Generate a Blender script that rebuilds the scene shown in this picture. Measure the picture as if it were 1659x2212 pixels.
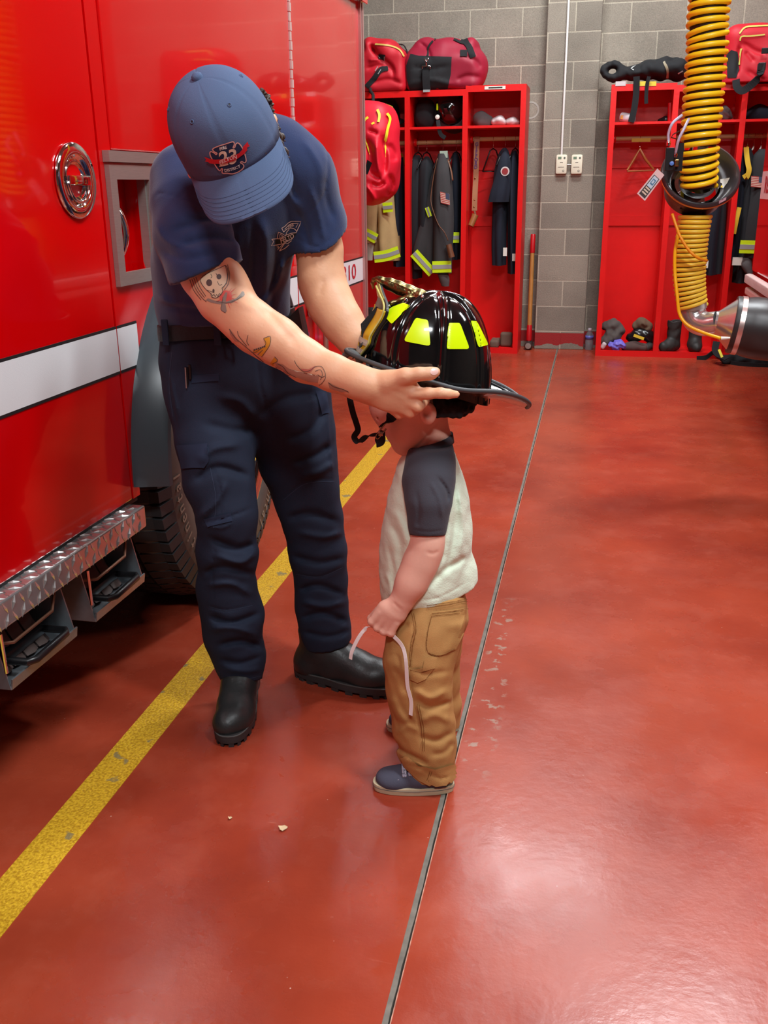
import bpy, bmesh, math, random
import numpy as np
from mathutils import Vector, Matrix
from mathutils.bvhtree import BVHTree
random.seed(7); RNG = np.random.RandomState(7)
for o in list(bpy.data.objects): bpy.data.objects.remove(o)
SC = bpy.context.scene
COL = SC.collection

# ------------------------------------------------------------------ camera
FP = 2050.0; CAMZ = 1.30
RW = np.array([[0.9776743, 0.0581685, -0.2019142],      # columns: camera right, down, forward
               [0.2098539, -0.3191763, 0.9241687],
               [-0.0106888, -0.9459085, -0.3242574]])
cam = bpy.data.cameras.new('camera'); camo = bpy.data.objects.new('camera', cam); COL.objects.link(camo)
m = Matrix([[RW[i][0], -RW[i][1], -RW[i][2]] for i in range(3)]).to_4x4()
m.translation = (0, 0, CAMZ); camo.matrix_world = m
cam.sensor_fit = 'VERTICAL'; cam.sensor_height = 36; cam.lens = 36 * FP / 2212
cam.clip_start = 0.05; cam.clip_end = 60
SC.camera = camo

# ------------------------------------------------------------------ world, lights, exposure
w = bpy.data.worlds.new('world'); SC.world = w; w.use_nodes = True
w.node_tree.nodes['Background'].inputs[0].default_value = (1.0, 0.95, 0.9, 1)
w.node_tree.nodes['Background'].inputs[1].default_value = 0.35
SC.view_settings.view_transform = 'Standard'; SC.view_settings.look = 'None'
SC.view_settings.exposure = 0.25; SC.view_settings.gamma = 1.0; SC.view_settings.use_curve_mapping = False
def area(name, loc, target, sx, sy, power, col=(1, 0.95, 0.88)):
    l = bpy.data.lights.new(name, 'AREA'); l.shape = 'RECTANGLE'; l.size = sx; l.size_y = sy
    l.energy = power; l.color = col
    o = bpy.data.objects.new(name, l); COL.objects.link(o); o.location = loc
    o.rotation_euler = (Vector(target) - Vector(loc)).to_track_quat('-Z', 'Y').to_euler()
    return o
area('bay_light', (0.75, 4.7, 4.3), (0.5, 4.5, 0), 0.3, 1.3, 135, (.92, .97, 1))
area('bay_light', (1.1, 1.1, 4.3), (0.7, 1.4, 0), 0.3, 1.2, 110, (.92, .97, 1))
area('bay_light', (-0.2, 6.6, 4.2), (-0.2, 7.4, 0), 1.3, 0.3, 85, (.92, .97, 1))
area('bay_light', (3.6, 3.0, 4.3), (2.0, 3.0, 0), 0.35, 1.3, 40, (.92, .97, 1))
area('bay_light', (0.5, -1.8, 4.3), (-0.2, 1.2, 0.5), 1.0, 0.3, 90, (.92, .97, 1))

# ------------------------------------------------------------------ helpers
def W(u, v, y):                       # world point seen at photo position (u, v) on the depth plane y
    r = RW @ np.array([u - 829.5, v - 1106.0, FP]); t = y / r[1]
    return np.array([0, 0, CAMZ]) + r * t
def WZ(u, v, z):
    r = RW @ np.array([u - 829.5, v - 1106.0, FP]); t = (z - CAMZ) / r[2]
    return np.array([0, 0, CAMZ]) + r * t
def depth(p): return float((np.array(p) - np.array([0, 0, CAMZ])) @ RW[:, 2])
def PX(p):
    q = (np.array(p, dtype=float) - np.array([0, 0, CAMZ])) @ RW
    return 829.5 + FP * q[..., 0] / q[..., 2], 1106 + FP * q[..., 1] / q[..., 2]
def mpp(p): return depth(p) / FP     # metres per photo pixel at p
def lin(c): return tuple(((x / 255) / 12.92 if x / 255 <= 0.04045 else ((x / 255 + 0.055) / 1.055) ** 2.4) for x in c)

MATS = {}
def mat(name, rgb, rough=0.5, metal=0.0, coat=0.0, var=0.0, vscale=8.0, bump=0.0, bscale=60.0, sheen=0.0, spec=0.5,
        alpha=1.0, trans=0.0, rvar=0.0, emis=None, sss=0.0, streak=None):
    if name in MATS: return MATS[name]
    m = bpy.data.materials.new(name); m.use_nodes = True; MATS[name] = m
    n, L = m.node_tree.nodes, m.node_tree.links; b = n['Principled BSDF']
    c = lin(rgb) + (1,)
    b.inputs['Base Color'].default_value = c; b.inputs['Roughness'].default_value = rough
    b.inputs['Metallic'].default_value = metal; b.inputs['Coat Weight'].default_value = coat
    b.inputs['Coat Roughness'].default_value = 0.04
    b.inputs['Sheen Weight'].default_value = sheen; b.inputs['Specular IOR Level'].default_value = spec
    b.inputs['Alpha'].default_value = alpha; b.inputs['Transmission Weight'].default_value = trans
    if sss: b.inputs['Subsurface Weight'].default_value = sss; b.inputs['Subsurface Radius'].default_value = (0.012, 0.005, 0.003); b.inputs['Subsurface Scale'].default_value = 0.6
    if emis: b.inputs['Emission Color'].default_value = c; b.inputs['Emission Strength'].default_value = emis
    tc = n.new('ShaderNodeTexCoord')
    if var or rvar:
        t = n.new('ShaderNodeTexNoise'); t.inputs['Scale'].default_value = vscale; t.inputs['Detail'].default_value = 6
        mp = n.new('ShaderNodeMapping'); L.new(tc.outputs['Object'], mp.inputs[0]); L.new(mp.outputs[0], t.inputs['Vector'])
        if streak: mp.inputs['Scale'].default_value = streak
        if var:
            r = n.new('ShaderNodeMapRange'); r.inputs[1].default_value = 0.3; r.inputs[2].default_value = 0.7
            r.inputs[3].default_value = 1 - var; r.inputs[4].default_value = 1 + var; L.new(t.outputs[0], r.inputs[0])
            mx = n.new('ShaderNodeVectorMath'); mx.operation = 'SCALE'; mx.inputs[0].default_value = c[:3]
            L.new(r.outputs[0], mx.inputs['Scale']); L.new(mx.outputs[0], b.inputs['Base Color'])
        if rvar:
            r = n.new('ShaderNodeMapRange'); r.inputs[1].default_value = 0.3; r.inputs[2].default_value = 0.7
            r.inputs[3].default_value = max(0.02, rough - rvar); r.inputs[4].default_value = rough + rvar
            L.new(t.outputs[0], r.inputs[0]); L.new(r.outputs[0], b.inputs['Roughness'])
    if bump:
        t = n.new('ShaderNodeTexNoise'); t.inputs['Scale'].default_value = bscale; t.inputs['Detail'].default_value = 4
        L.new(tc.outputs['Object'], t.inputs['Vector'])
        bp = n.new('ShaderNodeBump'); bp.inputs['Strength'].default_value = 1.0; bp.inputs['Distance'].default_value = bump
        L.new(t.outputs[0], bp.inputs['Height']); L.new(bp.outputs[0], b.inputs['Normal'])
    return m

def meshobj(name, verts, faces, m, parent=None, smooth=False, keep=False):
    me = bpy.data.meshes.new(name)
    me.from_pydata([tuple(map(float, v)) for v in verts], [], [tuple(int(i) for i in f) for f in faces]); me.update()
    me.materials.append(m)
    if smooth: me.polygons.foreach_set('use_smooth', [True] * len(me.polygons))
    o = bpy.data.objects.new(name, me); COL.objects.link(o)
    if parent: attach(o, parent)
    return o
def attach(o, parent):
    o.parent = parent; o.matrix_parent_inverse = wm(parent).inverted()
def wm(o):
    m = o.matrix_basis.copy()
    return (wm(o.parent) @ o.matrix_parent_inverse @ m) if o.parent else m
def tag(o, label, cat, group=None, kind=None):
    o['label'] = label; o['category'] = cat
    if group: o['group'] = group
    if kind: o['kind'] = kind
    return o
def struct(o, kind='structure'): o['kind'] = kind; return o
def thing(name, label, cat, loc=(0, 0, 0), group=None):
    o = bpy.data.objects.new(name, None); COL.objects.link(o); o.location = tuple(map(float, loc)); o.empty_display_size = 0.05
    return tag(o, label, cat, group)
def sharp(o, ang=35):
    me = o.data; bm = bmesh.new(); bm.from_mesh(me)
    for f in bm.faces: f.smooth = True
    for e in bm.edges:
        if len(e.link_faces) != 2 or e.calc_face_angle(3.2) > math.radians(ang): e.smooth = False
    bm.to_mesh(me); bm.free(); return o

class MB:                              # collects shapes into one mesh
    def __init__(s): s.v = []; s.f = []
    def add(s, v, f):
        k = len(s.v); s.v += [tuple(p) for p in v]; s.f += [tuple(i + k for i in q) for q in f]; return s
    def box(s, a, b, M=None, bev=0.0):
        bm = bmesh.new(); bmesh.ops.create_cube(bm, size=1)
        a, b = np.array(a, float), np.array(b, float); c = (a + b) / 2; d = np.abs(b - a)
        for v in bm.verts: v.co = Vector((v.co.x * d[0] + c[0], v.co.y * d[1] + c[1], v.co.z * d[2] + c[2]))
        if bev: bmesh.ops.bevel(bm, geom=bm.edges[:], offset=min(bev, d.min() * 0.45), segments=2, affect='EDGES', profile=0.6)
        if M is not None: bm.transform(M)
        bm.verts.index_update(); s.add([tuple(v.co) for v in bm.verts], [[v.index for v in f.verts] for f in bm.faces]); bm.free(); return s
    def hexa(s, p):                    # 8 points: bottom 4 then top 4
        return s.add(p, [(0, 3, 2, 1), (4, 5, 6, 7), (0, 1, 5, 4), (1, 2, 6, 5), (2, 3, 7, 6), (3, 0, 4, 7)])
    def tube(s, pts, r, n=10, closed=False, cap=True, flat=1.0, up=None):
        pts = [np.array(p, float) for p in pts]; N = len(pts); rs = r if hasattr(r, '__len__') else [r] * N
        k = len(s.v); prev = None
        for i in range(N):
            a = pts[(i - 1) % N] if (closed or i > 0) else pts[i]; b = pts[(i + 1) % N] if (closed or i < N - 1) else pts[i]
            t = b - a; t /= (np.linalg.norm(t) + 1e-12)
            if prev is None:
                u = np.array(up if up is not None else ((0, 0, 1) if abs(t[2]) < 0.9 else (1, 0, 0)), float)
            else: u = prev
            u = u - t * (u @ t); u /= (np.linalg.norm(u) + 1e-12); prev = u; v = np.cross(t, u)
            for j in range(n):
                th = 2 * math.pi * j / n; s.v.append(tuple(pts[i] + rs[i] * (math.cos(th) * u * flat + math.sin(th) * v)))
        M = N if closed else N - 1
        for i in range(M):
            for j in range(n):
                a = k + i * n + j; b = k + i * n + (j + 1) % n; c = k + ((i + 1) % N) * n + (j + 1) % n; d = k + ((i + 1) % N) * n + j
                s.f.append((a, b, c, d))
        if cap and not closed:
            s.f.append(tuple(k + j for j in range(n))[::-1]); s.f.append(tuple(k + (N - 1) * n + j for j in range(n)))
        return s
    def lathe(s, prof, o, ax, n=32, ux=None, a0=0, a1=2 * math.pi):   # prof: (r, h)
        o = np.array(o, float); ax = np.array(ax, float); ax /= np.linalg.norm(ax)
        u = np.array(ux if ux is not None else ((1, 0, 0) if abs(ax[0]) < 0.9 else (0, 1, 0)), float); u -= ax * (u @ ax); u /= np.linalg.norm(u); v = np.cross(ax, u)
        k = len(s.v); full = abs(a1 - a0 - 2 * math.pi) < 1e-6; m_ = n if full else n + 1
        for r, h in prof:
            for j in range(m_):
                th = a0 + (a1 - a0) * j / n; s.v.append(tuple(o + ax * h + r * (math.cos(th) * u + math.sin(th) * v)))
        for i in range(len(prof) - 1):
            for j in range(n):
                j2 = (j + 1) % m_; s.f.append((k + i * m_ + j, k + i * m_ + j2, k + (i + 1) * m_ + j2, k + (i + 1) * m_ + j))
        return s
    def ribbon(s, pts, w, wid, th=0.002):   # flat strap along pts, w = width direction(s)
        pts = [np.array(p, float) for p in pts]; N = len(pts)
        ws = w if isinstance(w, list) else [w] * N; wd = wid if hasattr(wid, '__len__') else [wid] * N
        k = len(s.v)
        for i in range(N):
            a = pts[max(i - 1, 0)]; b = pts[min(i + 1, N - 1)]; t = b - a; t /= (np.linalg.norm(t) + 1e-12)
            q = np.array(ws[i], float); q -= t * (q @ t); q /= (np.linalg.norm(q) + 1e-12); nn = np.cross(t, q)
            for sx, sy in ((-1, -1), (1, -1), (1, 1), (-1, 1)):
                s.v.append(tuple(pts[i] + q * wd[i] / 2 * sx + nn * th / 2 * sy))
        for i in range(N - 1):
            for j in range(4):
                s.f.append((k + i * 4 + j, k + i * 4 + (j + 1) % 4, k + i * 4 + 4 + (j + 1) % 4, k + i * 4 + 4 + j))
        s.f.append((k, k + 3, k + 2, k + 1)); e = k + (N - 1) * 4; s.f.append((e, e + 1, e + 2, e + 3)); return s
    def rings(s, R, cap=True):
        k = len(s.v); n = len(R[0])
        for r in R: s.v += [tuple(p) for p in r]
        for i in range(len(R) - 1):
            for j in range(n): s.f.append((k + i * n + j, k + i * n + (j + 1) % n, k + (i + 1) * n + (j + 1) % n, k + (i + 1) * n + j))
        if cap:
            s.f.append(tuple(k + j for j in range(n))[::-1]); s.f.append(tuple(k + (len(R) - 1) * n + j for j in range(n)))
        return s
    def build(s, name, m, parent=None, smooth=False, ang=None):
        o = meshobj(name, s.v, s.f, m, parent, smooth)
        bm = bmesh.new(); bm.from_mesh(o.data); bmesh.ops.recalc_face_normals(bm, faces=bm.faces); bm.to_mesh(o.data); bm.free()
        if ang: sharp(o, ang)
        return o
def spline(pts, n=8):                   # Catmull-Rom through pts (any dimension)
    P = [np.array(p, float) for p in pts]; P = [2 * P[0] - P[1]] + P + [2 * P[-1] - P[-2]]; out = []
    for i in range(1, len(P) - 2):
        for k in range(n):
            t = k / n; a, b, c, d = P[i - 1], P[i], P[i + 1], P[i + 2]
            out.append(0.5 * ((2 * b) + (c - a) * t + (2 * a - 5 * b + 4 * c - d) * t * t + (3 * b - a - 3 * c + d) * t ** 3))
    out.append(P[-2]); return out

def text_mesh(txt, size=1.0, bold=0.0, font_w=1.0, shear=0.0):
    cu = bpy.data.curves.new('t', 'FONT'); cu.body = txt; cu.size = size; cu.offset = bold; cu.shear = shear
    cu.align_x = 'CENTER'; cu.align_y = 'CENTER'; cu.resolution_u = 3
    o = bpy.data.objects.new('t', cu); COL.objects.link(o)
    dg = bpy.context.evaluated_depsgraph_get(); me = bpy.data.meshes.new_from_object(o.evaluated_get(dg))
    v = [(p.co.x * font_w, p.co.y, 0) for p in me.vertices]; f = [tuple(p.vertices) for p in me.polygons]
    bpy.data.objects.remove(o); bpy.data.curves.remove(cu); bpy.data.meshes.remove(me); return v, f
def place_text(name, txt, size, origin, xd, yd, m, parent, off=0.001, bold=0.0, font_w=1.0):
    v, f = text_mesh(txt, size, bold, font_w); xd = np.array(xd, float); xd /= np.linalg.norm(xd); yd = np.array(yd, float); yd /= np.linalg.norm(yd)
    n = np.cross(xd, yd); o = np.array(origin, float) + n * off
    return meshobj(name, [o + xd * p[0] + yd * p[1] for p in v], f, m, parent)

# ------------------------------------------------------------------ signed distance sculpting
class SDF:
    def __init__(s, lo, hi, res):
        s.lo = np.array(lo, float); s.res = res; s.n = np.ceil((np.array(hi) - s.lo) / res).astype(int) + 1
        s.F = np.full(s.n, 0.5, np.float32)
    def sub(s, lo, hi):
        a = np.clip(np.floor((np.array(lo) - s.lo) / s.res).astype(int), 0, s.n); b = np.clip(np.ceil((np.array(hi) - s.lo) / s.res).astype(int) + 1, 0, s.n)
        if (b <= a).any(): return None
        ax = [(s.lo[i] + np.arange(a[i], b[i]) * s.res).astype(np.float32) for i in range(3)]
        return tuple(slice(a[i], b[i]) for i in range(3)), ax[0][:, None, None], ax[1][None, :, None], ax[2][None, None, :]
    def put(s, sl, d, k, op):
        F = s.F[sl]
        if op == 'cut': d = -d; h = np.maximum(k - np.abs(F - d), 0) / max(k, 1e-6); s.F[sl] = np.maximum(F, d) + h * h * k * 0.25
        elif op == 'and': s.F[sl] = np.maximum(F, d)
        else: h = np.maximum(k - np.abs(F - d), 0) / max(k, 1e-6); s.F[sl] = np.minimum(F, d) - h * h * k * 0.25
    def cap(s, a, b, ra, rb, k=0.01, fy=1.0, op='add', fx=1.0, fz=1.0):
        a = np.array(a, float); b = np.array(b, float); R = max(ra, rb) * max(1, fy, fx, fz) + 2.5 * k + 0.012
        q = s.sub(np.minimum(a, b) - R, np.maximum(a, b) + R)
        if q is None: return
        sl, X, Y, Z = q; d = b - a; L2 = float(d @ d) + 1e-12
        t = np.clip(((X - a[0]) * d[0] + (Y - a[1]) * d[1] + (Z - a[2]) * d[2]) / L2, 0, 1)
        r = ra + (rb - ra) * t
        e = np.sqrt(((X - a[0] - d[0] * t) / fx) ** 2 + ((Y - a[1] - d[1] * t) / fy) ** 2 + ((Z - a[2] - d[2] * t) / fz) ** 2)
        s.put(sl, ((e - r) * min(1, fx, fy, fz)).astype(np.float32), k, op)
    def chain(s, pts, k=0.01, fy=1.0, op='add', ks=None):       # pts: (point, radius)
        for (a, ra), (b, rb) in zip(pts[:-1], pts[1:]): s.cap(a, b, ra, rb, ks if ks is not None else k, fy, op)
    def ell(s, c, r, M=None, k=0.01, op='add'):
        c = np.array(c, float); r = np.array(r, float); R = r.max() + 2.5 * k + 0.012
        q = s.sub(c - R, c + R)
        if q is None: return
        sl, X, Y, Z = q; X = X - c[0]; Y = Y - c[1]; Z = Z - c[2]
        if M is not None: X, Y, Z = (M[0][i] * X + M[1][i] * Y + M[2][i] * Z for i in range(3))
        k0 = np.sqrt((X / r[0]) ** 2 + (Y / r[1]) ** 2 + (Z / r[2]) ** 2); k1 = np.sqrt((X / r[0] ** 2) ** 2 + (Y / r[1] ** 2) ** 2 + (Z / r[2] ** 2) ** 2) + 1e-9
        s.put(sl, (k0 * (k0 - 1) / k1).astype(np.float32), k, op)
    def rbox(s, c, h, r, M=None, k=0.005, op='add'):
        c = np.array(c, float); h = np.array(h, float); R = np.linalg.norm(h) + 2.5 * k + 0.012
        q = s.sub(c - R, c + R)
        if q is None: return
        sl, X, Y, Z = q; X = X - c[0]; Y = Y - c[1]; Z = Z - c[2]
        if M is not None: X, Y, Z = (M[0][i] * X + M[1][i] * Y + M[2][i] * Z for i in range(3))
        qx, qy, qz = np.abs(X) - h[0] + r, np.abs(Y) - h[1] + r, np.abs(Z) - h[2] + r
        d = np.sqrt(np.maximum(qx, 0) ** 2 + np.maximum(qy, 0) ** 2 + np.maximum(qz, 0) ** 2) + np.minimum(np.maximum(np.maximum(qx, qy), qz), 0) - r
        s.put(sl, (d + 0 * X).astype(np.float32), k, op)
    def plane(s, p, n, soft=0.0, box=None):        # keep the side the normal points away from
        n = np.array(n, float); n /= np.linalg.norm(n)
        q = s.sub(*(box if box is not None else (s.lo, s.lo + s.n * s.res)))
        if q is None: return
        sl, X, Y, Z = q; d = (X - p[0]) * n[0] + (Y - p[1]) * n[1] + (Z - p[2]) * n[2]
        s.F[sl] = np.maximum(s.F[sl], d.astype(np.float32))
    def uv(s):
        if not hasattr(s, '_uv'):
            q = s.sub(s.lo, s.lo + s.n * s.res); sl, X, Y, Z = q; Z = Z - CAMZ
            w_ = X * RW[0, 2] + Y * RW[1, 2] + Z * RW[2, 2]
            s._uv = ((829.5 + FP * (X * RW[0, 0] + Y * RW[1, 0] + Z * RW[2, 0]) / w_).astype(np.float32), (1106 + FP * (X * RW[0, 1] + Y * RW[1, 1] + Z * RW[2, 1]) / w_).astype(np.float32))
        return s._uv
    def crease(s, pts, wpx, amp):                   # fold in the cloth; amp > 0 groove, < 0 ridge
        U, V = s.uv(); near = np.abs(s.F) < 0.03; u = U[near]; v = V[near]; best = np.full(u.shape, 1e9, np.float32); tt = np.zeros(u.shape, np.float32)
        if len(pts) > 2: pts = spline(pts, 4)
        N = len(pts) - 1
        for i in range(N):
            a, b = pts[i], pts[i + 1]; dx, dy = b[0] - a[0], b[1] - a[1]; L2 = dx * dx + dy * dy + 1e-9
            t = np.clip(((u - a[0]) * dx + (v - a[1]) * dy) / L2, 0, 1); d = (u - a[0] - t * dx) ** 2 + (v - a[1] - t * dy) ** 2
            m_ = d < best; best[m_] = d[m_]; tt[m_] = (i + t[m_]) / N
        env = np.clip(np.minimum(tt, 1 - tt) * 5 + 0.15, 0, 1)
        s.F[near] += (amp * env * np.exp(-best / (wpx * wpx))).astype(np.float32)
    def noise(s, scale, amp, seed=0, st=(1, 1, 1)):
        rs = np.random.RandomState(seed); q = s.sub(s.lo, s.lo + s.n * s.res); sl, X, Y, Z = q; acc = 0
        for i in range(7):
            k = rs.randn(3) * scale * np.array(st); ph = rs.rand() * 6.28
            acc = acc + np.sin(X * k[0] + Y * k[1] + Z * k[2] + ph + 0.8 * np.sin(Y * k[2] + Z * k[0] - X * k[1]))
        s.F += (amp * acc / 3).astype(np.float32)
    def mesh(s, relax=1):
        F = s.F; S = F < 0; n = F.shape
        c = np.zeros([k - 1 for k in n], np.uint8)
        for i in (0, 1):
            for j in (0, 1):
                for k in (0, 1): c += S[i:n[0] - 1 + i, j:n[1] - 1 + j, k:n[2] - 1 + k]
        ijk = np.argwhere((c > 0) & (c < 8)); idx = -np.ones(c.shape, np.int32); idx[tuple(ijk.T)] = np.arange(len(ijk))
        P = np.zeros((len(ijk), 3)); W_ = np.zeros(len(ijk))
        for ax in range(3):
            o1, o2 = [a for a in range(3) if a != ax]
            for p in (0, 1):
                for q in (0, 1):
                    A = ijk.copy(); A[:, o1] += p; A[:, o2] += q; B = A.copy(); B[:, ax] += 1
                    fa = F[tuple(A.T)]; fb = F[tuple(B.T)]; m_ = (fa < 0) != (fb < 0)
                    t = fa[m_] / (fa[m_] - fb[m_]); pt = A[m_].astype(float); pt[:, ax] += t; P[m_] += pt; W_[m_] += 1
        P = P / W_[:, None]; faces = []
        for ax in range(3):
            o1, o2 = (ax + 1) % 3, (ax + 2) % 3
            sl0 = [slice(None)] * 3; sl1 = [slice(None)] * 3; sl0[ax] = slice(0, n[ax] - 1); sl1[ax] = slice(1, n[ax])
            cr = S[tuple(sl0)] != S[tuple(sl1)]; e = np.argwhere(cr); e = e[(e[:, o1] > 0) & (e[:, o2] > 0) & (e[:, o1] < n[o1] - 1) & (e[:, o2] < n[o2] - 1)]
            def g(a, b): z = e.copy(); z[:, o1] -= a; z[:, o2] -= b; return idx[tuple(z.T)]
            q = np.stack([g(1, 1), g(0, 1), g(0, 0), g(1, 0)], 1); inside = S[tuple(e.T)]
            q[~inside] = q[~inside][:, ::-1]; faces.append(q)
        Fa = np.concatenate(faces); Fa = Fa[(Fa >= 0).all(1)]
        P = s.lo + P * s.res
        for _ in range(relax):
            acc = np.zeros_like(P); cnt = np.zeros(len(P))
            for a, b in ((0, 1), (1, 2), (2, 3), (3, 0)):
                np.add.at(acc, Fa[:, a], P[Fa[:, b]]); np.add.at(acc, Fa[:, b], P[Fa[:, a]]); np.add.at(cnt, Fa[:, a], 1); np.add.at(cnt, Fa[:, b], 1)
            P = P * 0.4 + 0.6 * acc / np.maximum(cnt, 1)[:, None]
        return P, Fa
    def build(s, name, m, parent=None, relax=1):
        P, Fa = s.mesh(relax); me = bpy.data.meshes.new(name)
        me.vertices.add(len(P)); me.vertices.foreach_set('co', P.astype(np.float32).ravel())
        me.loops.add(len(Fa) * 4); me.loops.foreach_set('vertex_index', Fa.astype(np.int32).ravel())
        me.polygons.add(len(Fa)); me.polygons.foreach_set('loop_start', np.arange(0, len(Fa) * 4, 4, dtype=np.int32))
        me.polygons.foreach_set('use_smooth', np.ones(len(Fa), bool)); me.update(calc_edges=True); me.validate()
        me.materials.append(m); o = bpy.data.objects.new(name, me); COL.objects.link(o)
        if parent: attach(o, parent)
        if hasattr(s, '_uv'): del s._uv
        return o
def bvh_of(o):
    me = o.data; M = wm(o); return BVHTree.FromPolygons([M @ v.co for v in me.vertices], [tuple(p.vertices) for p in me.polygons])
def decal(name, verts2, faces, target, m, parent=None, off=0.0012, sub=3, maxlen=6.0):
    """marking that lies on a surface: 2-D outline placed over the surface, then laid down on it"""
    bm = bmesh.new(); vs = [bm.verts.new((p[0], p[1], 0)) for p in verts2]
    for f in faces:
        try: bm.faces.new([vs[i] for i in f])
        except ValueError: pass
    bmesh.ops.triangulate(bm, faces=bm.faces[:])
    for _ in range(sub):
        le = [e for e in bm.edges if e.calc_length() > maxlen]
        if not le: break
        bmesh.ops.subdivide_edges(bm, edges=le, cuts=1); bmesh.ops.triangulate(bm, faces=bm.faces[:])
    kill = []; C0 = Vector((0, 0, CAMZ))
    for v in bm.verts:
        d = Vector(RW @ np.array([v.co.x - 829.5, v.co.y - 1106, FP])).normalized(); hit, nn, _, _ = target.ray_cast(C0, d)
        if hit is None: kill.append(v)
        else:
            if nn.dot(d) > 0: nn = -nn
            v.co = hit + nn * off
    bmesh.ops.delete(bm, geom=kill, context='VERTS'); bad = [e for e in bm.edges if e.calc_length() > 0.05]; bmesh.ops.delete(bm, geom=bad, context='EDGES')
    me = bpy.data.meshes.new(name); bm.to_mesh(me); bm.free(); me.materials.append(m)
    me.polygons.foreach_set('use_smooth', [True] * len(me.polygons))
    o = bpy.data.objects.new(name, me); COL.objects.link(o)
    if parent: attach(o, parent)
    return o
def stroke2(pts, w, n=4, closed=False):          # 2-D line of width w as quads
    P = spline(pts, n) if len(pts) > 2 and n > 1 else [np.array(p, float) for p in pts]
    if closed: P = P + [P[0]]
    v, f = [], []
    for i, p in enumerate(P):
        a = P[max(i - 1, 0)]; b = P[min(i + 1, len(P) - 1)]; t = b - a; t = t / (np.linalg.norm(t) + 1e-9); nn = np.array([-t[1], t[0]])
        ww = w * (1 if not hasattr(w, '__len__') else 1)
        v += [tuple(p + nn * ww / 2), tuple(p - nn * ww / 2)]
        if i: k = 2 * i; f.append((k - 2, k - 1, k + 1, k))
    return v, f
def join2(parts):
    v, f = [], []
    for a, b in parts: k = len(v); v += list(a); f += [tuple(i + k for i in q) for q in b]
    return v, f
def warp_text(txt, size, org, xd, yd, bold=0, fw=1.0, bend=0.0):   # photo-pixel text: xd along, yd up
    v, f = text_mesh(txt, size, bold, fw); o = np.array(org, float); xd = np.array(xd, float); yd = np.array(yd, float)
    return [tuple(o + xd * p[0] + yd * (p[1] + bend * p[0] * p[0])) for p in v], f
# ------------------------------------------------------------------ materials
RED = mat('truck_red', (206, 0, 4), rough=0.16, coat=0.7, spec=0.4, bump=0.0)
LRED = mat('locker_red', (226, 14, 14), rough=0.38, var=0.05, vscale=6, bump=0.0006, bscale=40)
CHROME = mat('chrome', (225, 225, 225), rough=0.07, metal=1.0)
STEEL = mat('brushed_steel', (170, 166, 160), rough=0.36, metal=.7, var=0.08, vscale=30, streak=(1, 1, 30))
GALV = mat('galvanised_steel', (178, 186, 192), rough=0.36, metal=0.85, var=0.16, vscale=22)
ALU = mat('polished_aluminium', (208, 206, 204), rough=0.22, metal=.8, var=0.05)
BLACK = mat('black_plastic', (20, 20, 22), rough=0.35)
RUB = mat('black_rubber', (30, 31, 33), rough=0.45, var=0.1, vscale=20)
FEND = mat('fender_rubber', (62, 72, 78), rough=0.3, var=0.04)
BFAB = mat('black_webbing', (19, 20, 23), rough=0.85, bump=0.0008, bscale=400)
NAVYC = mat('navy_cloth', (20, 27, 42), rough=0.9, bump=0.0006, bscale=300, var=0.12)
DKG = mat('charcoal_turnout_cloth', (58, 57, 58), rough=0.9, bump=0.001, bscale=220, var=0.1)
TANC = mat('tan_turnout_cloth', (176, 146, 98), rough=0.9, bump=0.001, bscale=220, var=0.12)
HIVIS = mat('lime_reflective_tape', (214, 246, 20), rough=0.5)
SILV = mat('silver_reflective_tape', (176, 178, 176), rough=0.4, metal=0.3)
WOOD = mat('pale_dowel_wood', (196, 160, 110), rough=0.5, var=0.12, vscale=8, streak=(1, 14, 14))
WOOD2 = mat('hickory_wood', (176, 122, 60), rough=0.45, var=0.15, vscale=12, streak=(12, 12, 1))
LEA = mat('brown_leather', (112, 70, 46), rough=0.45, var=0.15, vscale=30)
BAGR = mat('red_nylon', (196, 18, 38), rough=0.6, bump=0.0005, bscale=300, var=0.05)
BAGM = mat('maroon_nylon', (152, 14, 46), rough=0.6, bump=0.0005, bscale=300, var=0.06)
BAGB = mat('bright_red_nylon', (226, 22, 48), rough=0.55, bump=0.0005, bscale=300, var=0.05)
WHITE = mat('white_plastic', (228, 226, 214), rough=0.4)
OFFW = mat('off_white_cloth', (206, 196, 196), rough=0.9)
YEL = mat('yellow_trim', (232, 222, 52), rough=0.55)
YLAB = mat('yellow_label', (226, 200, 60), rough=0.5)
GREY = mat('grey_cloth', (92, 88, 88), rough=0.9, bump=0.001, bscale=200)
BRN = mat('brown_cloth', (98, 80, 62), rough=0.9, bump=0.001, bscale=200, var=0.15)
INK = mat('black_ink', (16, 16, 18), rough=0.6)
PINKINK = mat('red_ink', (186, 20, 40), rough=0.5)

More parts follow.
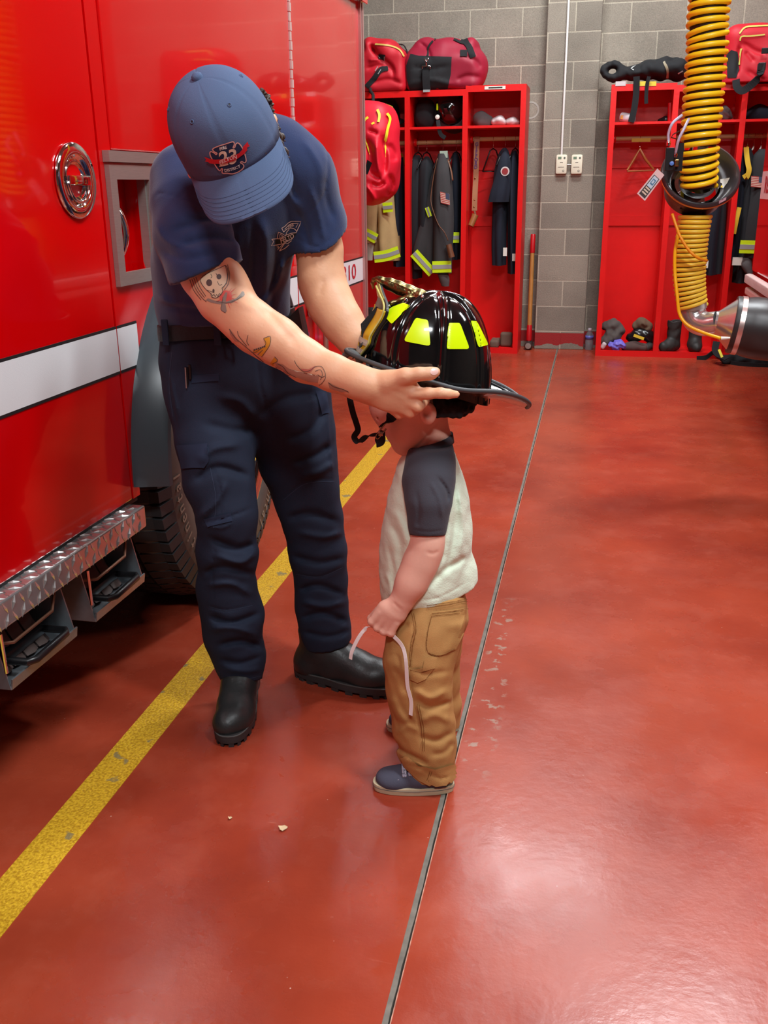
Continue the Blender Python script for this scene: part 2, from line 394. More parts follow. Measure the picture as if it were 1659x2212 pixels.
def brick_mat(name, x0, z0, off):
    m = bpy.data.materials.new(name); m.use_nodes = True; n, L = m.node_tree.nodes, m.node_tree.links; b = n['Principled BSDF']
    g = n.new('ShaderNodeNewGeometry'); sp = n.new('ShaderNodeSeparateXYZ'); L.new(g.outputs['Position'], sp.inputs[0])
    ax = n.new('ShaderNodeMath'); ax.operation = 'SUBTRACT'; ax.inputs[1].default_value = x0; L.new(sp.outputs[0], ax.inputs[0])
    az = n.new('ShaderNodeMath'); az.operation = 'SUBTRACT'; az.inputs[1].default_value = z0; L.new(sp.outputs[2], az.inputs[0])
    cb = n.new('ShaderNodeCombineXYZ'); L.new(ax.outputs[0], cb.inputs[0]); L.new(az.outputs[0], cb.inputs[1])
    br = n.new('ShaderNodeTexBrick'); L.new(cb.outputs[0], br.inputs['Vector']); br.offset = off
    br.inputs['Scale'].default_value = 1; br.inputs['Brick Width'].default_value = 0.4055; br.inputs['Row Height'].default_value = 0.2037
    br.inputs['Mortar Size'].default_value = 0.0055; br.inputs['Mortar Smooth'].default_value = 0.25
    br.inputs['Color1'].default_value = lin((142, 134, 120)) + (1,); br.inputs['Color2'].default_value = lin((124, 117, 105)) + (1,)
    br.inputs['Mortar'].default_value = lin((172, 164, 146)) + (1,)
    t = n.new('ShaderNodeTexNoise'); t.inputs['Scale'].default_value = 3; t.inputs['Detail'].default_value = 3; L.new(g.outputs['Position'], t.inputs['Vector'])
    t2 = n.new('ShaderNodeTexNoise'); t2.inputs['Scale'].default_value = 140; t2.inputs['Detail'].default_value = 3; L.new(g.outputs['Position'], t2.inputs['Vector'])
    ad = n.new('ShaderNodeMath'); ad.operation = 'ADD'; L.new(t.outputs[0], ad.inputs[0]); L.new(t2.outputs[0], ad.inputs[1])
    r = n.new('ShaderNodeMapRange'); r.inputs[1].default_value = 0.6; r.inputs[2].default_value = 1.4; r.inputs[3].default_value = 0.68; r.inputs[4].default_value = 1.3; L.new(ad.outputs[0], r.inputs[0])
    mx = n.new('ShaderNodeVectorMath'); mx.operation = 'SCALE'; L.new(br.outputs['Color'], mx.inputs[0]); L.new(r.outputs[0], mx.inputs['Scale'])
    # painted red band at the foot of the wall, worn through to bare concrete near the floor
    t3 = n.new('ShaderNodeTexNoise'); t3.inputs['Scale'].default_value = 7; t3.inputs['Detail'].default_value = 5; L.new(g.outputs['Position'], t3.inputs['Vector'])
    edge = n.new('ShaderNodeMath'); edge.operation = 'MULTIPLY_ADD'; edge.inputs[1].default_value = 0.13; edge.inputs[2].default_value = -0.03; L.new(t3.outputs[0], edge.inputs[0])
    hi = n.new('ShaderNodeMath'); hi.operation = 'LESS_THAN'; hi.inputs[1].default_value = 0.135; L.new(sp.outputs[2], hi.inputs[0])
    lo = n.new('ShaderNodeMath'); lo.operation = 'GREATER_THAN'; L.new(sp.outputs[2], lo.inputs[0]); L.new(edge.outputs[0], lo.inputs[1])
    ml = n.new('ShaderNodeMath'); ml.operation = 'MULTIPLY'; L.new(hi.outputs[0], ml.inputs[0]); L.new(lo.outputs[0], ml.inputs[1])
    mi = n.new('ShaderNodeMix'); mi.data_type = 'RGBA'; L.new(ml.outputs[0], mi.inputs[0]); L.new(mx.outputs[0], mi.inputs[6]); mi.inputs[7].default_value = lin((150, 34, 34)) + (1,)
    L.new(mi.outputs[2], b.inputs['Base Color']); b.inputs['Roughness'].default_value = 0.85
    bp = n.new('ShaderNodeBump'); bp.inputs['Distance'].default_value = 0.003; bp.inputs['Strength'].default_value = 0.6
    h = n.new('ShaderNodeMath'); h.operation = 'MULTIPLY_ADD'; h.inputs[1].default_value = -1.0; L.new(br.outputs['Fac'], h.inputs[0]); L.new(t2.outputs[0], h.inputs[2])
    L.new(h.outputs[0], bp.inputs['Height']); L.new(bp.outputs[0], b.inputs['Normal']); return m

def floor_mat():
    m = bpy.data.materials.new('red_sealed_concrete'); m.use_nodes = True; n, L = m.node_tree.nodes, m.node_tree.links; b = n['Principled BSDF']
    g = n.new('ShaderNodeNewGeometry')
    def noise(sc, det=5, rough=0.6, mp=None):
        t = n.new('ShaderNodeTexNoise'); t.inputs['Scale'].default_value = sc; t.inputs['Detail'].default_value = det; t.inputs['Roughness'].default_value = rough
        if mp: q = n.new('ShaderNodeMapping'); q.inputs['Scale'].default_value = mp; L.new(g.outputs['Position'], q.inputs[0]); L.new(q.outputs[0], t.inputs['Vector'])
        else: L.new(g.outputs['Position'], t.inputs['Vector'])
        return t.outputs[0]
    def rng(s, a, b_, c, d):
        r = n.new('ShaderNodeMapRange'); r.inputs[1].default_value = a; r.inputs[2].default_value = b_; r.inputs[3].default_value = c; r.inputs[4].default_value = d; L.new(s, r.inputs[0]); return r.outputs[0]
    def mix(f, a, c):
        q = n.new('ShaderNodeMix'); q.data_type = 'RGBA'; L.new(f, q.inputs[0])
        if isinstance(a, tuple): q.inputs[6].default_value = lin(a) + (1,)
        else: L.new(a, q.inputs[6])
        q.inputs[7].default_value = lin(c) + (1,); return q.outputs[2]
    def mth(op, a, c):
        q = n.new('ShaderNodeMath'); q.operation = op
        for i, x in enumerate((a, c)):
            if isinstance(x, (int, float)): q.inputs[i].default_value = x
            else: L.new(x, q.inputs[i])
        return q.outputs[0]
    col = mix(rng(noise(1.6, 6), 0.38, 0.66, 0, 1), (166, 66, 42), (140, 50, 33))
    col = mix(rng(noise(7, 8, 0.7), 0.5, 0.75, 0, 0.3), col, (178, 90, 68))
    # pale dust specks
    vo = n.new('ShaderNodeTexVoronoi'); vo.inputs['Scale'].default_value = 26; L.new(g.outputs['Position'], vo.inputs['Vector'])
    spk = mth('MULTIPLY', rng(vo.outputs['Distance'], 0.045, 0.03, 0, 1), rng(noise(5, 2), 0.55, 0.6, 0, 1))
    col = mix(mth('MULTIPLY', spk, 0.8), col, (226, 190, 172))
    # scuffs
    sc = mth('MULTIPLY', rng(noise(9, 3, 0.5, (1, 9, 1)), 0.7, 0.78, 0, 1), rng(noise(2.2, 2), 0.52, 0.6, 0, 0.5))
    col = mix(sc, col, (206, 130, 108))
    # grey worn flakes beside the joint
    sp = n.new('ShaderNodeSeparateXYZ'); L.new(g.outputs['Position'], sp.inputs[0])
    band = mth('MULTIPLY', rng(sp.outputs[0], -0.25, -0.235, 0, 1), rng(sp.outputs[0], -0.16, -0.185, 0, 1))
    band = mth('MULTIPLY', band, mth('MULTIPLY', rng(sp.outputs[1], 1.85, 2.0, 0, 1), rng(sp.outputs[1], 2.95, 2.8, 0, 1)))
    fl = mth('MULTIPLY', band, rng(noise(26, 5, 0.55), 0.58, 0.62, 0, 0.7)); col = mix(fl, col, (158, 138, 122))
    L.new(col, b.inputs['Base Color'])
    L.new(rng(noise(3.5, 5), 0.3, 0.7, 0.19, 0.36), b.inputs['Roughness']); b.inputs['Specular IOR Level'].default_value = 0.42
    bp = n.new('ShaderNodeBump'); bp.inputs['Distance'].default_value = 0.0012; bp.inputs['Strength'].default_value = 0.5
    L.new(noise(38, 4), bp.inputs['Height']); L.new(bp.outputs[0], b.inputs['Normal']); return m
FLOORM = floor_mat()

# ------------------------------------------------------------------ the room
YW = 8.19; JX = -0.262
fl = MB(); fl.box((-6, -5, -0.12), (JX - 0.0075, YW, 0)); fl.box((JX + 0.0065, -5, -0.12), (6, YW, 0)); fl.box((JX - 0.0075, -5, -0.12), (JX + 0.0065, YW, -0.02)); struct(fl.build('floor', FLOORM))
jt = MB(); v = []
for i in range(400):
    y = -1 + i * 0.0232; a = 0.0006 * math.sin(i * 1.7) + 0.0004 * math.sin(i * .37); v.append((y, a))
for (y0, a0), (y1, a1) in zip(v[:-1], v[1:]):
    jt.hexa([(JX - 0.0075, y0, -0.02), (JX + 0.002 + a0, y0, -0.02), (JX + 0.002 + a1, y1, -0.02), (JX - 0.0075, y1, -0.02),
             (JX - 0.0075, y0, -0.0005), (JX + 0.002 + a0, y0, -0.001), (JX + 0.002 + a1, y1, -0.001), (JX - 0.0075, y1, -0.0005)])
struct(jt.build('trim_1', mat('joint_grey', (112, 108, 98), rough=0.7, var=0.25, vscale=40)))
lip = MB(); lip.box((JX + 0.0055, -1, -0.01), (JX + 0.0075, YW, 0.0006)); struct(lip.build('trim_2', mat('joint_lip', (176, 128, 108), rough=0.6, var=0.4, vscale=60)))
jc = MB(); jc.box((JX + 0.002, -1, -0.019), (JX + 0.0055, YW, -0.014)); struct(jc.build('trim_3', INK))
sm = bpy.data.materials.new('yellow_floor_paint'); sm.use_nodes = True
n, L = sm.node_tree.nodes, sm.node_tree.links; b = n['Principled BSDF']; g = n.new('ShaderNodeNewGeometry')
t1 = n.new('ShaderNodeTexNoise'); t1.inputs['Scale'].default_value = 170; t1.inputs['Detail'].default_value = 4; L.new(g.outputs['Position'], t1.inputs['Vector'])
t2 = n.new('ShaderNodeTexNoise'); t2.inputs['Scale'].default_value = 13; t2.inputs['Detail'].default_value = 3; L.new(g.outputs['Position'], t2.inputs['Vector'])
cr = n.new('ShaderNodeMapRange'); cr.inputs[1].default_value = 0.35; cr.inputs[2].default_value = 0.65; L.new(t1.outputs[0], cr.inputs[0])
mx = n.new('ShaderNodeMix'); mx.data_type = 'RGBA'; mx.inputs[6].default_value = lin((176, 128, 20)) + (1,); mx.inputs[7].default_value = lin((226, 178, 42)) + (1,); L.new(cr.outputs[0], mx.inputs[0])
cr2 = n.new('ShaderNodeMapRange'); cr2.inputs[1].default_value = 0.64; cr2.inputs[2].default_value = 0.67; L.new(t2.outputs[0], cr2.inputs[0])
mx2 = n.new('ShaderNodeMix'); mx2.data_type = 'RGBA'; L.new(cr2.outputs[0], mx2.inputs[0]); L.new(mx.outputs[2], mx2.inputs[6]); mx2.inputs[7].default_value = lin((142, 122, 76)) + (1,)
L.new(mx2.outputs[2], b.inputs['Base Color']); b.inputs['Roughness'].default_value = 0.42
bp = n.new('ShaderNodeBump'); bp.inputs['Distance'].default_value = 0.002; L.new(t1.outputs[0], bp.inputs['Height']); L.new(bp.outputs[0], b.inputs['Normal'])
st = MB(); st.box((-1.09, -1, 0.0002), (-0.997, 7.4, 0.0012)); struct(st.build('trim_4', sm))
BW = brick_mat('concrete_block_wall', -1.260 - 0.4055 * 6, 2.387 - 0.2037 * 12, 0.5)
BP = brick_mat('concrete_block_pilaster', -0.245 - 0.4055 * 6, 2.389 - 0.2037 * 11, 0.5)
struct(MB().box((-6, YW, 0), (6, YW + 0.2, 4.6)).build('wall_back', BW))
struct(MB().box((-0.456, 8.065, 0), (-0.053, YW, 4.6), bev=0.006).build('trim_5', BP))
PLAIN = mat('grey_block_paint', (128, 122, 110), rough=0.85, var=0.1, vscale=3)
struct(MB().box((-6.2, -5, 0), (-6, YW, 4.6)).build('wall_left', PLAIN)); struct(MB().box((6, -5, 0), (6.2, YW, 4.6)).build('wall_right', PLAIN))
struct(MB().box((-6, -5.2, 0), (6, -5, 4.6)).build('wall_front', PLAIN))
struct(MB().box((-6.2, -5.2, 4.6), (6.2, YW + 0.2, 4.7)).build('ceiling', mat('ceiling_grey', (150, 146, 138), rough=0.9)))
# faint chalk ring on the block wall
rg = MB(); c = W(1147, 238, YW)
rg.lathe([(0.052, 0), (0.052, 0.0015), (0.064, 0.0015), (0.064, 0)], c, (0, -1, 0), n=48); struct(rg.build('trim_6', mat('chalk_white', (168, 164, 154), rough=0.9)))

# ------------------------------------------------------------------ lockers
LY, LB = 7.785, 8.17
def locker(x0, x1, zt, label, l=0.02, r=0.02, group='open red firefighter lockers'):
    t = thing('gear_locker', label, 'locker', ((x0 + x1) / 2, (LY + LB) / 2, 0), group)
    MB().box((x0, LY, 0), (x0 + l, LB, zt)).build('side_panel', LRED, t)
    MB().box((x1 - r, LY, 0), (x1, LB, zt)).build('side_panel', LRED, t)
    MB().box((x0 + l, LB - 0.012, 0), (x1 - r, LB, zt)).build('back_panel', LRED, t)
    MB().box((x0 + l, LY, zt - 0.012), (x1 - r, LB - .012, zt)).box((x0 + l, LY, zt - 0.045), (x1 - r, LY + 0.018, zt - .012)).build('top_panel', LRED, t)
    MB().box((x0 + l, LY + 0.004, 1.716), (x1 - r, LB - .012, 1.734)).build('shelf', LRED, t)
    MB().box((x0 + l, LY, 0), (x1 - r, LY + 0.018, 0.045)).box((x0 + l, LY + .018, 0.02), (x1 - r, LB - .012, 0.036)).build('base', LRED, t)
    MB().box((x0 + l, LB - 0.03, 0.985), (x1 - r, LB - .012, 1.06)).build('back_batten', LRED, t); MB().box((x0 + l, LB - .03, 1.42), (x1 - r, LB - .012, 1.47)).build('back_batten', LRED, t)
    rz = 1.645 if zt > 2.0 else 1.628
    MB().tube([(x0 + l, 8.0, rz), (x1 - r, 8.0, rz)], 0.0165, 14).build('hanging_rod', WOOD, t, smooth=True, ang=60)
    MB().lathe([(0.0, 0.018), (0.024, 0.018), (0.03, 0.012), (0.03, 0.0)], (x0 + l, 8.0, rz), (1, 0, 0), 20).build('rod_cup', LRED, t, ang=40)
    return t, rz
locker(-2.0, -1.482, 1.992, 'red open locker half hidden behind the fire engine, tan coat inside', .04)
locker(-1.482, -1.032, 1.992, 'red open locker holding black cap, helmet and charcoal coat with flag patch')
lc, _ = locker(-1.032, -0.575, 2.015, 'red open locker with white plate on its header, left of the block pilaster', .02, .04)
locker(0.045, 0.51, 1.99, 'red open locker just right of the block pilaster, empty but for one wooden hanger', .04)
locker(0.51, 0.985, 1.975, 'red open locker behind the yellow hose, black boots on its base')
locker(0.985, 1.5, 1.965, 'red open locker at the right edge with dark coats on four hangers', .02, .04)
# plate on header
p0 = W(1047, 188, LY); p1 = W(1092, 187, LY)
pl = MB().box((p0[0], LY - 0.004, 1.984), (p1[0], LY, 2.006)).build('name_plate', WHITE, lc); MB().box((p0[0] + .03, LY - 0.0055, 1.991), (p1[0] - .022, LY - .0035, 2.0)).build('print_strip', INK, pl)

# ------------------------------------------------------------------ soft lofts (coats, boots, bags)
def loft(name, rows, m, parent=None, n=28, sub=5, wave=0.0, nw=5, seed=0, tilt=0.0):
    """rows: (u, v, y, half width px, half depth m)"""
    rs = np.random.RandomState(seed); ph = rs.rand(4) * 6.28; S = spline([np.array(r, float) for r in rows], sub); R = []
    for i, (u, v, y, hw, hd) in enumerate(S):
        c = W(u, v, y); a = hw * mpp(c); f = i / (len(S) - 1); ring = []
        for j in range(n):
            th = 2 * math.pi * j / n; k = 1 + wave * (0.35 + f) * (math.sin(nw * th + ph[0] + 1.1 * f) + 0.5 * math.sin((nw + 3) * th + ph[1] - 2 * f))
            ring.append(c + np.array([a * k * math.cos(th), hd * k * math.sin(th), tilt * a * math.cos(th)]))
        R.append(ring)
    return MB().rings(R).build(name, m, parent, smooth=True, ang=70)
def bandpx(pts, y, wpx, m, name, parent, n=1, th=0.003):
    P = [W(a, b_, y) for a, b_ in pts]; wd = wpx * mpp(P[0])
    mb = MB().ribbon(P, [np.cross(P[-1] - P[0], (0, 1, 0))] * len(P), wd, th); return mb.build(name, m, parent)
def tape3(pts, y, wpx, parent):       # lime / silver / lime retro-reflective tape
    a = np.array(pts[0], float); b_ = np.array(pts[-1], float); d = b_ - a; nn = np.array([-d[1], d[0]]) / np.linalg.norm(d)
    P = spline(pts, 5) if len(pts) > 2 else [np.array(p, float) for p in pts]
    bandpx([tuple(p) for p in P], y, wpx, HIVIS, 'reflective_band', parent); bandpx([tuple(p) for p in P], y - 0.003, wpx * .36, SILV, 'silver_stripe', parent)
def hanger(x, rz, label, m=None, tri=False, w_=0.18, ang=1.3, y=8.0, group='clothes hangers on the locker rods', drop=0.13):
    t = thing('clothes_hanger', label, 'hanger', (x, y, rz), group)
    hk = [(x, y + 0.018 * math.sin(a), rz + 0.018 + 0.0 + 0.018 * math.cos(a) - .018) for a in np.linspace(-1.9, 1.7, 12)] + [(x, y + 0.004, rz - 0.04), (x, y, rz - 0.07)]
    MB().tube(hk, 0.0022, 7).build('hook', CHROME, t, smooth=True)
    c, s = math.cos(ang) * w_, math.sin(ang) * w_
    b0 = [(x - c, y - s, rz - 0.07 - drop), (x - c * .3, y - s * .3, rz - 0.085), (x, y, rz - 0.07), (x + c * .3, y + s * .3, rz - 0.085), (x + c, y + s, rz - 0.07 - drop)]
    mb = MB().tube(b0, 0.0055, 8)
    if tri: mb.tube([b0[0], b0[-1]], 0.004, 8)
    mb.build('shoulder_bar', m or BLACK, t, smooth=True); return t
# ------------------------------------------------------------------ fire engine on the left
TX0, TY0, TSL = -1.16, 3.0, 0.0173
def T(s, o, z): return np.array([TX0 + TSL * (s - TY0) + o, s, z])      # s along the side, o outward
eng = thing('fire_engine', 'glossy red fire engine parked on the left with white side stripe and open-backed wheel arch', 'fire engine', T(2.8, -1.1, 0))
def tbox(mb, s0, s1, o0, o1, z0, z1): return mb.hexa([T(s0, o0, z0), T(s1, o0, z0), T(s1, o1, z0), T(s0, o1, z0), T(s0, o0, z1), T(s1, o0, z1), T(s1, o1, z1), T(s0, o1, z1)])
AC, AR = (2.86, 0.56), 0.61            # wheel arch centre, radius
def archpts(r, a0, a1, n): return [(AC[0] + r * math.cos(a), AC[1] + r * math.sin(a)) for a in np.linspace(a0, a1, n)]
def panel(name, poly, o, m, th=0.02, parent=None, bevel=0.0):   # poly of (s, z)
    bm = bmesh.new(); vs = [bm.verts.new(tuple(T(s, o, z))) for s, z in poly]; f = bm.faces.new(vs)
    r = bmesh.ops.extrude_face_region(bm, geom=[f]); nv = [e for e in r['geom'] if isinstance(e, bmesh.types.BMVert)]
    bmesh.ops.translate(bm, verts=nv, vec=(-th, 0, 0)); bmesh.ops.recalc_face_normals(bm, faces=bm.faces)
    me = bpy.data.meshes.new(name); bm.to_mesh(me); bm.free(); me.materials.append(m); ob = bpy.data.objects.new(name, me); COL.objects.link(ob)
    if parent: attach(ob, parent)
    if bevel:
        md = ob.modifiers.new('b', 'BEVEL'); md.width = bevel; md.segments = 2; md.limit_method = 'ANGLE'
    return ob
ZB, ZT = 0.515, 2.9; G = 0.003
arch = archpts(AR, math.pi - 0.02, 0.02, 40)
# door panel behind (nearest the camera), small post panel, upper compartment door, arch panel, front panel
panel('door_panel', [(-0.6, ZB), (2.222 - G, ZB), (2.222 - G, ZT), (-0.6, ZT)], 0.0, RED, parent=eng, bevel=0.004)
panel('upper_compartment_door', [(2.285, 1.392), (3.70 - G, 1.392), (3.70 - G, ZT), (2.285, ZT)], 0.004, RED, parent=eng, bevel=0.004)
FR = (2.262, 2.468, 1.075, 1.358)       # recessed grab handle opening (s0, s1, z0, z1)
body = [(2.222 + G, ZB)] + [(s, z) for s, z in arch] + [(3.70 - G, ZB), (3.70 - G, 1.386), (2.47, 1.386), (2.47, 1.075), (2.262, 1.075), (2.262, 1.358), (2.47, 1.358), (2.47, 1.386), (2.28, 1.386), (2.28, ZT), (2.222 + G, ZT)]
# body panel with the handle recess cut out, built as strips
def strip(a, b_): panel('body_panel', [a[0], a[1], b_[1], b_[0]], 0.0, RED, parent=eng)
bp = MB()
def quad(s0, s1, z0, z1): tbox(bp, s0, s1, -0.02, 0.0, z0, z1)
quad(2.222 + G, 2.262, AC[1], ZT); quad(2.262, 2.282, FR[3], ZT); quad(2.282, 2.468, FR[3], 1.388); quad(2.468, 3.70 - G, 1.12, 1.388); quad(2.262, 2.468, 1.0, FR[2])
for i in range(len(arch) - 1):
    (s0, z0), (s1, z1) = arch[i], arch[i + 1]
    zt = 1.0 if s0 < 2.468 else 1.12
    a0, a1 = max(s0, 2.262), max(s1, 2.262)
    if a1 > a0: bp.hexa([T(a0, -.02, min(z0, zt)), T(a1, -.02, min(z1, zt)), T(a1, 0, min(z1, zt)), T(a0, 0, min(z0, zt)), T(a0, -.02, zt if s0 >= 2.468 or s1 < 2.47 else 1.12), T(a1, -.02, zt), T(a1, 0, zt), T(a0, 0, zt)])
quad(2.222 + G, 2.262, ZB, AC[1]); quad(3.482, 3.70 - G, ZB, 1.12); quad(2.468, 2.56, 0.99, 1.125)
bp.build('body_panel', RED, eng)
panel('cab_panel', [(3.70, ZB), (4.74, ZB), (4.74, ZT), (3.70, ZT)], 0.0, RED, parent=eng, bevel=0.003)
MB().hexa([T(-.6, -2.3, ZB), T(4.72, -2.3, ZB), T(4.72, -.021, ZB), T(-.6, -.021, ZB), T(-.6, -2.3, ZT), T(4.72, -2.3, ZT), T(4.72, -.021, ZT), T(-.6, -.021, ZT)]) if False else None
cb = MB(); tbox(cb, -0.6, 2.24, -2.3, -0.021, ZB + .02, ZT); tbox(cb, 3.5, 4.72, -2.3, -0.021, ZB + .02, ZT); tbox(cb, 2.24, 3.5, -2.3, -0.021, 1.42, ZT); tbox(cb, 2.24, 3.5, -2.3, -0.5, ZB, 1.42); tbox(cb, 2.24, 3.5, -.5, -.16, 1.13, 1.42)
cb.build('body_core', mat('dark_underbody', (24, 20, 20), rough=0.7), eng)
# stripe: black edge lines and white band
ST0, ST1 = 0.861, 0.967
def band(s0, s1, z0, z1, o, m, nm, par=eng): b_ = MB(); tbox(b_, s0, s1, o, o + 0.0012, z0, z1); return b_.build(nm, m, par)
WSTR = mat('white_reflective_stripe', (222, 226, 228), rough=0.35, bump=0.0002, bscale=500)
for s0, s1 in ((-0.6, 2.222 - G), (2.222 + G, 2.33), (3.39, 3.69), (3.705, 4.735)):
    sp_ = band(s0, s1, ST0, ST1, 0.0006, WSTR, 'white_stripe'); band(s0, s1, ST1, ST1 + 0.007, 0.0006, INK, 'black_line', sp_); band(s0, s1, ST0 - 0.007, ST0, 0.0006, INK, 'black_line', sp_)
tx = place_text('vehicle_number', '23310', 0.098, T(4.385, 0.0025, 0.913), (TSL, 1, 0), (0, 0, 1), PINKINK, eng, bold=0.001, font_w=1.75)
# hinge and corner trims
hg = MB()
for i in range(60): tbox(hg, 3.695, 3.712, 0.0, 0.009 + 0.002 * (i % 2), 0.98 + i * 0.032, 0.98 + i * 0.032 + 0.029)
hg.build('piano_hinge', mat('hinge_steel', (226, 206, 200), rough=0.3, metal=0.4), eng)
ct = MB()
for k, (o, w_) in enumerate(((0.0, .012), (-0.004, .012), (0.0, .02))): tbox(ct, 4.735 + k * 0.018, 4.735 + k * 0.018 + w_, -0.03, 0.012 + o, 0.5, 2.105)
ct.build('corner_trim', mat('corner_steel', (206, 160, 156), rough=0.25, metal=0.6), eng)
dr = MB(); tbox(dr, 3.72, 4.79, 0.0, 0.03, 2.108, 2.122); tbox(dr, 3.72, 4.79, 0.026, 0.032, 2.1, 2.135); dr.build('drip_rail', RED, eng)
# fold-down side step with its tube, seen past the firefighter's waist
fs = MB(); fs.box(T(3.80, 0.0, 0.79), T(3.90, 0.06, 1.0) , bev=0.02); st_ = fs.build('folding_step', STEEL, eng, ang=30)
MB().tube([T(3.96, 0.03, 0.45), T(3.96, 0.03, 1.2)], 0.012, 12).build('grab_rail', STEEL, eng, smooth=True)
# D-ring latch
lat = MB(); lat.lathe([(0.083, 0.0), (0.0835, 0.004), (0.080, 0.008), (0.060, 0.0095), (0.056, 0.008), (0.052, 0.002), (0.048, 0.0), (0.045, 0.004), (0.041, 0.004), (0.034, -0.004), (0.02, -0.008), (0.0, -0.009)], T(2.1, 0.002, 1.32), (1, -TSL, 0), 56, ux=(0, 0, 1))
lt = lat.build('door_latch', CHROME, eng, ang=50)
MB().tube([T(2.1 + 0.046 * math.cos(a), 0.011, 1.32 + 0.046 * math.sin(a)) for a in np.linspace(math.pi, 2 * math.pi, 18)], 0.0045, 8).build('ring', CHROME, lt, smooth=True)
MB().box(T(2.053, 0.006, 1.309), T(2.148, 0.017, 1.332), bev=0.004).build('turn_bar', CHROME, lt, ang=30)
# framed recess with grab handle
fm = MB(); s0, s1, z0, z1 = FR
for a in ((s0 - .018, s0 + .016, z0 - .006, z1), (s1 - .016, s1 + .014, z0 - .006, z1), (s0 + .016, s1 - .016, z1 - .034, z1), (s0 + .016, s1 - .016, z0 - .006, z0 + .026)):
    tbox(fm, a[0], a[1], 0.0005, 0.013, a[2], a[3])
fr = fm.build('handle_frame', STEEL, eng); rm = MB(); tbox(rm, s0, s1, -0.07, -0.065, z0, z1); tbox(rm, s0, s0 + .004, -.07, 0, z0, z1); tbox(rm, s1 - .004, s1, -.07, 0, z0, z1); tbox(rm, s0, s1, -.07, 0, z0, z0 + .004); tbox(rm, s0, s1, -.07, 0, z1 - .004, z1)
rm.build('recess_box', RED, fr); rs_ = MB(); tbox(rs_, s1 - .02, s1 - .004, -.022, 0.001, z0, z1); rs_.build('recess_side', STEEL, fr)
MB().tube(spline([T(s0 + .022, -0.05, 1.27), T(s0 + .03, -0.005, 1.255), T(s0 + .034, 0.012, 1.20), T(s0 + .03, -0.005, 1.145), T(s0 + .022, -0.05, 1.13)], 6), 0.0095, 12).build('grab_handle', CHROME, fr, smooth=True)
rl = MB(); tbox(rl, s0 - .022, s1 + .12, 0.0005, 0.018, 1.364, 1.39); rl.build('drip_strip', STEEL, eng)
# wheel arch flare: rubber band standing out from the body
fo = MB(); A = [(2.252, 0.0)] ; path = [(AC[0] - AR, z) for z in np.linspace(0.545, AC[1], 3)] + arch + [(AC[0] + AR, 0.515)]
R = []
for i, (s, z) in enumerate(path):
    a = path[max(i - 1, 0)]; b_ = path[min(i + 1, len(path) - 1)]; t = np.array([b_[0] - a[0], b_[1] - a[1]]); t /= np.linalg.norm(t) + 1e-9; nx = np.array([-t[1], t[0]])
    prof = [(0.018, 0.0), (0.016, 0.02), (0.008, 0.045), (0.0, 0.075), (-0.008, 0.092), (-0.02, 0.095), (-0.026, 0.085), (-0.012, 0.04), (-0.006, 0.0)]
    R.append([T(s + nx[0] * p, q, z + nx[1] * p) for p, q in prof])
fo.rings(R); fo.build('arch_flare', FEND, eng, smooth=True, ang=50)
il = MB(); il.rings([[T(s, q, z) for q in (-.45, 0.0, 0.0, -.45)] for s, z in [(AC[0] - AR - .002, 0.42)] + archpts(AR + .002, math.pi, 0, 30)], cap=False)
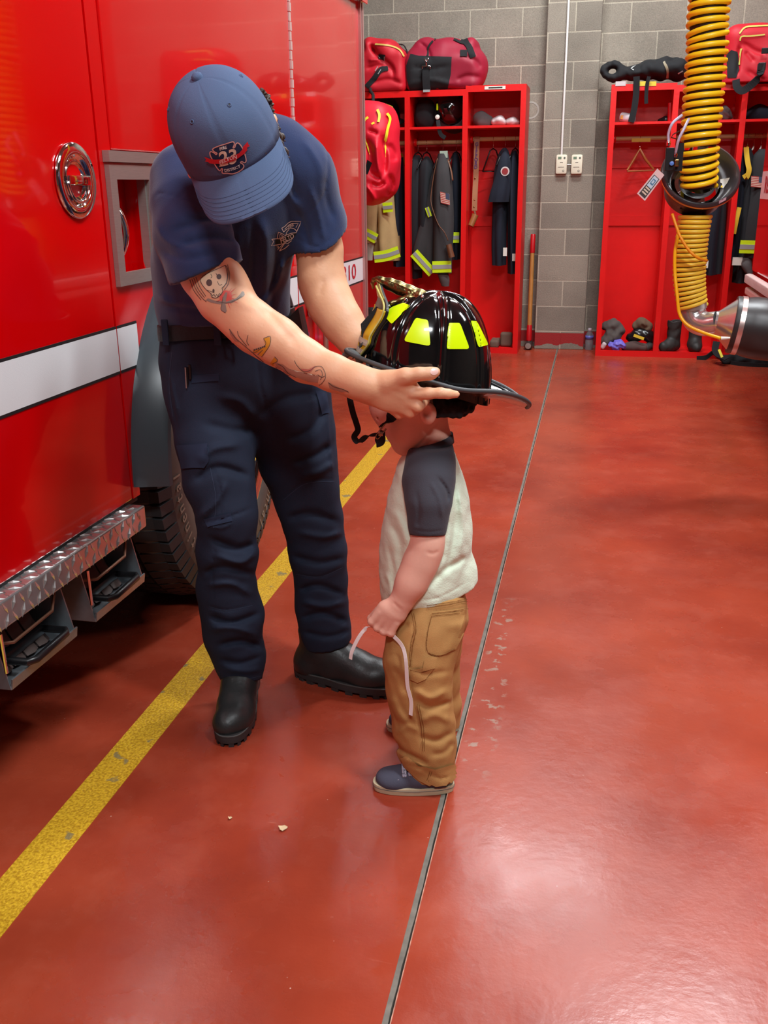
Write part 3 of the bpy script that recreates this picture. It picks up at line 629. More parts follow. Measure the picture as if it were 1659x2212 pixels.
# wheel
def make_wheel(cs, cz, r, o):
    wh = bpy.data.objects.new('rear_wheel', None)
    c = T(cs, o, cz); ax = (1, -TSL, 0)
    ty = MB(); prof = [(0.345, -0.03), (0.35, -0.004), (0.362, 0.004), (0.40, 0.0065), (0.445, 0.004), (0.475, -0.006), (0.494, -0.028), (r - .008, -0.05), (r, -0.075)]
    for k, w_ in enumerate((-.12, -.125, -.17, -.175, -.225)): prof.append((r if k % 2 == 0 else r - .012, w_)) if True else None
    prof += [(r, -0.27), (r - .02, -0.31), (0.45, -0.33), (0.31, -0.32)]
    ty.lathe(prof, c, ax, 96, ux=(0, 0, 1)); t = ty.build('tyre', mat('tyre_rubber', (78, 72, 66), rough=0.6, var=0.12, vscale=12), eng, ang=40)
    bl = MB(); n_ = 74
    for i in range(n_):
        a = 2 * math.pi * i / n_; d = np.array([TSL * math.cos(a), math.cos(a), math.sin(a)]); tt = np.array([0, -math.sin(a), math.cos(a)])
        for (q0, q1, rr) in ((-0.036, -0.115, 0.006), (-.128, -.167, .004), (-.178, -.222, .004), (-.234, -.3, .005)):
            P = []
            for h in (-0.02, rr):
                for sgn, q in ((-1, q0), (1, q0), (1, q1), (-1, q1)):
                    P.append(c + d * (r + h - (0.014 if q > -.04 else 0)) + tt * sgn * 0.0178 + np.array([q, 0, 0]))
            bl.hexa(P)
        P = []                           # shoulder lugs on the sidewall edge
        for h in (0.462, r - 0.004):
            for sgn, q in ((-1, 0.0), (1, 0.0), (1, -.03), (-1, -.03)): P.append(c + d * h + tt * sgn * 0.0165 + np.array([q + (0.003 if h < .47 else -.012), 0, 0]))
        bl.hexa(P)
    bl.build('tread_blocks', mat('tread_rubber', (44, 44, 46), rough=0.6, var=0.15, vscale=15), t)
    # raised sidewall lettering
    LM = mat('sidewall_letter', (124, 114, 100), rough=0.55)
    word = 'Continental'; vv, ff = [], []
    for rep in range(3):
        for i, ch in enumerate(word):
            v_, f_ = text_mesh(ch, 0.062, 0.0006, 0.9); a0 = 0.106 + rep * 2.094 + (i - 5) * 0.082
            k = len(vv)
            for p in v_:
                rad = 0.43 + p[1]; a = math.pi / 2 - (a0) - p[0] / 0.43
                vv.append(c + np.array([0.0085, 0, 0]) + rad * np.array([TSL * math.cos(a), math.cos(a), math.sin(a)]))
            ff += [tuple(x + k for x in q) for q in f_]
    meshobj('sidewall_lettering', vv, ff, LM, t)
    rm = MB(); rm.lathe([(0.352, -0.02), (0.347, 0.002), (0.335, 0.004), (0.295, -0.012), (0.28, -0.10), (0.235, -0.12), (0.22, -0.10), (0.16, -0.09), (0.15, 0.005), (0.12, 0.012), (0.115, 0.055), (0.08, 0.075), (0.0, 0.08)], c, ax, 64, ux=(0, 0, 1))
    ri = rm.build('wheel_rim', CHROME, eng, ang=40)
    for i in range(10):
        a = 2 * math.pi * i / 10; q = c + 0.19 * np.array([0, math.cos(a), math.sin(a)]) + np.array([-.095, 0, 0])
        MB().lathe([(0.018, 0), (0.018, 0.03), (0.01, 0.045), (0, 0.048)], q, ax, 6).build('lug_nut', CHROME, ri)
make_wheel(2.865, 0.52, 0.52, 0.02)
make_wheel_in = None
# diamond-plate rub step under the door
dp = MB(); tbox(dp, -0.6, 2.205, -0.02, 0.042, 0.445, 0.507)
dpo = dp.build('diamond_plate_step', ALU, eng)
md = dpo.modifiers.new('b', 'BEVEL'); md.width = 0.006; md.segments = 3
tr = MB()
for i in range(93):
    s = -0.55 + i * 0.0295
    for row, zz in enumerate((0.49, 0.46)):
        tilt = 1 if (i + row) % 2 else -1; cc = T(s, 0.0425, zz); dx = np.array([TSL, 1, 0]) * 0.008 * tilt + np.array([0, 0, 1]) * 0.015; dx2 = np.cross(dx, (1, 0, 0)); dx2 = dx2 / np.linalg.norm(dx2) * 0.0035
        tr.add([cc - dx, cc + dx2, cc + dx, cc - dx2, cc + np.array([0.0045, 0, 0])], [(0, 1, 4), (1, 2, 4), (2, 3, 4), (3, 0, 4)])
    for row, oo in enumerate((0.006, 0.028)):
        tilt = 1 if (i + row) % 2 else -1; cc = T(s, oo, 0.5075); dx = np.array([0, 1, 0]) * 0.008 * tilt + np.array([1, 0, 0]) * 0.014; dx2 = np.cross(dx, (0, 0, 1)); dx2 = dx2 / np.linalg.norm(dx2) * 0.0035
        tr.add([cc - dx, cc + dx2, cc + dx, cc - dx2, cc + np.array([0, 0, 0.0045])], [(0, 1, 4), (1, 2, 4), (2, 3, 4), (3, 0, 4)])
tr.build('raised_tread', ALU, dpo)
band(-.6, 2.25, 0.503, 0.516, -.004, INK, 'rubber_seal')
# wheel chocks in galvanised under-step holders
CHK = mat('chock_plastic', (74, 62, 58), rough=0.6, var=0.15, vscale=20)
def holder(s0, s1, zb, label_i):
    t = bpy.data.objects.new('chock_holder', None); COL.objects.link(t); t.location = tuple(T((s0 + s1) / 2, -.1, zb)); attach(t, eng)
    h = MB(); zt = 0.445; oi, oo = -0.17, 0.035
    def plate(p): n_ = np.cross(np.array(p[1]) - p[0], np.array(p[3]) - p[0]); n_ = n_ / np.linalg.norm(n_) * 0.0018; h.hexa([q - n_ for q in p] + [np.array(q) + n_ for q in p])
    plate([T(s0, oi, zb), T(s1, oi, zb), T(s1, oo, zb), T(s0, oo, zb)])
    plate([T(s0, oi, zb), T(s0, oo, zb), T(s0, oo - .03, zt), T(s0, oi, zt)]); plate([T(s1, oi, zb), T(s1, oo, zb), T(s1, oo - .03, zt), T(s1, oi, zt)])
    plate([T(s0, oo, zb), T(s1, oo, zb), T(s1, oo + .004, zb + .024), T(s0, oo + .004, zb + .024)]); plate([T(s0, oi, zb), T(s1, oi, zb), T(s1, oi, zt), T(s0, oi, zt)])
    ho = h.build('tray', GALV, t)
    ck = MB(); n_ = 4
    for i in range(n_):
        a = s0 + 0.03 + i * (s1 - s0 - 0.07) / n_; b_ = a + (s1 - s0 - 0.07) / n_ - 0.006
        R = []
        for f in np.linspace(0, 1, 8):
            z = zb + .012 + f * (zt - zb - .05); o = -0.005 - 0.05 * math.sin(f * 1.6); R.append([T(a, -.15, z), T(b_, -.15, z), T(b_, o, z), T((a + b_) / 2, o + .006, z), T(a, o, z)])
        ck.rings(R)
    ck.build('wheel_chock', CHK, t, ang=30)
    ba = MB().tube([T(s0 + .01, -.005, zt - .045), T(s0 + .05, .02, zt - .055), T(s1 - .06, .02, zt - .05), T(s1 - .01, .0, zt - .02)], 0.004, 6); ba.build('retaining_bar', mat('rusty_bar', (120, 84, 66), rough=0.5, metal=0.6), t)
    MB().tube([T(s0 - .002, oo - .005, zt - .01), T(s0 - .002, oo - .004, zt - .10)], 0.004, 8).build('hinge_pin', CHROME, t)
    hh = MB(); z = zb + .038; o1 = 0.055
    hh.tube([T(s0 + .05, -.06, z), T(s0 + .055, o1 - .01, z), T(s0 + .07, o1, z), T(s1 - .07, o1, z + .004), T(s1 - .055, o1 - .01, z + .004), T(s1 - .05, -.06, z)], 0.0085, 10); hh.box(T(s0 + .05, -.1, z - .012), T(s1 - .05, -.012, z + .01), bev=0.004)
    hh.build('chock_handle', BLACK, t, ang=40)
holder(1.915, 2.17, 0.300, 1); holder(1.565, 1.825, 0.305, 2); 
# ------------------------------------------------------------------ people: shared bits
def S(u, v, y, r): p = W(u, v, y); return (p, r * mpp(p))
def C2W(v): v = RW @ np.array(v, float); return v / np.linalg.norm(v)
SKIN = mat('adult_skin', (226, 172, 134), rough=0.5, sss=0.12, var=0.06, vscale=14, bump=0.0004, bscale=160)
KSKIN = mat('child_skin', (234, 180, 158), rough=0.5, sss=0.15, var=0.05, vscale=20, bump=0.0002, bscale=200)
NAIL = mat('fingernail', (240, 196, 184), rough=0.25)
SHIRT = mat('navy_tee_cloth', (42, 56, 92), rough=0.95, sheen=0.25, bump=0.0005, bscale=500, var=0.07, vscale=9, spec=0.2)
CAPM = mat('slate_blue_cap_cloth', (80, 97, 128), rough=0.9, bump=0.0004, bscale=600, var=0.05, spec=0.25)
PANT = mat('dark_navy_twill', (30, 38, 56), rough=0.85, bump=0.0004, bscale=500, var=0.1, vscale=10, spec=0.3)
THREAD = mat('navy_stitching', (52, 62, 84), rough=0.9)
BOOT = mat('black_oiled_leather', (38, 40, 40), rough=0.42, var=0.25, vscale=14, bump=0.0006, bscale=120)
SOLE = mat('black_rubber_sole', (48, 47, 47), rough=0.6, var=0.1)
HAIR = mat('dark_brown_hair', (58, 40, 30), rough=0.6)
ORI = lambda z0: None

fireman = thing('person', 'tall person in blue cap and navy tee, bending to set a helmet on the child', 'person', (-0.78, 2.15, 0))
# ---- body: arms, hands, neck, head and torso as one surface
B = SDF((-1.03, 1.52, 0.82), (-0.20, 2.36, 1.52), 0.0034)
B.chain([S(485, 640, 2.16, 105), S(500, 500, 2.08, 104), S(520, 400, 2.01, 88), S(535, 345, 1.97, 50)], k=0.04, fy=0.7)
B.cap(W(400, 395, 1.95), W(650, 372, 2.04), .045, .045, 0.03)
B.chain([S(398, 398, 1.94, 52), S(418, 490, 1.88, 58), S(449, 588, 1.84, 58), S(484, 642, 1.82, 56), S(522, 684, 1.80, 48), S(556, 712, 1.795, 50), S(600, 738, 1.79, 48), S(660, 780, 1.785, 42), S(720, 806, 1.775, 36), S(770, 824, 1.765, 33), S(800, 835, 1.76, 34)], k=0.022, fy=0.92)
B.ell(W(490, 615, 1.81), (.036, .028, .05), k=.03)                # biceps
B.chain([S(655, 375, 2.04, 46), S(678, 460, 2.08, 47), S(690, 540, 2.09, 47), S(694, 600, 2.08, 46), S(700, 625, 2.075, 44), S(716, 660, 2.06, 46), S(742, 700, 2.04, 42), S(768, 735, 2.025, 34), S(788, 762, 2.02, 29)], k=0.022, fy=0.92)
# right hand on the helmet brim: palm, thumb, four fingers
B.chain([S(806, 838, 1.76, 34), S(842, 846, 1.762, 38), S(872, 858, 1.765, 33)], k=0.012, fy=0.42)
B.chain([S(880, 836, 1.765, 19), S(893, 850, 1.765, 17)], k=.012, fy=.7)
B.chain([S(838, 826, 1.755, 20), S(876, 812, 1.75, 15), S(906, 808, 1.752, 12.5), S(930, 807, 1.757, 11.5), S(943, 803, 1.76, 9.0)], k=0.012)      # thumb
B.chain([S(893, 852, 1.76, 14.5), S(925, 850, 1.757, 12.5), S(952, 849, 1.757, 11.5), S(968, 851, 1.762, 10.5), S(985, 852, 1.775, 8.5)], k=0.005)  # index
B.chain([S(884, 868, 1.765, 14), S(903, 879, 1.76, 12), S(912, 872, 1.785, 10), S(920, 866, 1.81, 9)], k=0.005)                                  # middle
B.chain([S(868, 880, 1.768, 13), S(886, 892, 1.768, 11), S(897, 886, 1.795, 9.5), S(906, 878, 1.815, 9)], k=0.005)                               # ring
B.chain([S(850, 884, 1.772, 12), S(862, 895, 1.776, 10), S(874, 892, 1.798, 9), S(884, 886, 1.815, 8)], k=0.005)                                 # little
B.crease([(948, 838), (954, 846), (952, 858)], 1.6, .0012); B.crease([(958, 840), (962, 850)], 1.5, .001); B.crease([(910, 862), (880, 862)], 3, .002)
B.crease([(845, 850), (880, 866)], 4, -.0012); B.crease([(850, 838), (890, 848)], 4, -.0012)
# left hand behind the helmet: palm and fingers on the far side of the brim
B.chain([S(792, 770, 2.025, 29), S(806, 792, 2.04, 32), S(820, 812, 2.06, 30)], k=.012, fy=.5)
for i, (a, b_) in enumerate(((824, 798), (830, 810), (832, 822), (830, 834))):
    B.chain([S(a, b_, 2.06, 10), S(a + 26, b_ + 4, 2.075, 9), S(a + 46, b_ + 10, 2.06, 8), S(a + 58, b_ + 14, 2.04, 7)], k=.004)
B.chain([S(806, 786, 2.04, 12), S(830, 772, 2.05, 10.5), S(850, 770, 2.05, 9)], k=.008)
# neck and head
CF = C2W((.27, .80, -.64)); CU0 = np.array(C2W((-.30, -.56, -.77))); CU = CU0 - CF * (CU0 @ CF); CU /= np.linalg.norm(CU); CS = np.cross(CU, CF)
CC = W(487, 290, 1.745)
B.chain([(W(540, 340, 1.98), .062), (CC - CU * .05 - CF * .04, .058)], k=.03)
HM = np.array([CS, CF, CU])
B.ell(CC - CF * .004 + CU * .012, (.077, .097, .10), HM, k=.01)
B.ell(CC + CF * .035 - CU * .065, (.058, .055, .065), HM, k=.03)
B.cap(CC + CF * .092 - CU * .02, CC + CF * .105 - CU * .055, .008, .014, .012)
for sg in (-1, 1):
    B.ell(CC + CF * .078 + CS * sg * .032 - CU * .022, (.014, .01, .010), HM, k=.008, op='cut'); B.ell(CC + CF * .072 + CS * sg * .032 - CU * .022, (.012, .012, .012), HM, k=.003)
    B.ell(CC + CS * sg * .080 - CU * .03 - CF * .005, (.010, .018, .030), HM, k=.006)
B.cap(CC + CF * .086 - CU * .083 - CS * .02, CC + CF * .086 - CU * .083 + CS * .02, .006, .006, .006)
B.crease([(570, 665), (600, 700), (640, 745)], 9, .003); B.crease([(487, 625), (520, 655), (560, 668)], 8, -.002); B.crease([(690, 640), (700, 600)], 6, .002)
body = B.build('body', SKIN, fireman)
bvB = bvh_of(body)
nv_, nf_ = [], []
for (u, v_, w_, h_, rot) in ((938, 803, 9, 7, -.2),):
    pts = [(u + w_ * math.cos(a) * math.cos(rot) - h_ * math.sin(a) * math.sin(rot), v_ + w_ * math.cos(a) * math.sin(rot) + h_ * math.sin(a) * math.cos(rot)) for a in np.linspace(0, 2 * math.pi, 14, endpoint=False)]
    decal('fingernail', pts, [tuple(range(14))], bvB, NAIL, body, off=.0006, sub=2, maxlen=5)
# ---- tattoos
TK = mat('tattoo_black_ink', (86, 78, 74), rough=0.5); TG = mat('tattoo_grey_ink', (148, 136, 124), rough=0.5); TR = mat('tattoo_red_ink', (222, 96, 84), rough=0.5); TY = mat('tattoo_amber_ink', (214, 146, 40), rough=0.5); TC = mat('tattoo_bone', (226, 204, 168), rough=0.5)
def Z8(p): return [(380 + a * .2893, 540 + b_ * .2893) for a, b_ in p]
def poly(p): return [tuple(q) for q in p], [tuple(range(len(p)))]
rays = []
for i in range(26):
    a = 2 * math.pi * i / 26; L_ = 44 + 18 * ((i * 7) % 3); c0 = (372, 350)
    if math.sin(a) < -0.35 and math.cos(a) < 0.3: continue
    rays.append(poly(Z8([(c0[0] + 8 * math.cos(a + 1.5), c0[1] + 8 * math.sin(a + 1.5)), (c0[0] + L_ * 1.35 * math.cos(a), c0[1] + L_ * 1.35 * math.sin(a)), (c0[0] - 8 * math.cos(a + 1.5), c0[1] - 8 * math.sin(a + 1.5))])))
rays.append(poly(Z8([(372 + 46 * math.cos(a), 345 + 44 * math.sin(a)) for a in np.linspace(0, 6.283, 16, endpoint=False)])))
decal('tattoo_red_rays', *join2(rays), bvB, TR, body, off=.0004)
decal('tattoo_bones', *join2([poly(Z8([(240, 360), (300, 382), (380, 385), (450, 362), (480, 330), (492, 310), (508, 312), (514, 335), (500, 350), (470, 366), (420, 395), (330, 405), (262, 392), (225, 375)])), poly(Z8([(372, 315), (385, 320), (370, 400), (380, 455), (370, 470), (350, 460), (335, 445), (345, 400), (352, 350)]))]), bvB, TG, body, off=.0006)
skull = [(205, 195), (260, 165), (330, 135), (372, 118), (388, 160), (382, 230), (360, 270), (345, 285), (350, 310), (330, 340), (300, 358), (268, 350), (262, 325), (232, 300), (200, 262), (185, 225)]
decal('tattoo_skull', *poly(Z8(skull)), bvB, TC, body, off=.0007)
sk = [stroke2(Z8(skull + skull[:1]), 1.3, 3)]
for p in ([(120, 215), (150, 290), (200, 360), (230, 385)], [(135, 208), (165, 285), (215, 355)], [(150, 200), (180, 275), (225, 345)], [(105, 222), (135, 300), (190, 372)],
          [(385, 110), (400, 180), (392, 250), (362, 300)], [(370, 120), (384, 190), (376, 255)], [(262, 180), (270, 200), (262, 212)], [(300, 175), (308, 190)],
          [(310, 235), (325, 262), (345, 258)], [(268, 325), (275, 345), (285, 330), (295, 350), (305, 332), (315, 348), (325, 326), (338, 338)], [(236, 300), (262, 310), (290, 322)]):
    sk.append(stroke2(Z8(p), 1.2, 4))
for p in ([(300, 382), (380, 396), (455, 372), (490, 345)], [(352, 350), (345, 400), (338, 445), (372, 470)]): sk.append(stroke2(Z8(p), .9, 4))
for (cx, cy, rx, ry) in ((250, 245, 22, 26), (322, 200, 18, 20), (282, 305, 8, 14)):
    sk.append(poly(Z8([(cx + rx * math.cos(a), cy + ry * math.sin(a)) for a in np.linspace(0, 6.283, 14, endpoint=False)])))
decal('tattoo_line_work', *join2(sk), bvB, TK, body, off=.001, sub=2)
decal('tattoo_amber_hull', *join2([poly(Z8([(655, 660), (700, 650), (706, 690), (690, 730), (640, 795), (612, 778), (650, 740), (668, 705)])), poly(Z8([(575, 745), (620, 742), (668, 712), (650, 748), (600, 772), (580, 765)])), poly(Z8([(708, 838), (735, 800), (756, 826), (735, 850), (728, 868), (705, 850)]))]), bvB, TY, body, off=.0005)
ln = [stroke2(Z8(p), 1.1, 4) for p in ([(400, 590), (440, 650), (520, 720), (600, 790), (680, 860)], [(460, 605), (470, 640), (500, 680), (530, 715)], [(540, 635), (530, 680), (545, 710)], [(655, 660), (704, 645), (706, 690), (690, 730), (640, 798)], [(655, 662), (672, 690), (662, 715), (600, 760), (575, 760)],
     [(610, 782), (650, 745)], [(738, 795), (760, 826), (720, 850)], [(885, 825), (905, 862), (950, 905), (1000, 900), (1040, 872), (1085, 870), (1110, 905), (1118, 950), (1095, 990), (1070, 1010)], [(1040, 905), (1080, 895), (1095, 930), (1080, 970)], [(760, 850), (800, 870), (840, 920), (900, 950)], [(745, 870), (780, 905), (850, 940)], [(1140, 990), (1180, 1020), (1250, 1040), (1292, 1062)], [(1060, 930), (1090, 950), (1112, 940)])]
for i in range(6): ln.append(poly(Z8([(588 + i * 15 + 7 * math.cos(a), 745 - i * 5 + 7 * math.sin(a)) for a in np.linspace(0, 6.283, 8, endpoint=False)])))
decal('tattoo_forearm_lines', *join2(ln), bvB, TK, body, off=.0008, sub=2)
decal('tattoo_forearm_shading', *join2([poly(Z8([(735, 835), (800, 855), (850, 890), (920, 940), (1000, 950), (1070, 940), (1060, 990), (990, 985), (900, 950), (820, 920), (770, 900)])), poly(Z8([(400, 585), (440, 640), (470, 690), (440, 680), (405, 630)])), poly(Z8([(1135, 985), (1200, 1020), (1290, 1055), (1240, 1062), (1150, 1035)]))]), bvB, mat('tattoo_faded_ink', (176, 134, 112), rough=.5), body, off=.0005)
decal('tattoo_red_scroll', *poly(Z8([(930, 885), (990, 890), (1040, 865), (1030, 885), (1000, 915), (960, 910)])), bvB, mat('tattoo_pale_red', (206, 122, 104), rough=.5), body, off=.0006)

# ---- hair curls at the temple and nape
hr = MB(); rs = np.random.RandomState(3)
for i in range(150):
    a = rs.uniform(-1.1, 2.6); dn = rs.uniform(-.005, .055); base = CC + CS * .0 + 0.083 * math.cos(a) * (-CF) * 1.05 + (0.078 * math.sin(a) * CS if True else 0) * 1
    base = CC - CF * math.cos(a) * .098 + CS * math.sin(a) * .082 - CU * dn
    d = rs.randn(3) * .5 + (base - CC) / .09 * .6; pts = [base]; q = base.copy()
    for k in range(7): ang = k * 1.1 + i; q = q + (-CU * .0035 + d * .0012 + (CS * math.cos(ang) + CF * math.sin(ang)) * .0042); pts.append(q.copy())
    hr.tube(pts, [.003, .0034, .0034, .0032, .003, .0026, .0018, .0008], 5)
hr.build('hair', HAIR, fireman, smooth=True)
# mirror guard: hair on the side facing right in the photo
hr = MB()
for i in range(170):
    q = np.array([0, 0, 0.]); t = i / 169.; u = np.interp(t, [0, .25, .6, 1], [566, 580, 590, 592]) + rs.uniform(-9, 6); v = 196 + t * 128 + rs.uniform(-4, 4)
    q = W(u, v, 1.79 + rs.uniform(-.02, .04)); pts = [q]
    for k in range(6): ang = k * 1.3 + i; q = q + np.array([.0008, 0, -.0022]) + np.array([math.cos(ang), .5 * math.sin(ang * 1.3), math.sin(ang)]) * .0042; pts.append(q)
    hr.tube(pts, [.0022, .0028, .0028, .0026, .002, .001, .0006][:len(pts)], 5)
hr.build('hair', HAIR, fireman, smooth=True)

# ---- t-shirt
Tt = SDF((-1.06, 1.70, 0.96), (-0.44, 2.36, 1.50), 0.004)
Tt.chain([S(484, 690, 2.185, 134), S(478, 640, 2.17, 134), S(478, 560, 2.13, 134), S(492, 480, 2.075, 137), S(512, 410, 2.02, 122), S(540, 345, 1.99, 74)], k=0.05, fy=0.74)
Tt.chain([S(402, 388, 1.94, 66), S(470, 372, 1.98, 70), S(560, 335, 2.02, 66), S(600, 330, 2.03, 62), S(658, 372, 2.045, 60)], k=0.04)
Tt.ell(W(545, 640, 2.13), (.06, .075, .06), k=.03)
cutp = [W(352, 712, 2.1), W(618, 690, 2.1), W(485, 696, 2.24)]
nn_ = np.cross(cutp[1] - cutp[0], cutp[2] - cutp[0]); nn_ = nn_ if nn_[2] < 0 else -nn_; Tt.plane(cutp[0], nn_)
def sleeve(pts, a, b_, c_, yb, k=.03, inner=.004):
    Q = SDF((-1.06, 1.70, 0.96), (-0.44, 2.36, 1.50), 0.004); Q.chain(pts, k=.02, fy=.95)
    n_ = np.cross(b_ - a, c_ - a); n_ = n_ if n_[2] < 0 else -n_; Q.plane(a, n_)
    In = SDF((-1.06, 1.70, 0.96), (-0.44, 2.36, 1.50), 0.004); p0, r0 = pts[-2]; p1, r1 = pts[-1]; In.chain([(p0 * .6 + p1 * .4, min(r0, r1) - .005), (p1, r1 - .005)], k=.01, fy=.95)
    d = (np.array(a) - pts[-1][0]); Q.F = np.maximum(Q.F, np.minimum(-In.F, 1)) if inner else Q.F
    h = np.maximum(k - np.abs(Tt.F - Q.F), 0) / k; Tt.F = np.minimum(Tt.F, Q.F) - h * h * k * .25
sleeve([S(396, 392, 1.935, 66), S(404, 440, 1.90, 76), S(418, 510, 1.865, 82), S(440, 580, 1.84, 79), S(470, 650, 1.82, 77)], W(379, 617, 1.84), W(511, 565, 1.84), W(446, 585, 1.77), 1.97)
sleeve([S(655, 368, 2.045, 58), S(668, 420, 2.07, 62), S(684, 480, 2.09, 62), S(694, 540, 2.09, 60), S(698, 580, 2.09, 60)], W(636, 522, 2.09), W(748, 492, 2.09), W(690, 545, 2.03), 2.2)
for p, w_, a in (([(333, 428), (350, 418), (400, 432), (440, 455)], 2.2, .002), ([(480, 455), (430, 480), (370, 500)], 9, .007), ([(505, 520), (450, 515), (380, 535)], 9, .007), ([(500, 490), (460, 478), (400, 470)], 6, .005),
                 ([(345, 540), (400, 560), (470, 545)], 8, .005), ([(335, 480), (360, 520), (420, 540)], 7, -.005), ([(590, 330), (610, 390), (650, 455)], 7, -.006), ([(606, 330), (628, 390), (640, 440)], 7, .006),
                 ([(565, 470), (575, 540), (568, 640)], 10, -.007), ([(600, 500), (596, 580), (580, 660)], 8, .006), ([(545, 470), (548, 560), (540, 660)], 8, .007), ([(612, 560), (598, 610), (560, 670)], 7, -.008),
                 ([(520, 500), (505, 590), (490, 660)], 9, -.005), ([(470, 600), (440, 650), (380, 680)], 10, -.006), ([(500, 640), (440, 668), (360, 662)], 8, .006), ([(345, 640), (370, 655), (420, 655)], 7, -.005),
                 ([(655, 300), (690, 360), (700, 430)], 8, -.004), ([(700, 380), (705, 430), (722, 480)], 7, .005), ([(668, 400), (690, 470), (700, 520)], 6, -.005), ([(640, 450), (660, 500), (668, 540)], 7, .004),
                 ([(700, 300), (708, 350), (700, 420), (660, 470)], 2.2, .0022), ([(381, 607), (440, 592), (509, 556)], 1.8, .0018), ([(640, 514), (690, 533), (745, 483)], 1.8, .0018)):
    Tt.crease(p, w_, a)
Tt.noise(26, .0016, 3)
tee = Tt.build('t_shirt', SHIRT, fireman); bvT = bvh_of(tee); bvT_r = bvT
# chest emblem
def Z2(p): return [(560 + a * .1085, 440 + b_ * .1085) for a, b_ in p]
EM = mat('faded_print', (212, 190, 182), rough=0.8); EMG = mat('print_black_green', (14, 28, 28), rough=0.8)
decal('emblem_ribbon', *poly(Z2([(315, 720), (420, 690), (520, 620), (640, 582), (742, 575), (715, 640), (660, 690), (560, 740), (470, 790), (318, 820)])), bvT, EMG, tee, off=.0006)
es = [stroke2(Z2(p), 1.6, n_) for p, n_ in (([(440, 485), (500, 450), (570, 380), (640, 345), (828, 347), (800, 430), (742, 560)], 1), ([(500, 505), (590, 415), (650, 388), (775, 388), (728, 470)], 1),
      ([(440, 485), (480, 560)], 1), ([(480, 560), (520, 520), (570, 490), (630, 480), (700, 500), (750, 550)], 3), ([(375, 560), (490, 610)], 1), ([(375, 560), (350, 690)], 1), ([(410, 600), (470, 640), (400, 670), (410, 600)], 1),
      ([(240, 705), (345, 690), (420, 690), (520, 620), (640, 582), (742, 572)], 1), ([(240, 705), (280, 745), (232, 835), (318, 820), (470, 790), (560, 740), (660, 690)], 1), ([(345, 830), (355, 915), (470, 800)], 1), ([(400, 935), (500, 780), (560, 790), (640, 730)], 1), ([(400, 935), (510, 880), (590, 810)], 1), ([(375, 835), (380, 880)], 1), ([(520, 640), (540, 560), (590, 505)], 1))]
x_ = np.array([.92, -.39]); y_ = np.array([-.25, -.97])
es.append(warp_text('FIRE', 7.5, Z2([(625, 440)])[0], x_, y_, .2)); es.append(warp_text('FELTO', 13.5, Z2([(555, 690)])[0], x_ * .82, y_, .35))
decal('emblem_lines', *join2(es), bvT, EM, tee, off=.0012, sub=1)

# ---- trousers
P_ = SDF((-1.08, 1.85, 0.05), (-0.50, 2.42, 1.03), 0.0042)
P_.chain([S(488, 735, 2.195, 136), S(492, 770, 2.19, 139), S(505, 800, 2.19, 146)], k=.03, fy=.8); P_.plane(W(490, 732, 2.06), (-.06, 0, 1))
P_.chain([S(450, 790, 2.18, 98), S(455, 860, 2.15, 92), S(466, 960, 2.11, 81), S(474, 1040, 2.08, 73), S(490, 1110, 2.065, 62), S(490, 1192, 2.075, 62), S(490, 1280, 2.09, 61), S(503, 1330, 2.095, 64), S(503, 1375, 2.10, 58), S(518, 1420, 2.10, 52), S(526, 1485, 2.09, 42)], k=.025, fy=.95)
P_.chain([S(585, 790, 2.21, 100), S(615, 860, 2.22, 96), S(632, 930, 2.225, 88), S(645, 1000, 2.23, 80), S(662, 1065, 2.235, 68), S(674, 1120, 2.24, 62), S(686, 1190, 2.25, 60), S(693, 1260, 2.26, 54), S(694, 1310, 2.265, 53), S(702, 1360, 2.27, 52), S(712, 1405, 2.275, 52)], k=.025, fy=.95)
a_, b_, c_ = W(486, 1478, 2.06), W(568, 1470, 2.06), W(526, 1470, 2.16); n_ = np.cross(b_ - a_, c_ - a_); n_ = n_ if n_[2] < 0 else -n_; P_.plane(a_, n_, box=((-1.08, 1.85, 0), (-.745, 2.42, .3)))
a_, b_, c_ = W(652, 1398, 2.27), W(770, 1385, 2.27), W(710, 1412, 2.2); n_ = np.cross(b_ - a_, c_ - a_); n_ = n_ if n_[2] < 0 else -n_; P_.plane(a_, n_, box=((-.745, 1.85, 0), (-.4, 2.42, .35)))
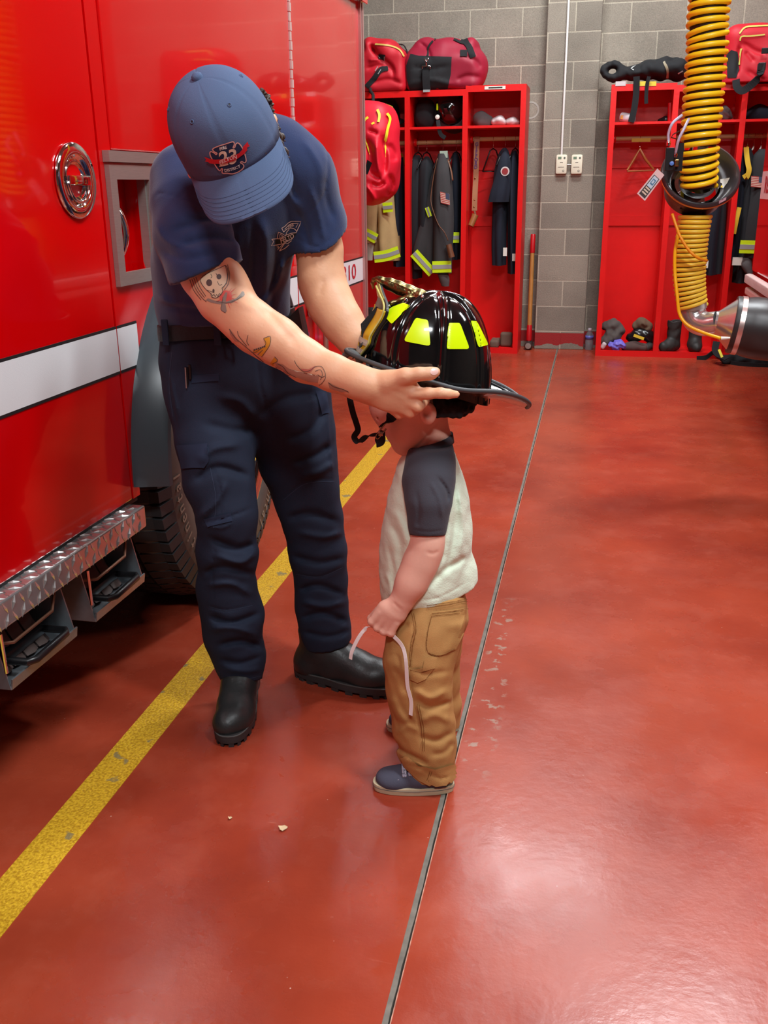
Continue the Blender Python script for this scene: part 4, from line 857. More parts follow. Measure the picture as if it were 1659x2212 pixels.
CR = [([(395, 690), (370, 740), (368, 850), (385, 930)], 3, .003), ([(560, 900), (620, 860), (690, 850)], 12, .007), ([(550, 905), (520, 870), (470, 855)], 12, -.005), ([(556, 740), (560, 820), (575, 880)], 3, .003),
      ([(548, 930), (500, 930), (440, 915)], 12, .006), ([(430, 1000), (460, 970), (520, 960)], 10, -.007), ([(420, 1040), (470, 1010), (540, 1030)], 10, .008), ([(425, 1125), (470, 1080), (490, 1040)], 9, -.007), ([(440, 1130), (490, 1118), (545, 1098)], 3, .004),
      ([(440, 1135), (480, 1140), (503, 1128)], 4, -.004), ([(450, 1160), (510, 1185), (548, 1175)], 9, .009), ([(555, 1190), (520, 1215), (465, 1200)], 8, -.008), ([(440, 1240), (480, 1225), (545, 1240)], 9, .008), ([(445, 1265), (500, 1262), (545, 1285)], 8, -.007),
      ([(448, 1310), (490, 1318), (540, 1308)], 3, .003), ([(452, 1330), (500, 1345), (560, 1325)], 8, .009), ([(455, 1360), (500, 1355), (555, 1372)], 8, -.007), ([(470, 1395), (520, 1385), (565, 1400)], 8, .009), ([(475, 1425), (520, 1432), (565, 1418)], 7, .006), ([(485, 1445), (530, 1450), (565, 1445)], 7, -.005),
      ([(458, 1000), (478, 1070), (472, 1140), (460, 1220), (462, 1340)], 2.2, .0025),
      ([(700, 880), (670, 930), (620, 950)], 11, .008), ([(715, 960), (680, 985), (630, 1000)], 10, .008), ([(720, 1000), (690, 1020), (640, 1030)], 9, -.007), ([(612, 1080), (660, 1040), (725, 1035)], 3, .003), ([(620, 1120), (670, 1110), (735, 1130)], 10, .007), ([(740, 1150), (700, 1160), (640, 1150)], 8, -.007),
      ([(630, 1200), (690, 1215), (742, 1205)], 9, .008), ([(640, 1240), (690, 1246), (740, 1225)], 3, .003), ([(645, 1275), (690, 1265), (742, 1285)], 8, .009), ([(650, 1300), (700, 1310), (745, 1300)], 8, -.008), ([(650, 1335), (700, 1325), (750, 1345)], 8, .009), ([(655, 1365), (710, 1375), (755, 1362)], 7, .006),
      ([(690, 840), (705, 880), (712, 960), (722, 1040)], 3, -.003), ([(365, 800), (385, 900)], 4, -.004)]
for p, w_, a in CR: P_.crease(p, w_ * .9, a * (1.4 if abs(a) > .0045 else 1))
P_.noise(30, .0014, 5)
pants = P_.build('trousers', PANT, fireman); bvP = bvh_of(pants)
def flap(name, pts, m, par, bv, off=.004): return decal(name, *poly(pts), bv, m, par, off=off, sub=3, maxlen=8)
flap('cargo_flap', [(385, 962), (449, 958), (450, 995), (441, 1009), (396, 1012)], mat('navy_flap', (36, 45, 66), rough=.9, spec=.3), pants, bvP, .005)
flap('pocket_welt', [(413, 812), (473, 808), (474, 822), (415, 828)], mat('navy_flap', (36, 45, 66)), pants, bvP, .002)
flap('cargo_flap', [(680, 842), (703, 848), (710, 892), (694, 895)], mat('navy_flap', (36, 45, 66)), pants, bvP, .004)
flap('knee_tab', [(440, 1120), (498, 1108), (502, 1125), (450, 1138)], mat('navy_flap', (36, 45, 66)), pants, bvP, .003)
decal('stitching', *join2([stroke2(p, .9, 5) for p in ([(388, 967), (446, 964), (445, 994), (439, 1004), (398, 1007)], [(413, 812), (473, 808)], [(372, 760), (366, 830), (374, 900)], [(452, 1310), (490, 1318), (545, 1308)], [(640, 1240), (690, 1246), (740, 1226)], [(492, 1460), (530, 1466), (564, 1460)], [(454, 1010), (466, 1075), (462, 1140)], [(448, 1180), (452, 1290)], [(548, 830), (556, 700)], [(612, 1080), (660, 1045), (722, 1040)])]), bvP, THREAD, pants, off=.0008, sub=1)
# belt
bc = np.array([W(488, 716, 2.195)[0] + .004, *W(488, 716, 2.068)[1:]]) + np.array([0, .128, 0]); bt = MB(); R = []
brx = 0.158
for a in np.linspace(0, 2 * math.pi, 64, endpoint=False):
    c = bc + np.array([brx * math.copysign(abs(math.cos(a)) ** .75, math.cos(a)), .132 * math.copysign(abs(math.sin(a)) ** .75, math.sin(a)), .018 * math.cos(a)]); o_ = np.array([math.cos(a), math.sin(a), 0])
    R.append([c + o_ * r + np.array([0, 0, z]) for r, z in ((0, -.019), (.004, -.018), (.005, 0), (.004, .018), (0, .019))])
bt.rings(R + [R[0]], cap=False)
belt = bt.build('belt', mat('basketweave_leather', (18, 17, 17), rough=0.5, spec=.35, bump=0.0012, bscale=90), fireman, smooth=True, ang=60)
q = W(513, 728, 2.052); MB().tube([q + np.array(p) for p in ((-.012, 0, .02), (-.012, -.002, -.012), (.012, -.002, -.014), (.012, 0, .02))], .0022, 8, closed=True).build('buckle', CHROME, belt, smooth=True)
lp = MB()
for u in (358, 470):
    lp = MB(); c = W(u, 716, 2.195 - .141 * math.sqrt(max(0, 1 - .45 * ((W(u, 716, 2.1)[0] - bc[0]) / .162) ** 2))); lp.box(c + np.array([-.008, -.006, -.032]), c + np.array([.008, .0, .028]), bev=.002)
    lp.build('belt_loop', PANT, pants)
# radio holster at the hip
q = W(640, 690, 2.2); MB().hexa([q + np.array(p) for p in ((-.03, -.02, -.06), (.025, -.02, -.045), (.025, .02, -.045), (-.03, .02, -.06), (-.03, -.02, -.01), (.012, -.02, .03), (.012, .02, .03), (-.03, .02, -.01))]).build('holster', BOOT, belt)

# ---- boots
def boot(name, heel, toe, par, h=.17, wid=.05, scale=1.0):
    heel = np.array(heel, float); toe = np.array(toe, float); d = toe - heel; L_ = np.linalg.norm(d); d /= L_; s = np.array([-d[1], d[0], 0]); z = np.array([0, 0, 1.]); k_ = L_ / .30
    M = np.array([d, s, z]); at = lambda a, b__, c: heel + (d * a + s * b__ + z * c) * k_
    lo = np.minimum(heel, toe) - .09; hi = np.maximum(heel, toe) + .09; lo[2] = 0.0; hi[2] = h + .05
    Q = SDF(lo, hi, .003)
    Q.chain([(at(.052, 0, .05), .044 * k_), (at(.12, 0, .05), .043 * k_), (at(.19, .002, .048), .046 * k_)], k=.02)
    Q.ell(at(.232, .003, .042), np.array((.066, .050, .046)) * k_, M, k=.02); Q.ell(at(.045, 0, .045), np.array((.046, .040, .05)) * k_, M, k=.02)
    Q.chain([(at(.07, 0, .10), .048 * k_), (at(.066, 0, h), .050 * k_)], k=.03); Q.chain([(at(.09, 0, .105), .042 * k_), (at(.17, 0, .062), .040 * k_)], k=.03)
    Q.F = np.maximum(Q.F, -(np.arange(Q.n[2]) * Q.res - .024)[None, None, :].astype(np.float32)); Q.plane(at(.0, 0, h - .0), (0, 0, 1))
    Q.noise(60, .0006, 4)
    b_ = Q.build(name, BOOT, par)
    out = []
    for i in range(44):
        t = i / 44 * 2 * math.pi; a = .15 + .152 * math.cos(t) * (1 if True else 0); w_ = (.052 + .006 * math.cos(t)) * (abs(math.sin(t)) ** .75) * (1 if math.sin(t) > 0 else -1) * (1 - .13 * math.exp(-((a - .11) / .035) ** 2)); out.append((a, w_))
    def ringz(z_, off): return [at(.15 + (a - .15) * (1 + off), w_ * (1 + off * 2), 0) + z * z_ for a, w_ in out]
    mb = MB().rings([ringz(0.010, -.01), ringz(0.011, .01), ringz(.022, .015), ringz(.030, .008), ringz(.031, -.03)])
    so = mb.build('sole', SOLE, b_, smooth=True, ang=40); lg = MB()
    for i in range(0, 44):
        if i % 2: continue
        a0, w0 = out[i]; a1, w1 = out[(i + 1) % 44]
        lg.hexa([at(a0, w0, 0), at(a1, w1, 0), at(.15 + (a1 - .15) * .75, w1 * .5, 0), at(.15 + (a0 - .15) * .75, w0 * .5, 0), at(a0, w0, 0) + z * .013, at(a1, w1, 0) + z * .013, at(.15 + (a1 - .15) * .75, w1 * .5, 0) + z * .013, at(.15 + (a0 - .15) * .75, w0 * .5, 0) + z * .013])
    lg.build('sole_lugs', SOLE, b_)
    wl = MB().tube(ringz(.030, .004), .0022, 6, closed=True).build('welt', mat('welt_grey', (74, 72, 70), rough=.7), b_)
    return b_
boot('boot', (-.866, 2.175, 0), (-.811, 1.893, 0), fireman, h=.13); boot('boot', (-.757, 2.285, 0), (-.452, 2.222, 0), fireman, h=.15)

# ---- cap
cp = MB(); R = []; NA = 96
def dome(a, ph, off=0.0):
    fr = math.cos(a); sp_ = abs(((a / (math.pi / 3)) + .5) % 1 - .5)       # six panels
    seam = -.0012 * math.exp(-(sp_ * 3.14 / 3 * .09 / .0022) ** 2) * min(1, ph * 2)
    hx = .094 * (math.sin(ph) ** .86); rf = (.107 if fr > 0 else .102)
    hgt = .120 * (max(0, math.cos(ph)) ** .80); fr2 = 1 + .05 * max(0, fr) * math.sin(2 * ph)
    r = 1 + (seam + off) / .1
    return CC + (CF * fr * rf * (math.sin(ph) ** .82) * fr2 + CS * math.sin(a) * hx) * r + CU * (hgt * r - .006)
for i in range(1, 33):
    ph = math.pi / 2 * i / 32; R.append([dome(2 * math.pi * j / NA, ph) for j in range(NA)])
R.append([dome(2 * math.pi * j / NA, math.pi / 2) - CU * .022 for j in range(NA)])
R.append([CC + (dome(2 * math.pi * j / NA, math.pi / 2) - CC) * .95 - CU * .020 for j in range(NA)])
cp.rings(R, cap=False); cp.f.append(tuple(range(NA))[::-1])
cap = cp.build('baseball_cap', CAPM, fireman, smooth=True)
MB().lathe([(.0, .010), (.006, .0095), (.0095, .006), (.0100, .001), (.0098, -.003)], CC + CU * .112, CU, 24).build('top_button', CAPM, cap, smooth=True)
for k in range(6):
    p = dome(math.pi / 3 * k + math.pi / 6 * 0 + (math.pi / 6), .78); nn_ = p - CC; nn_ /= np.linalg.norm(nn_)
    MB().lathe([(.0016, .0), (.0022, .0012), (.0036, .0012), (.0042, -.0006)], p + nn_ * .0002, nn_, 16).build('eyelet', mat('eyelet_thread', (74, 92, 126), rough=.9), cap, smooth=True)
    MB().lathe([(.0, .0002), (.0017, .0002)], p + nn_ * .0006, nn_, 10).build('eyelet_hole', INK, cap)
NB, NT = 40, 14; G_ = []
def brimpt(s, t):
    a = s * 1.24; base = dome(a, math.pi / 2) - CU * .010; ln_ = .086 * (1 - abs(s) ** 4.2) ** .6
    tip = base + (CF * .86 - CU * .42) * ln_ + CS * (math.sin(a) * .012 * (1 - abs(s) ** 6))
    p = base + (tip - base) * t; lat = (p - CC) @ CS
    return p - CU * (1.5 * lat * lat + .004 * t)
top = [[brimpt(-1 + 2 * i / NB, t / NT) for t in range(NT + 1)] for i in range(NB + 1)]
v, f = [], []
for off in (0.0016, -0.0016):
    for i in range(NB + 1):
        for t in range(NT + 1): v.append(top[i][t] + CU * off)
n1 = (NB + 1) * (NT + 1); ix = lambda i, t: i * (NT + 1) + t
for i in range(NB):
    for t in range(NT): f.append((ix(i, t), ix(i + 1, t), ix(i + 1, t + 1), ix(i, t + 1))); f.append((n1 + ix(i, t), n1 + ix(i, t + 1), n1 + ix(i + 1, t + 1), n1 + ix(i + 1, t)))
    f.append((ix(i, NT), ix(i + 1, NT), n1 + ix(i + 1, NT), n1 + ix(i, NT)))
brm = MB(); brm.add(v, f); brim = brm.build('brim', CAPM, cap, smooth=True, ang=60)
stt = MB()
for t in (.42, .52, .62, .72, .82, .92): stt.tube([brimpt(s, t) + CU * .0016 for s in np.linspace(-.93, .93, 40)], .0006, 4)
stt.build('brim_stitching', mat('cap_thread', (62, 78, 108), rough=.9), brim)
bvC = bvh_of(cap)
def Z1(p): return [(400 + a * .1447, 280 + b_ * .1447) for a, b_ in p]
cross = [(408, 298), (425, 275), (500, 243), (600, 212), (700, 180), (728, 192), (728, 228), (712, 268), (738, 262), (752, 215), (776, 196), (806, 210), (845, 262), (880, 345), (902, 420), (905, 470), (880, 490), (842, 472), (822, 490), (850, 505), (872, 535), (862, 572), (800, 622), (710, 655), (625, 645), (572, 648), (550, 628), (560, 590), (545, 575), (528, 602), (502, 596), (450, 525), (412, 450), (382, 395), (370, 345), (388, 324), (430, 340), (462, 368), (476, 348), (440, 330)]
decal('emblem_field', *poly(Z1(cross)), bvC, mat('emblem_navy', (20, 38, 72), rough=.8), cap, off=.0005, sub=3, maxlen=5)
decal('emblem_border', *stroke2(Z1(cross), 2.3, 3, closed=True), bvC, mat('emblem_rose_thread', (214, 158, 148), rough=.8), cap, off=.0011, sub=1)
tx_ = []
x_ = np.array([.966, -.26]); y_ = np.array([-.2, -.98])
tx_.append(warp_text('FIRE', 9, Z1([(567, 275)])[0], x_, y_, .25)); tx_.append(warp_text('DISTRICT', 8.4, Z1([(705, 585)])[0], np.array([.96, -.28]), y_, .2, bend=.006))
decal('emblem_lettering', *join2(tx_), bvC, mat('emblem_white_thread', (222, 214, 206), rough=.8), cap, off=.0012, sub=1)
decal('emblem_number', *warp_text('23', 44, Z1([(642, 425)])[0], np.array([.92, -.2]), np.array([-.06, -1]), .9), bvC, mat('emblem_cream_thread', (222, 196, 172), rough=.8), cap, off=.0010, sub=2, maxlen=5)
decal('emblem_ribbon', *poly(Z1([(290, 400), (320, 408), (380, 430), (450, 440), (600, 430), (700, 390), (800, 345), (850, 290), (860, 245), (890, 215), (925, 175), (935, 215), (960, 240), (915, 262), (920, 300), (880, 350), (800, 410), (720, 460), (600, 495), (500, 500), (420, 500), (370, 495), (350, 475), (300, 465), (320, 440)])), bvC, mat('emblem_red', (196, 14, 30), rough=.7), cap, off=.0018, sub=3, maxlen=5)
decal('emblem_ribbon_text', *warp_text('FELTON', 11.5, Z1([(640, 432)])[0], np.array([.88, -.30]), np.array([-.1, -.98]), .4, bend=-.004), bvC, mat('emblem_pink_thread', (232, 186, 180), rough=.8), cap, off=.0024, sub=1)

# pens in the pocket
for k, (u0, v0, u1, v1) in enumerate(((402, 793, 404, 832), (409, 788, 411, 818))):
    o_ = bvP.ray_cast(Vector((0, 0, CAMZ)), Vector(RW @ np.array([u1 - 829.5, v1 - 1106, FP])).normalized())[0]
    a = W(u0, v0, o_.y - .008); b_ = W(u1, v1, o_.y - .006)
    t = thing('pen', ('pen with long steel clip in the trouser pocket of the tall person', 'black pen without clip in the trouser pocket of the tall person')[k], 'pen', b_)
    MB().tube([a, b_], .0038, 10).build('barrel', BLACK, t, smooth=True, ang=50)
    if k == 0: MB().tube([a + np.array([0, -.005, 0]), b_ + np.array([0, -.005, -.006])], .0014, 6).build('clip', STEEL, t)
# ------------------------------------------------------------------ the child
TEE = mat('pale_mint_jersey', (222, 236, 212), rough=0.95, sheen=0.1, bump=0.0009, bscale=260, var=0.05, spec=0.2)
RAG = mat('charcoal_jersey', (70, 70, 78), rough=0.95, sheen=0.1, bump=0.0005, bscale=400, var=0.06, spec=0.2)
DUCK = mat('tan_duck_canvas', (178, 132, 78), rough=0.85, bump=0.0005, bscale=500, var=0.12, vscale=12, spec=0.3)
DUCKS = mat('tan_stitching', (120, 74, 26), rough=0.9)
kid = thing('person', 'small child in mint raglan tee and tan work pants, standing in profile under the helmet', 'person', (-.34, 1.93, 0))
K = SDF((-.52, 1.74, .30), (-.16, 2.12, 1.06), .0024)
K.chain([S(922, 1150, 1.95, 80), S(926, 1040, 1.945, 62), S(930, 990, 1.945, 44)], k=.03, fy=1.2)
K.chain([S(934, 985, 1.945, 40), S(932, 955, 1.945, 41), S(924, 915, 1.945, 44)], k=.015)
HC = W(880, 858, 1.945); hf = C2W((-.80, .58, 0)); hu = C2W((-.58, -.80, 0)); hs = np.cross(hu, hf); KM = np.array([hf, hs, hu])
K.ell(HC, (.090, .072, .086), KM, k=.02)
K.chain([S(884, 905, 1.945, 46), S(880, 935, 1.945, 36), S(873, 956, 1.945, 21)], k=.025, fy=1.25)
K.ell(W(886, 932, 1.905), (.034, .026, .032), k=.02)                       # cheek
K.ell(W(868, 964, 1.945), (.0155, .02, .0145), k=.010)                     # chin
K.ell(W(849, 935, 1.945), (.013, .016, .014), k=.012)
K.chain([S(834, 910, 1.945, 9), S(832, 922, 1.945, 9.5), S(836, 928, 1.945, 7.5)], k=.010)        # nose
K.ell(W(848, 945, 1.945), (.0095, .017, .0065), k=.004); K.ell(W(855, 956, 1.945), (.0095, .015, .0065), k=.004)   # lips
for y_ in (1.915, 1.975):
    K.ell(W(824, 900, y_), (.008, .012, .007), k=.008, op='cut'); K.ell(W(828, 900, y_), (.010, .011, .009), k=.003)
for sg, y_ in ((-1, 1.868), (1, 2.022)):                                    # ears
    K.ell(W(925, 893, y_), (.0175, .009, .024), k=.005); K.ell(W(922, 891, y_ + sg * .008), (.0085, .007, .013), k=.003, op='cut'); K.ell(W(918, 903, y_ + sg * .004), (.006, .006, .006), k=.003)
K.crease([(896, 968), (915, 950), (935, 925), (945, 910)], 2.6, .0022); K.crease([(905, 975), (925, 960), (940, 945)], 3, .0012); K.crease([(852, 952), (862, 953)], 1.6, .0014)
# arm and fist
K.chain([S(926, 1060, 1.86, 33), S(926, 1120, 1.845, 29), S(925, 1165, 1.835, 27), S(919, 1192, 1.832, 28), S(905, 1224, 1.828, 30), S(888, 1260, 1.82, 28), S(868, 1297, 1.812, 24)], k=.03)
K.chain([S(866, 1302, 1.81, 24), S(850, 1322, 1.806, 26), S(838, 1336, 1.806, 24)], k=.010, fy=.62)
K.chain([S(832, 1316, 1.806, 18), S(818, 1330, 1.806, 15)], k=.01, fy=.8)
for (a, b_, c, d, e, g_) in ((822, 1322, 803, 1343, 809, 1351), (832, 1332, 815, 1356, 819, 1360), (843, 1340, 829, 1364, 832, 1366), (855, 1345, 844, 1367, 847, 1366)):
    K.chain([S(a, b_, 1.800, 9.5), S(c, d, 1.800, 9), S((c + e) / 2 + 2, (d + g_) / 2 + 1, 1.812, 8.2), S(e + 6, g_ - 4, 1.826, 7)], k=.0035)
K.chain([S(818, 1318, 1.822, 9.5), S(802, 1336, 1.832, 8.5), S(806, 1350, 1.836, 7.5)], k=.005)
K.crease([(848, 1300), (868, 1318)], 3, .0012); K.crease([(948, 1190), (935, 1196), (920, 1192)], 4, .0016)
# far arm, hanging on the other side
K.chain([S(926, 1050, 2.02, 30), S(915, 1120, 2.045, 27), S(905, 1180, 2.045, 26), S(890, 1240, 2.03, 22), S(884, 1262, 2.025, 18)], k=.015)
kb = K.build('body', KSKIN, kid); bvK = bvh_of(kb)
hh = MB(); rs = np.random.RandomState(9)
for i in range(120):
    a = rs.uniform(2.0, 4.3); p = HC + hf * .088 * math.cos(a) * .95 + hs * .074 * math.sin(a) + hu * rs.uniform(-.0, .03); q = p.copy(); pts = [q.copy()]
    for k in range(4): q = q + (-hu * .006 + (p - HC) * .02); pts.append(q.copy())
    hh.tube(pts, [.0016, .0018, .0015, .001, .0005], 4)
hh.build('hair', mat('light_brown_hair', (120, 84, 56), rough=.6), kid, smooth=True)
# shirt body
Q = SDF((-.52, 1.74, .34), (-.16, 2.14, .84), .003)
Q.chain([S(929, 985, 1.945, 46), S(926, 1018, 1.945, 66), S(925, 1083, 1.945, 84), S(922, 1148, 1.945, 93), S(919, 1200, 1.945, 93), S(918, 1250, 1.945, 93), S(910, 1300, 1.945, 84)], k=.02, fy=1.22)
Q.ell(W(1000, 1255, 1.95), (.03, .05, .05), k=.03)
a_, b_, c_ = W(828, 1296, 1.93), W(1020, 1262, 1.95), W(905, 1316, 1.85); n_ = np.cross(b_ - a_, c_ - a_); n_ = n_ if n_[2] < 0 else -n_; Q.plane(a_, n_)
a_, b_, c_ = W(876, 976, 1.945), W(972, 945, 1.945), W(930, 972, 1.90); n_ = np.cross(b_ - a_, c_ - a_); n_ = n_ if n_[2] > 0 else -n_; Q.plane(a_, n_, box=((-.52, 1.74, .6), (-.16, 2.14, .84)))
for p, w_, a in (([(975, 1030), (985, 1090), (978, 1170), (965, 1240)], 6, .005), ([(990, 1060), (1000, 1130), (995, 1200)], 5, -.004), ([(1005, 1200), (990, 1215), (960, 1232), (930, 1265)], 7, .006), ([(850, 1100), (870, 1140), (880, 1180)], 8, -.005), ([(845, 1130), (865, 1180), (862, 1240)], 8, .005),
                 ([(838, 1180), (850, 1230), (848, 1270)], 6, .004), ([(840, 1290), (870, 1270), (890, 1240)], 6, -.004), ([(960, 1100), (962, 1160), (955, 1220)], 5, .004), ([(832, 1235), (842, 1262), (846, 1290)], 5, -.003), ([(900, 1298), (950, 1290), (1012, 1256)], 2, .0015)):
    Q.crease(p, w_, a)
Q.noise(55, .0012, 6); ts = Q.build('t_shirt', TEE, kid)
Q = SDF((-.42, 1.76, .56), (-.22, 2.0, .84), .0026)
Q.chain([S(934, 968, 1.925, 44), S(930, 1000, 1.905, 50), S(926, 1040, 1.87, 53), S(926, 1085, 1.845, 46), S(924, 1130, 1.838, 38), S(923, 1170, 1.835, 35)], k=.02)
a_, b_, c_ = W(889, 1155, 1.83), W(957, 1157, 1.83), W(925, 1160, 1.79); n_ = np.cross(b_ - a_, c_ - a_); n_ = n_ if n_[2] < 0 else -n_; Q.plane(a_, n_)
Q.plane(W(930, 962, 1.92), (0, 0, 1))
In = SDF((-.42, 1.76, .56), (-.22, 2.0, .84), .0026); In.chain([S(924, 1130, 1.838, 33), S(923, 1175, 1.835, 31)], k=.01); Q.F = np.maximum(Q.F, -In.F)
for p, w_, a in (([(945, 1030), (965, 1060), (968, 1085)], 4, .005), ([(930, 1040), (950, 1080), (955, 1120)], 5, -.003), ([(900, 1060), (905, 1110), (900, 1140)], 5, .003), ([(890, 1143), (925, 1149), (958, 1145)], 1.8, .0015)): Q.crease(p, w_, a)
Q.build('raglan_sleeve', RAG, kid)
Q = SDF((-.42, 1.93, .56), (-.22, 2.14, .84), .004)
Q.chain([S(930, 985, 1.98, 46), S(926, 1040, 2.01, 50), S(920, 1090, 2.04, 42), S(914, 1140, 2.05, 36)], k=.02); Q.build('raglan_sleeve', RAG, kid)
R = []; nc = W(928, 962, 1.945)
for a in np.linspace(0, 2 * math.pi, 40, endpoint=False):
    o_ = np.array([math.cos(a) * .047, math.sin(a) * .047, math.cos(a) * .012 + .004 + math.sin(a) * .002]); r_ = o_ / np.linalg.norm(o_)
    R.append([nc + o_ + r_ * p + np.array([0, 0, q]) for p, q in ((-.002, .010), (.003, .010), (.006, -.010), (-.002, -.012))])
MB().rings(R + [R[0]], cap=False).build('collar', RAG, kid, smooth=True)
# pants
Q = SDF((-.48, 1.74, .03), (-.16, 2.18, .52), .003)
Q.chain([S(922, 1285, 1.945, 84), S(924, 1330, 1.945, 84)], k=.02, fy=1.1)
Q.chain([S(925, 1320, 1.89, 82), S(916, 1370, 1.865, 76), S(904, 1430, 1.845, 72), S(906, 1490, 1.84, 67), S(913, 1540, 1.84, 63), S(916, 1580, 1.838, 63), S(921, 1615, 1.836, 60), S(930, 1650, 1.834, 50)], k=.02, fy=.85)
Q.chain([S(938, 1330, 1.99, 72), S(936, 1400, 2.02, 56), S(940, 1460, 2.035, 50), S(945, 1520, 2.045, 48), S(952, 1570, 2.05, 40)], k=.02, fy=.9)
Q.chain([S(912, 1662, 1.835, 38), S(948, 1672, 1.832, 36)], k=.012, fy=1.2)
a_, b_, c_ = W(866, 1640, 1.83), W(945, 1705, 1.83), W(905, 1672, 1.78); 
n_ = np.cross(W(945, 1706, 1.83) - W(872, 1652, 1.83), (0, 1, 0)); n_ = n_ if n_[2] < 0 else -n_; Q.plane(W(872, 1652, 1.83), n_, box=((-.48, 1.74, 0), (-.16, 1.945, .2)))
n_ = np.cross(W(995, 1568, 2.05) - W(910, 1590, 2.05), (0, 1, 0)); n_ = n_ if n_[2] < 0 else -n_; Q.plane(W(960, 1588, 2.05), n_, box=((-.48, 1.945, 0), (-.16, 2.2, .2)))
for p, w_, a in (([(890, 1330), (895, 1360), (888, 1395), (885, 1440), (890, 1500), (905, 1570), (912, 1630)], 2.4, .003), ([(925, 1325), (922, 1400), (928, 1415), (950, 1418)], 2.2, .002), ([(930, 1322), (970, 1318), (1010, 1312)], 2.2, .002), ([(1000, 1340), (985, 1380), (955, 1412)], 8, -.004),
                 ([(890, 1445), (920, 1455), (972, 1450)], 7, .004), ([(895, 1490), (930, 1508), (970, 1490)], 8, -.006), ([(895, 1510), (930, 1528), (975, 1515)], 7, .007), ([(905, 1560), (940, 1545), (975, 1560)], 8, -.005), ([(905, 1590), (945, 1600), (978, 1580)], 7, .006),
                 ([(850, 1600), (870, 1622), (905, 1640), (925, 1652)], 6, .007), ([(855, 1585), (880, 1570), (905, 1580)], 7, -.004), ([(930, 1630), (960, 1625), (980, 1600)], 7, .005), ([(850, 1380), (865, 1360), (885, 1345)], 6, .005), ([(845, 1500), (860, 1540), (880, 1565)], 8, -.005), ([(880, 1648), (915, 1660), (950, 1680), (975, 1672)], 3, .003),
                 ([(848, 1440), (870, 1470), (880, 1500)], 8, .004), ([(960, 1355), (990, 1350), (1012, 1335)], 8, -.003), ([(940, 1300), (980, 1290), (1015, 1285)], 5, .003)): Q.crease(p, w_, a)
Q.noise(60, .0010, 8); kp = Q.build('work_pants', DUCK, kid); bvKP = bvh_of(kp)
decal('hammer_pocket', *poly([(886, 1446), (905, 1443), (932, 1437), (938, 1440), (920, 1466), (902, 1474), (888, 1466)]), bvKP, DUCK, kp, off=.0035, sub=3)
decal('side_pocket', *poly([(931, 1325), (1010, 1312), (1013, 1330), (1004, 1362), (984, 1402), (950, 1417), (925, 1410), (920, 1395)]), bvKP, DUCK, kp, off=.0018, sub=3)
decal('hammer_loop', *poly([(918, 1420), (943, 1420), (938, 1442), (912, 1448)]), bvKP, DUCK, kp, off=.005, sub=3)
decal('pant_cuff', *poly([(868, 1636), (880, 1634), (905, 1652), (940, 1660), (975, 1650), (984, 1652), (985, 1674), (966, 1700), (942, 1703), (905, 1684), (875, 1655)]), bvKP, DUCK, kp, off=.004, sub=3)
st2 = []
for p in ([(891, 1325), (896, 1360), (889, 1395), (885, 1440)], [(895, 1325), (900, 1360), (893, 1395), (888, 1440)], [(932, 1330), (926, 1360), (921, 1394), (928, 1410), (952, 1414), (980, 1400)], [(932, 1326), (975, 1321), (1008, 1315)], [(932, 1331), (975, 1326), (990, 1324)], [(922, 1312), (970, 1306), (1015, 1298)], [(922, 1308), (970, 1302), (1014, 1294)], [(900, 1520), (910, 1560), (913, 1620)], [(904, 1522), (914, 1560), (917, 1620)], [(887, 1446), (912, 1450), (936, 1440)], [(919, 1424), (914, 1446)], [(938, 1422), (932, 1442)], [(929, 1662), (922, 1684)], [(933, 1663), (926, 1686)]): st2.append(stroke2(p, 1.1, 5))
decal('stitching', *join2(st2), bvKP, DUCKS, kp, off=.0042, sub=1)
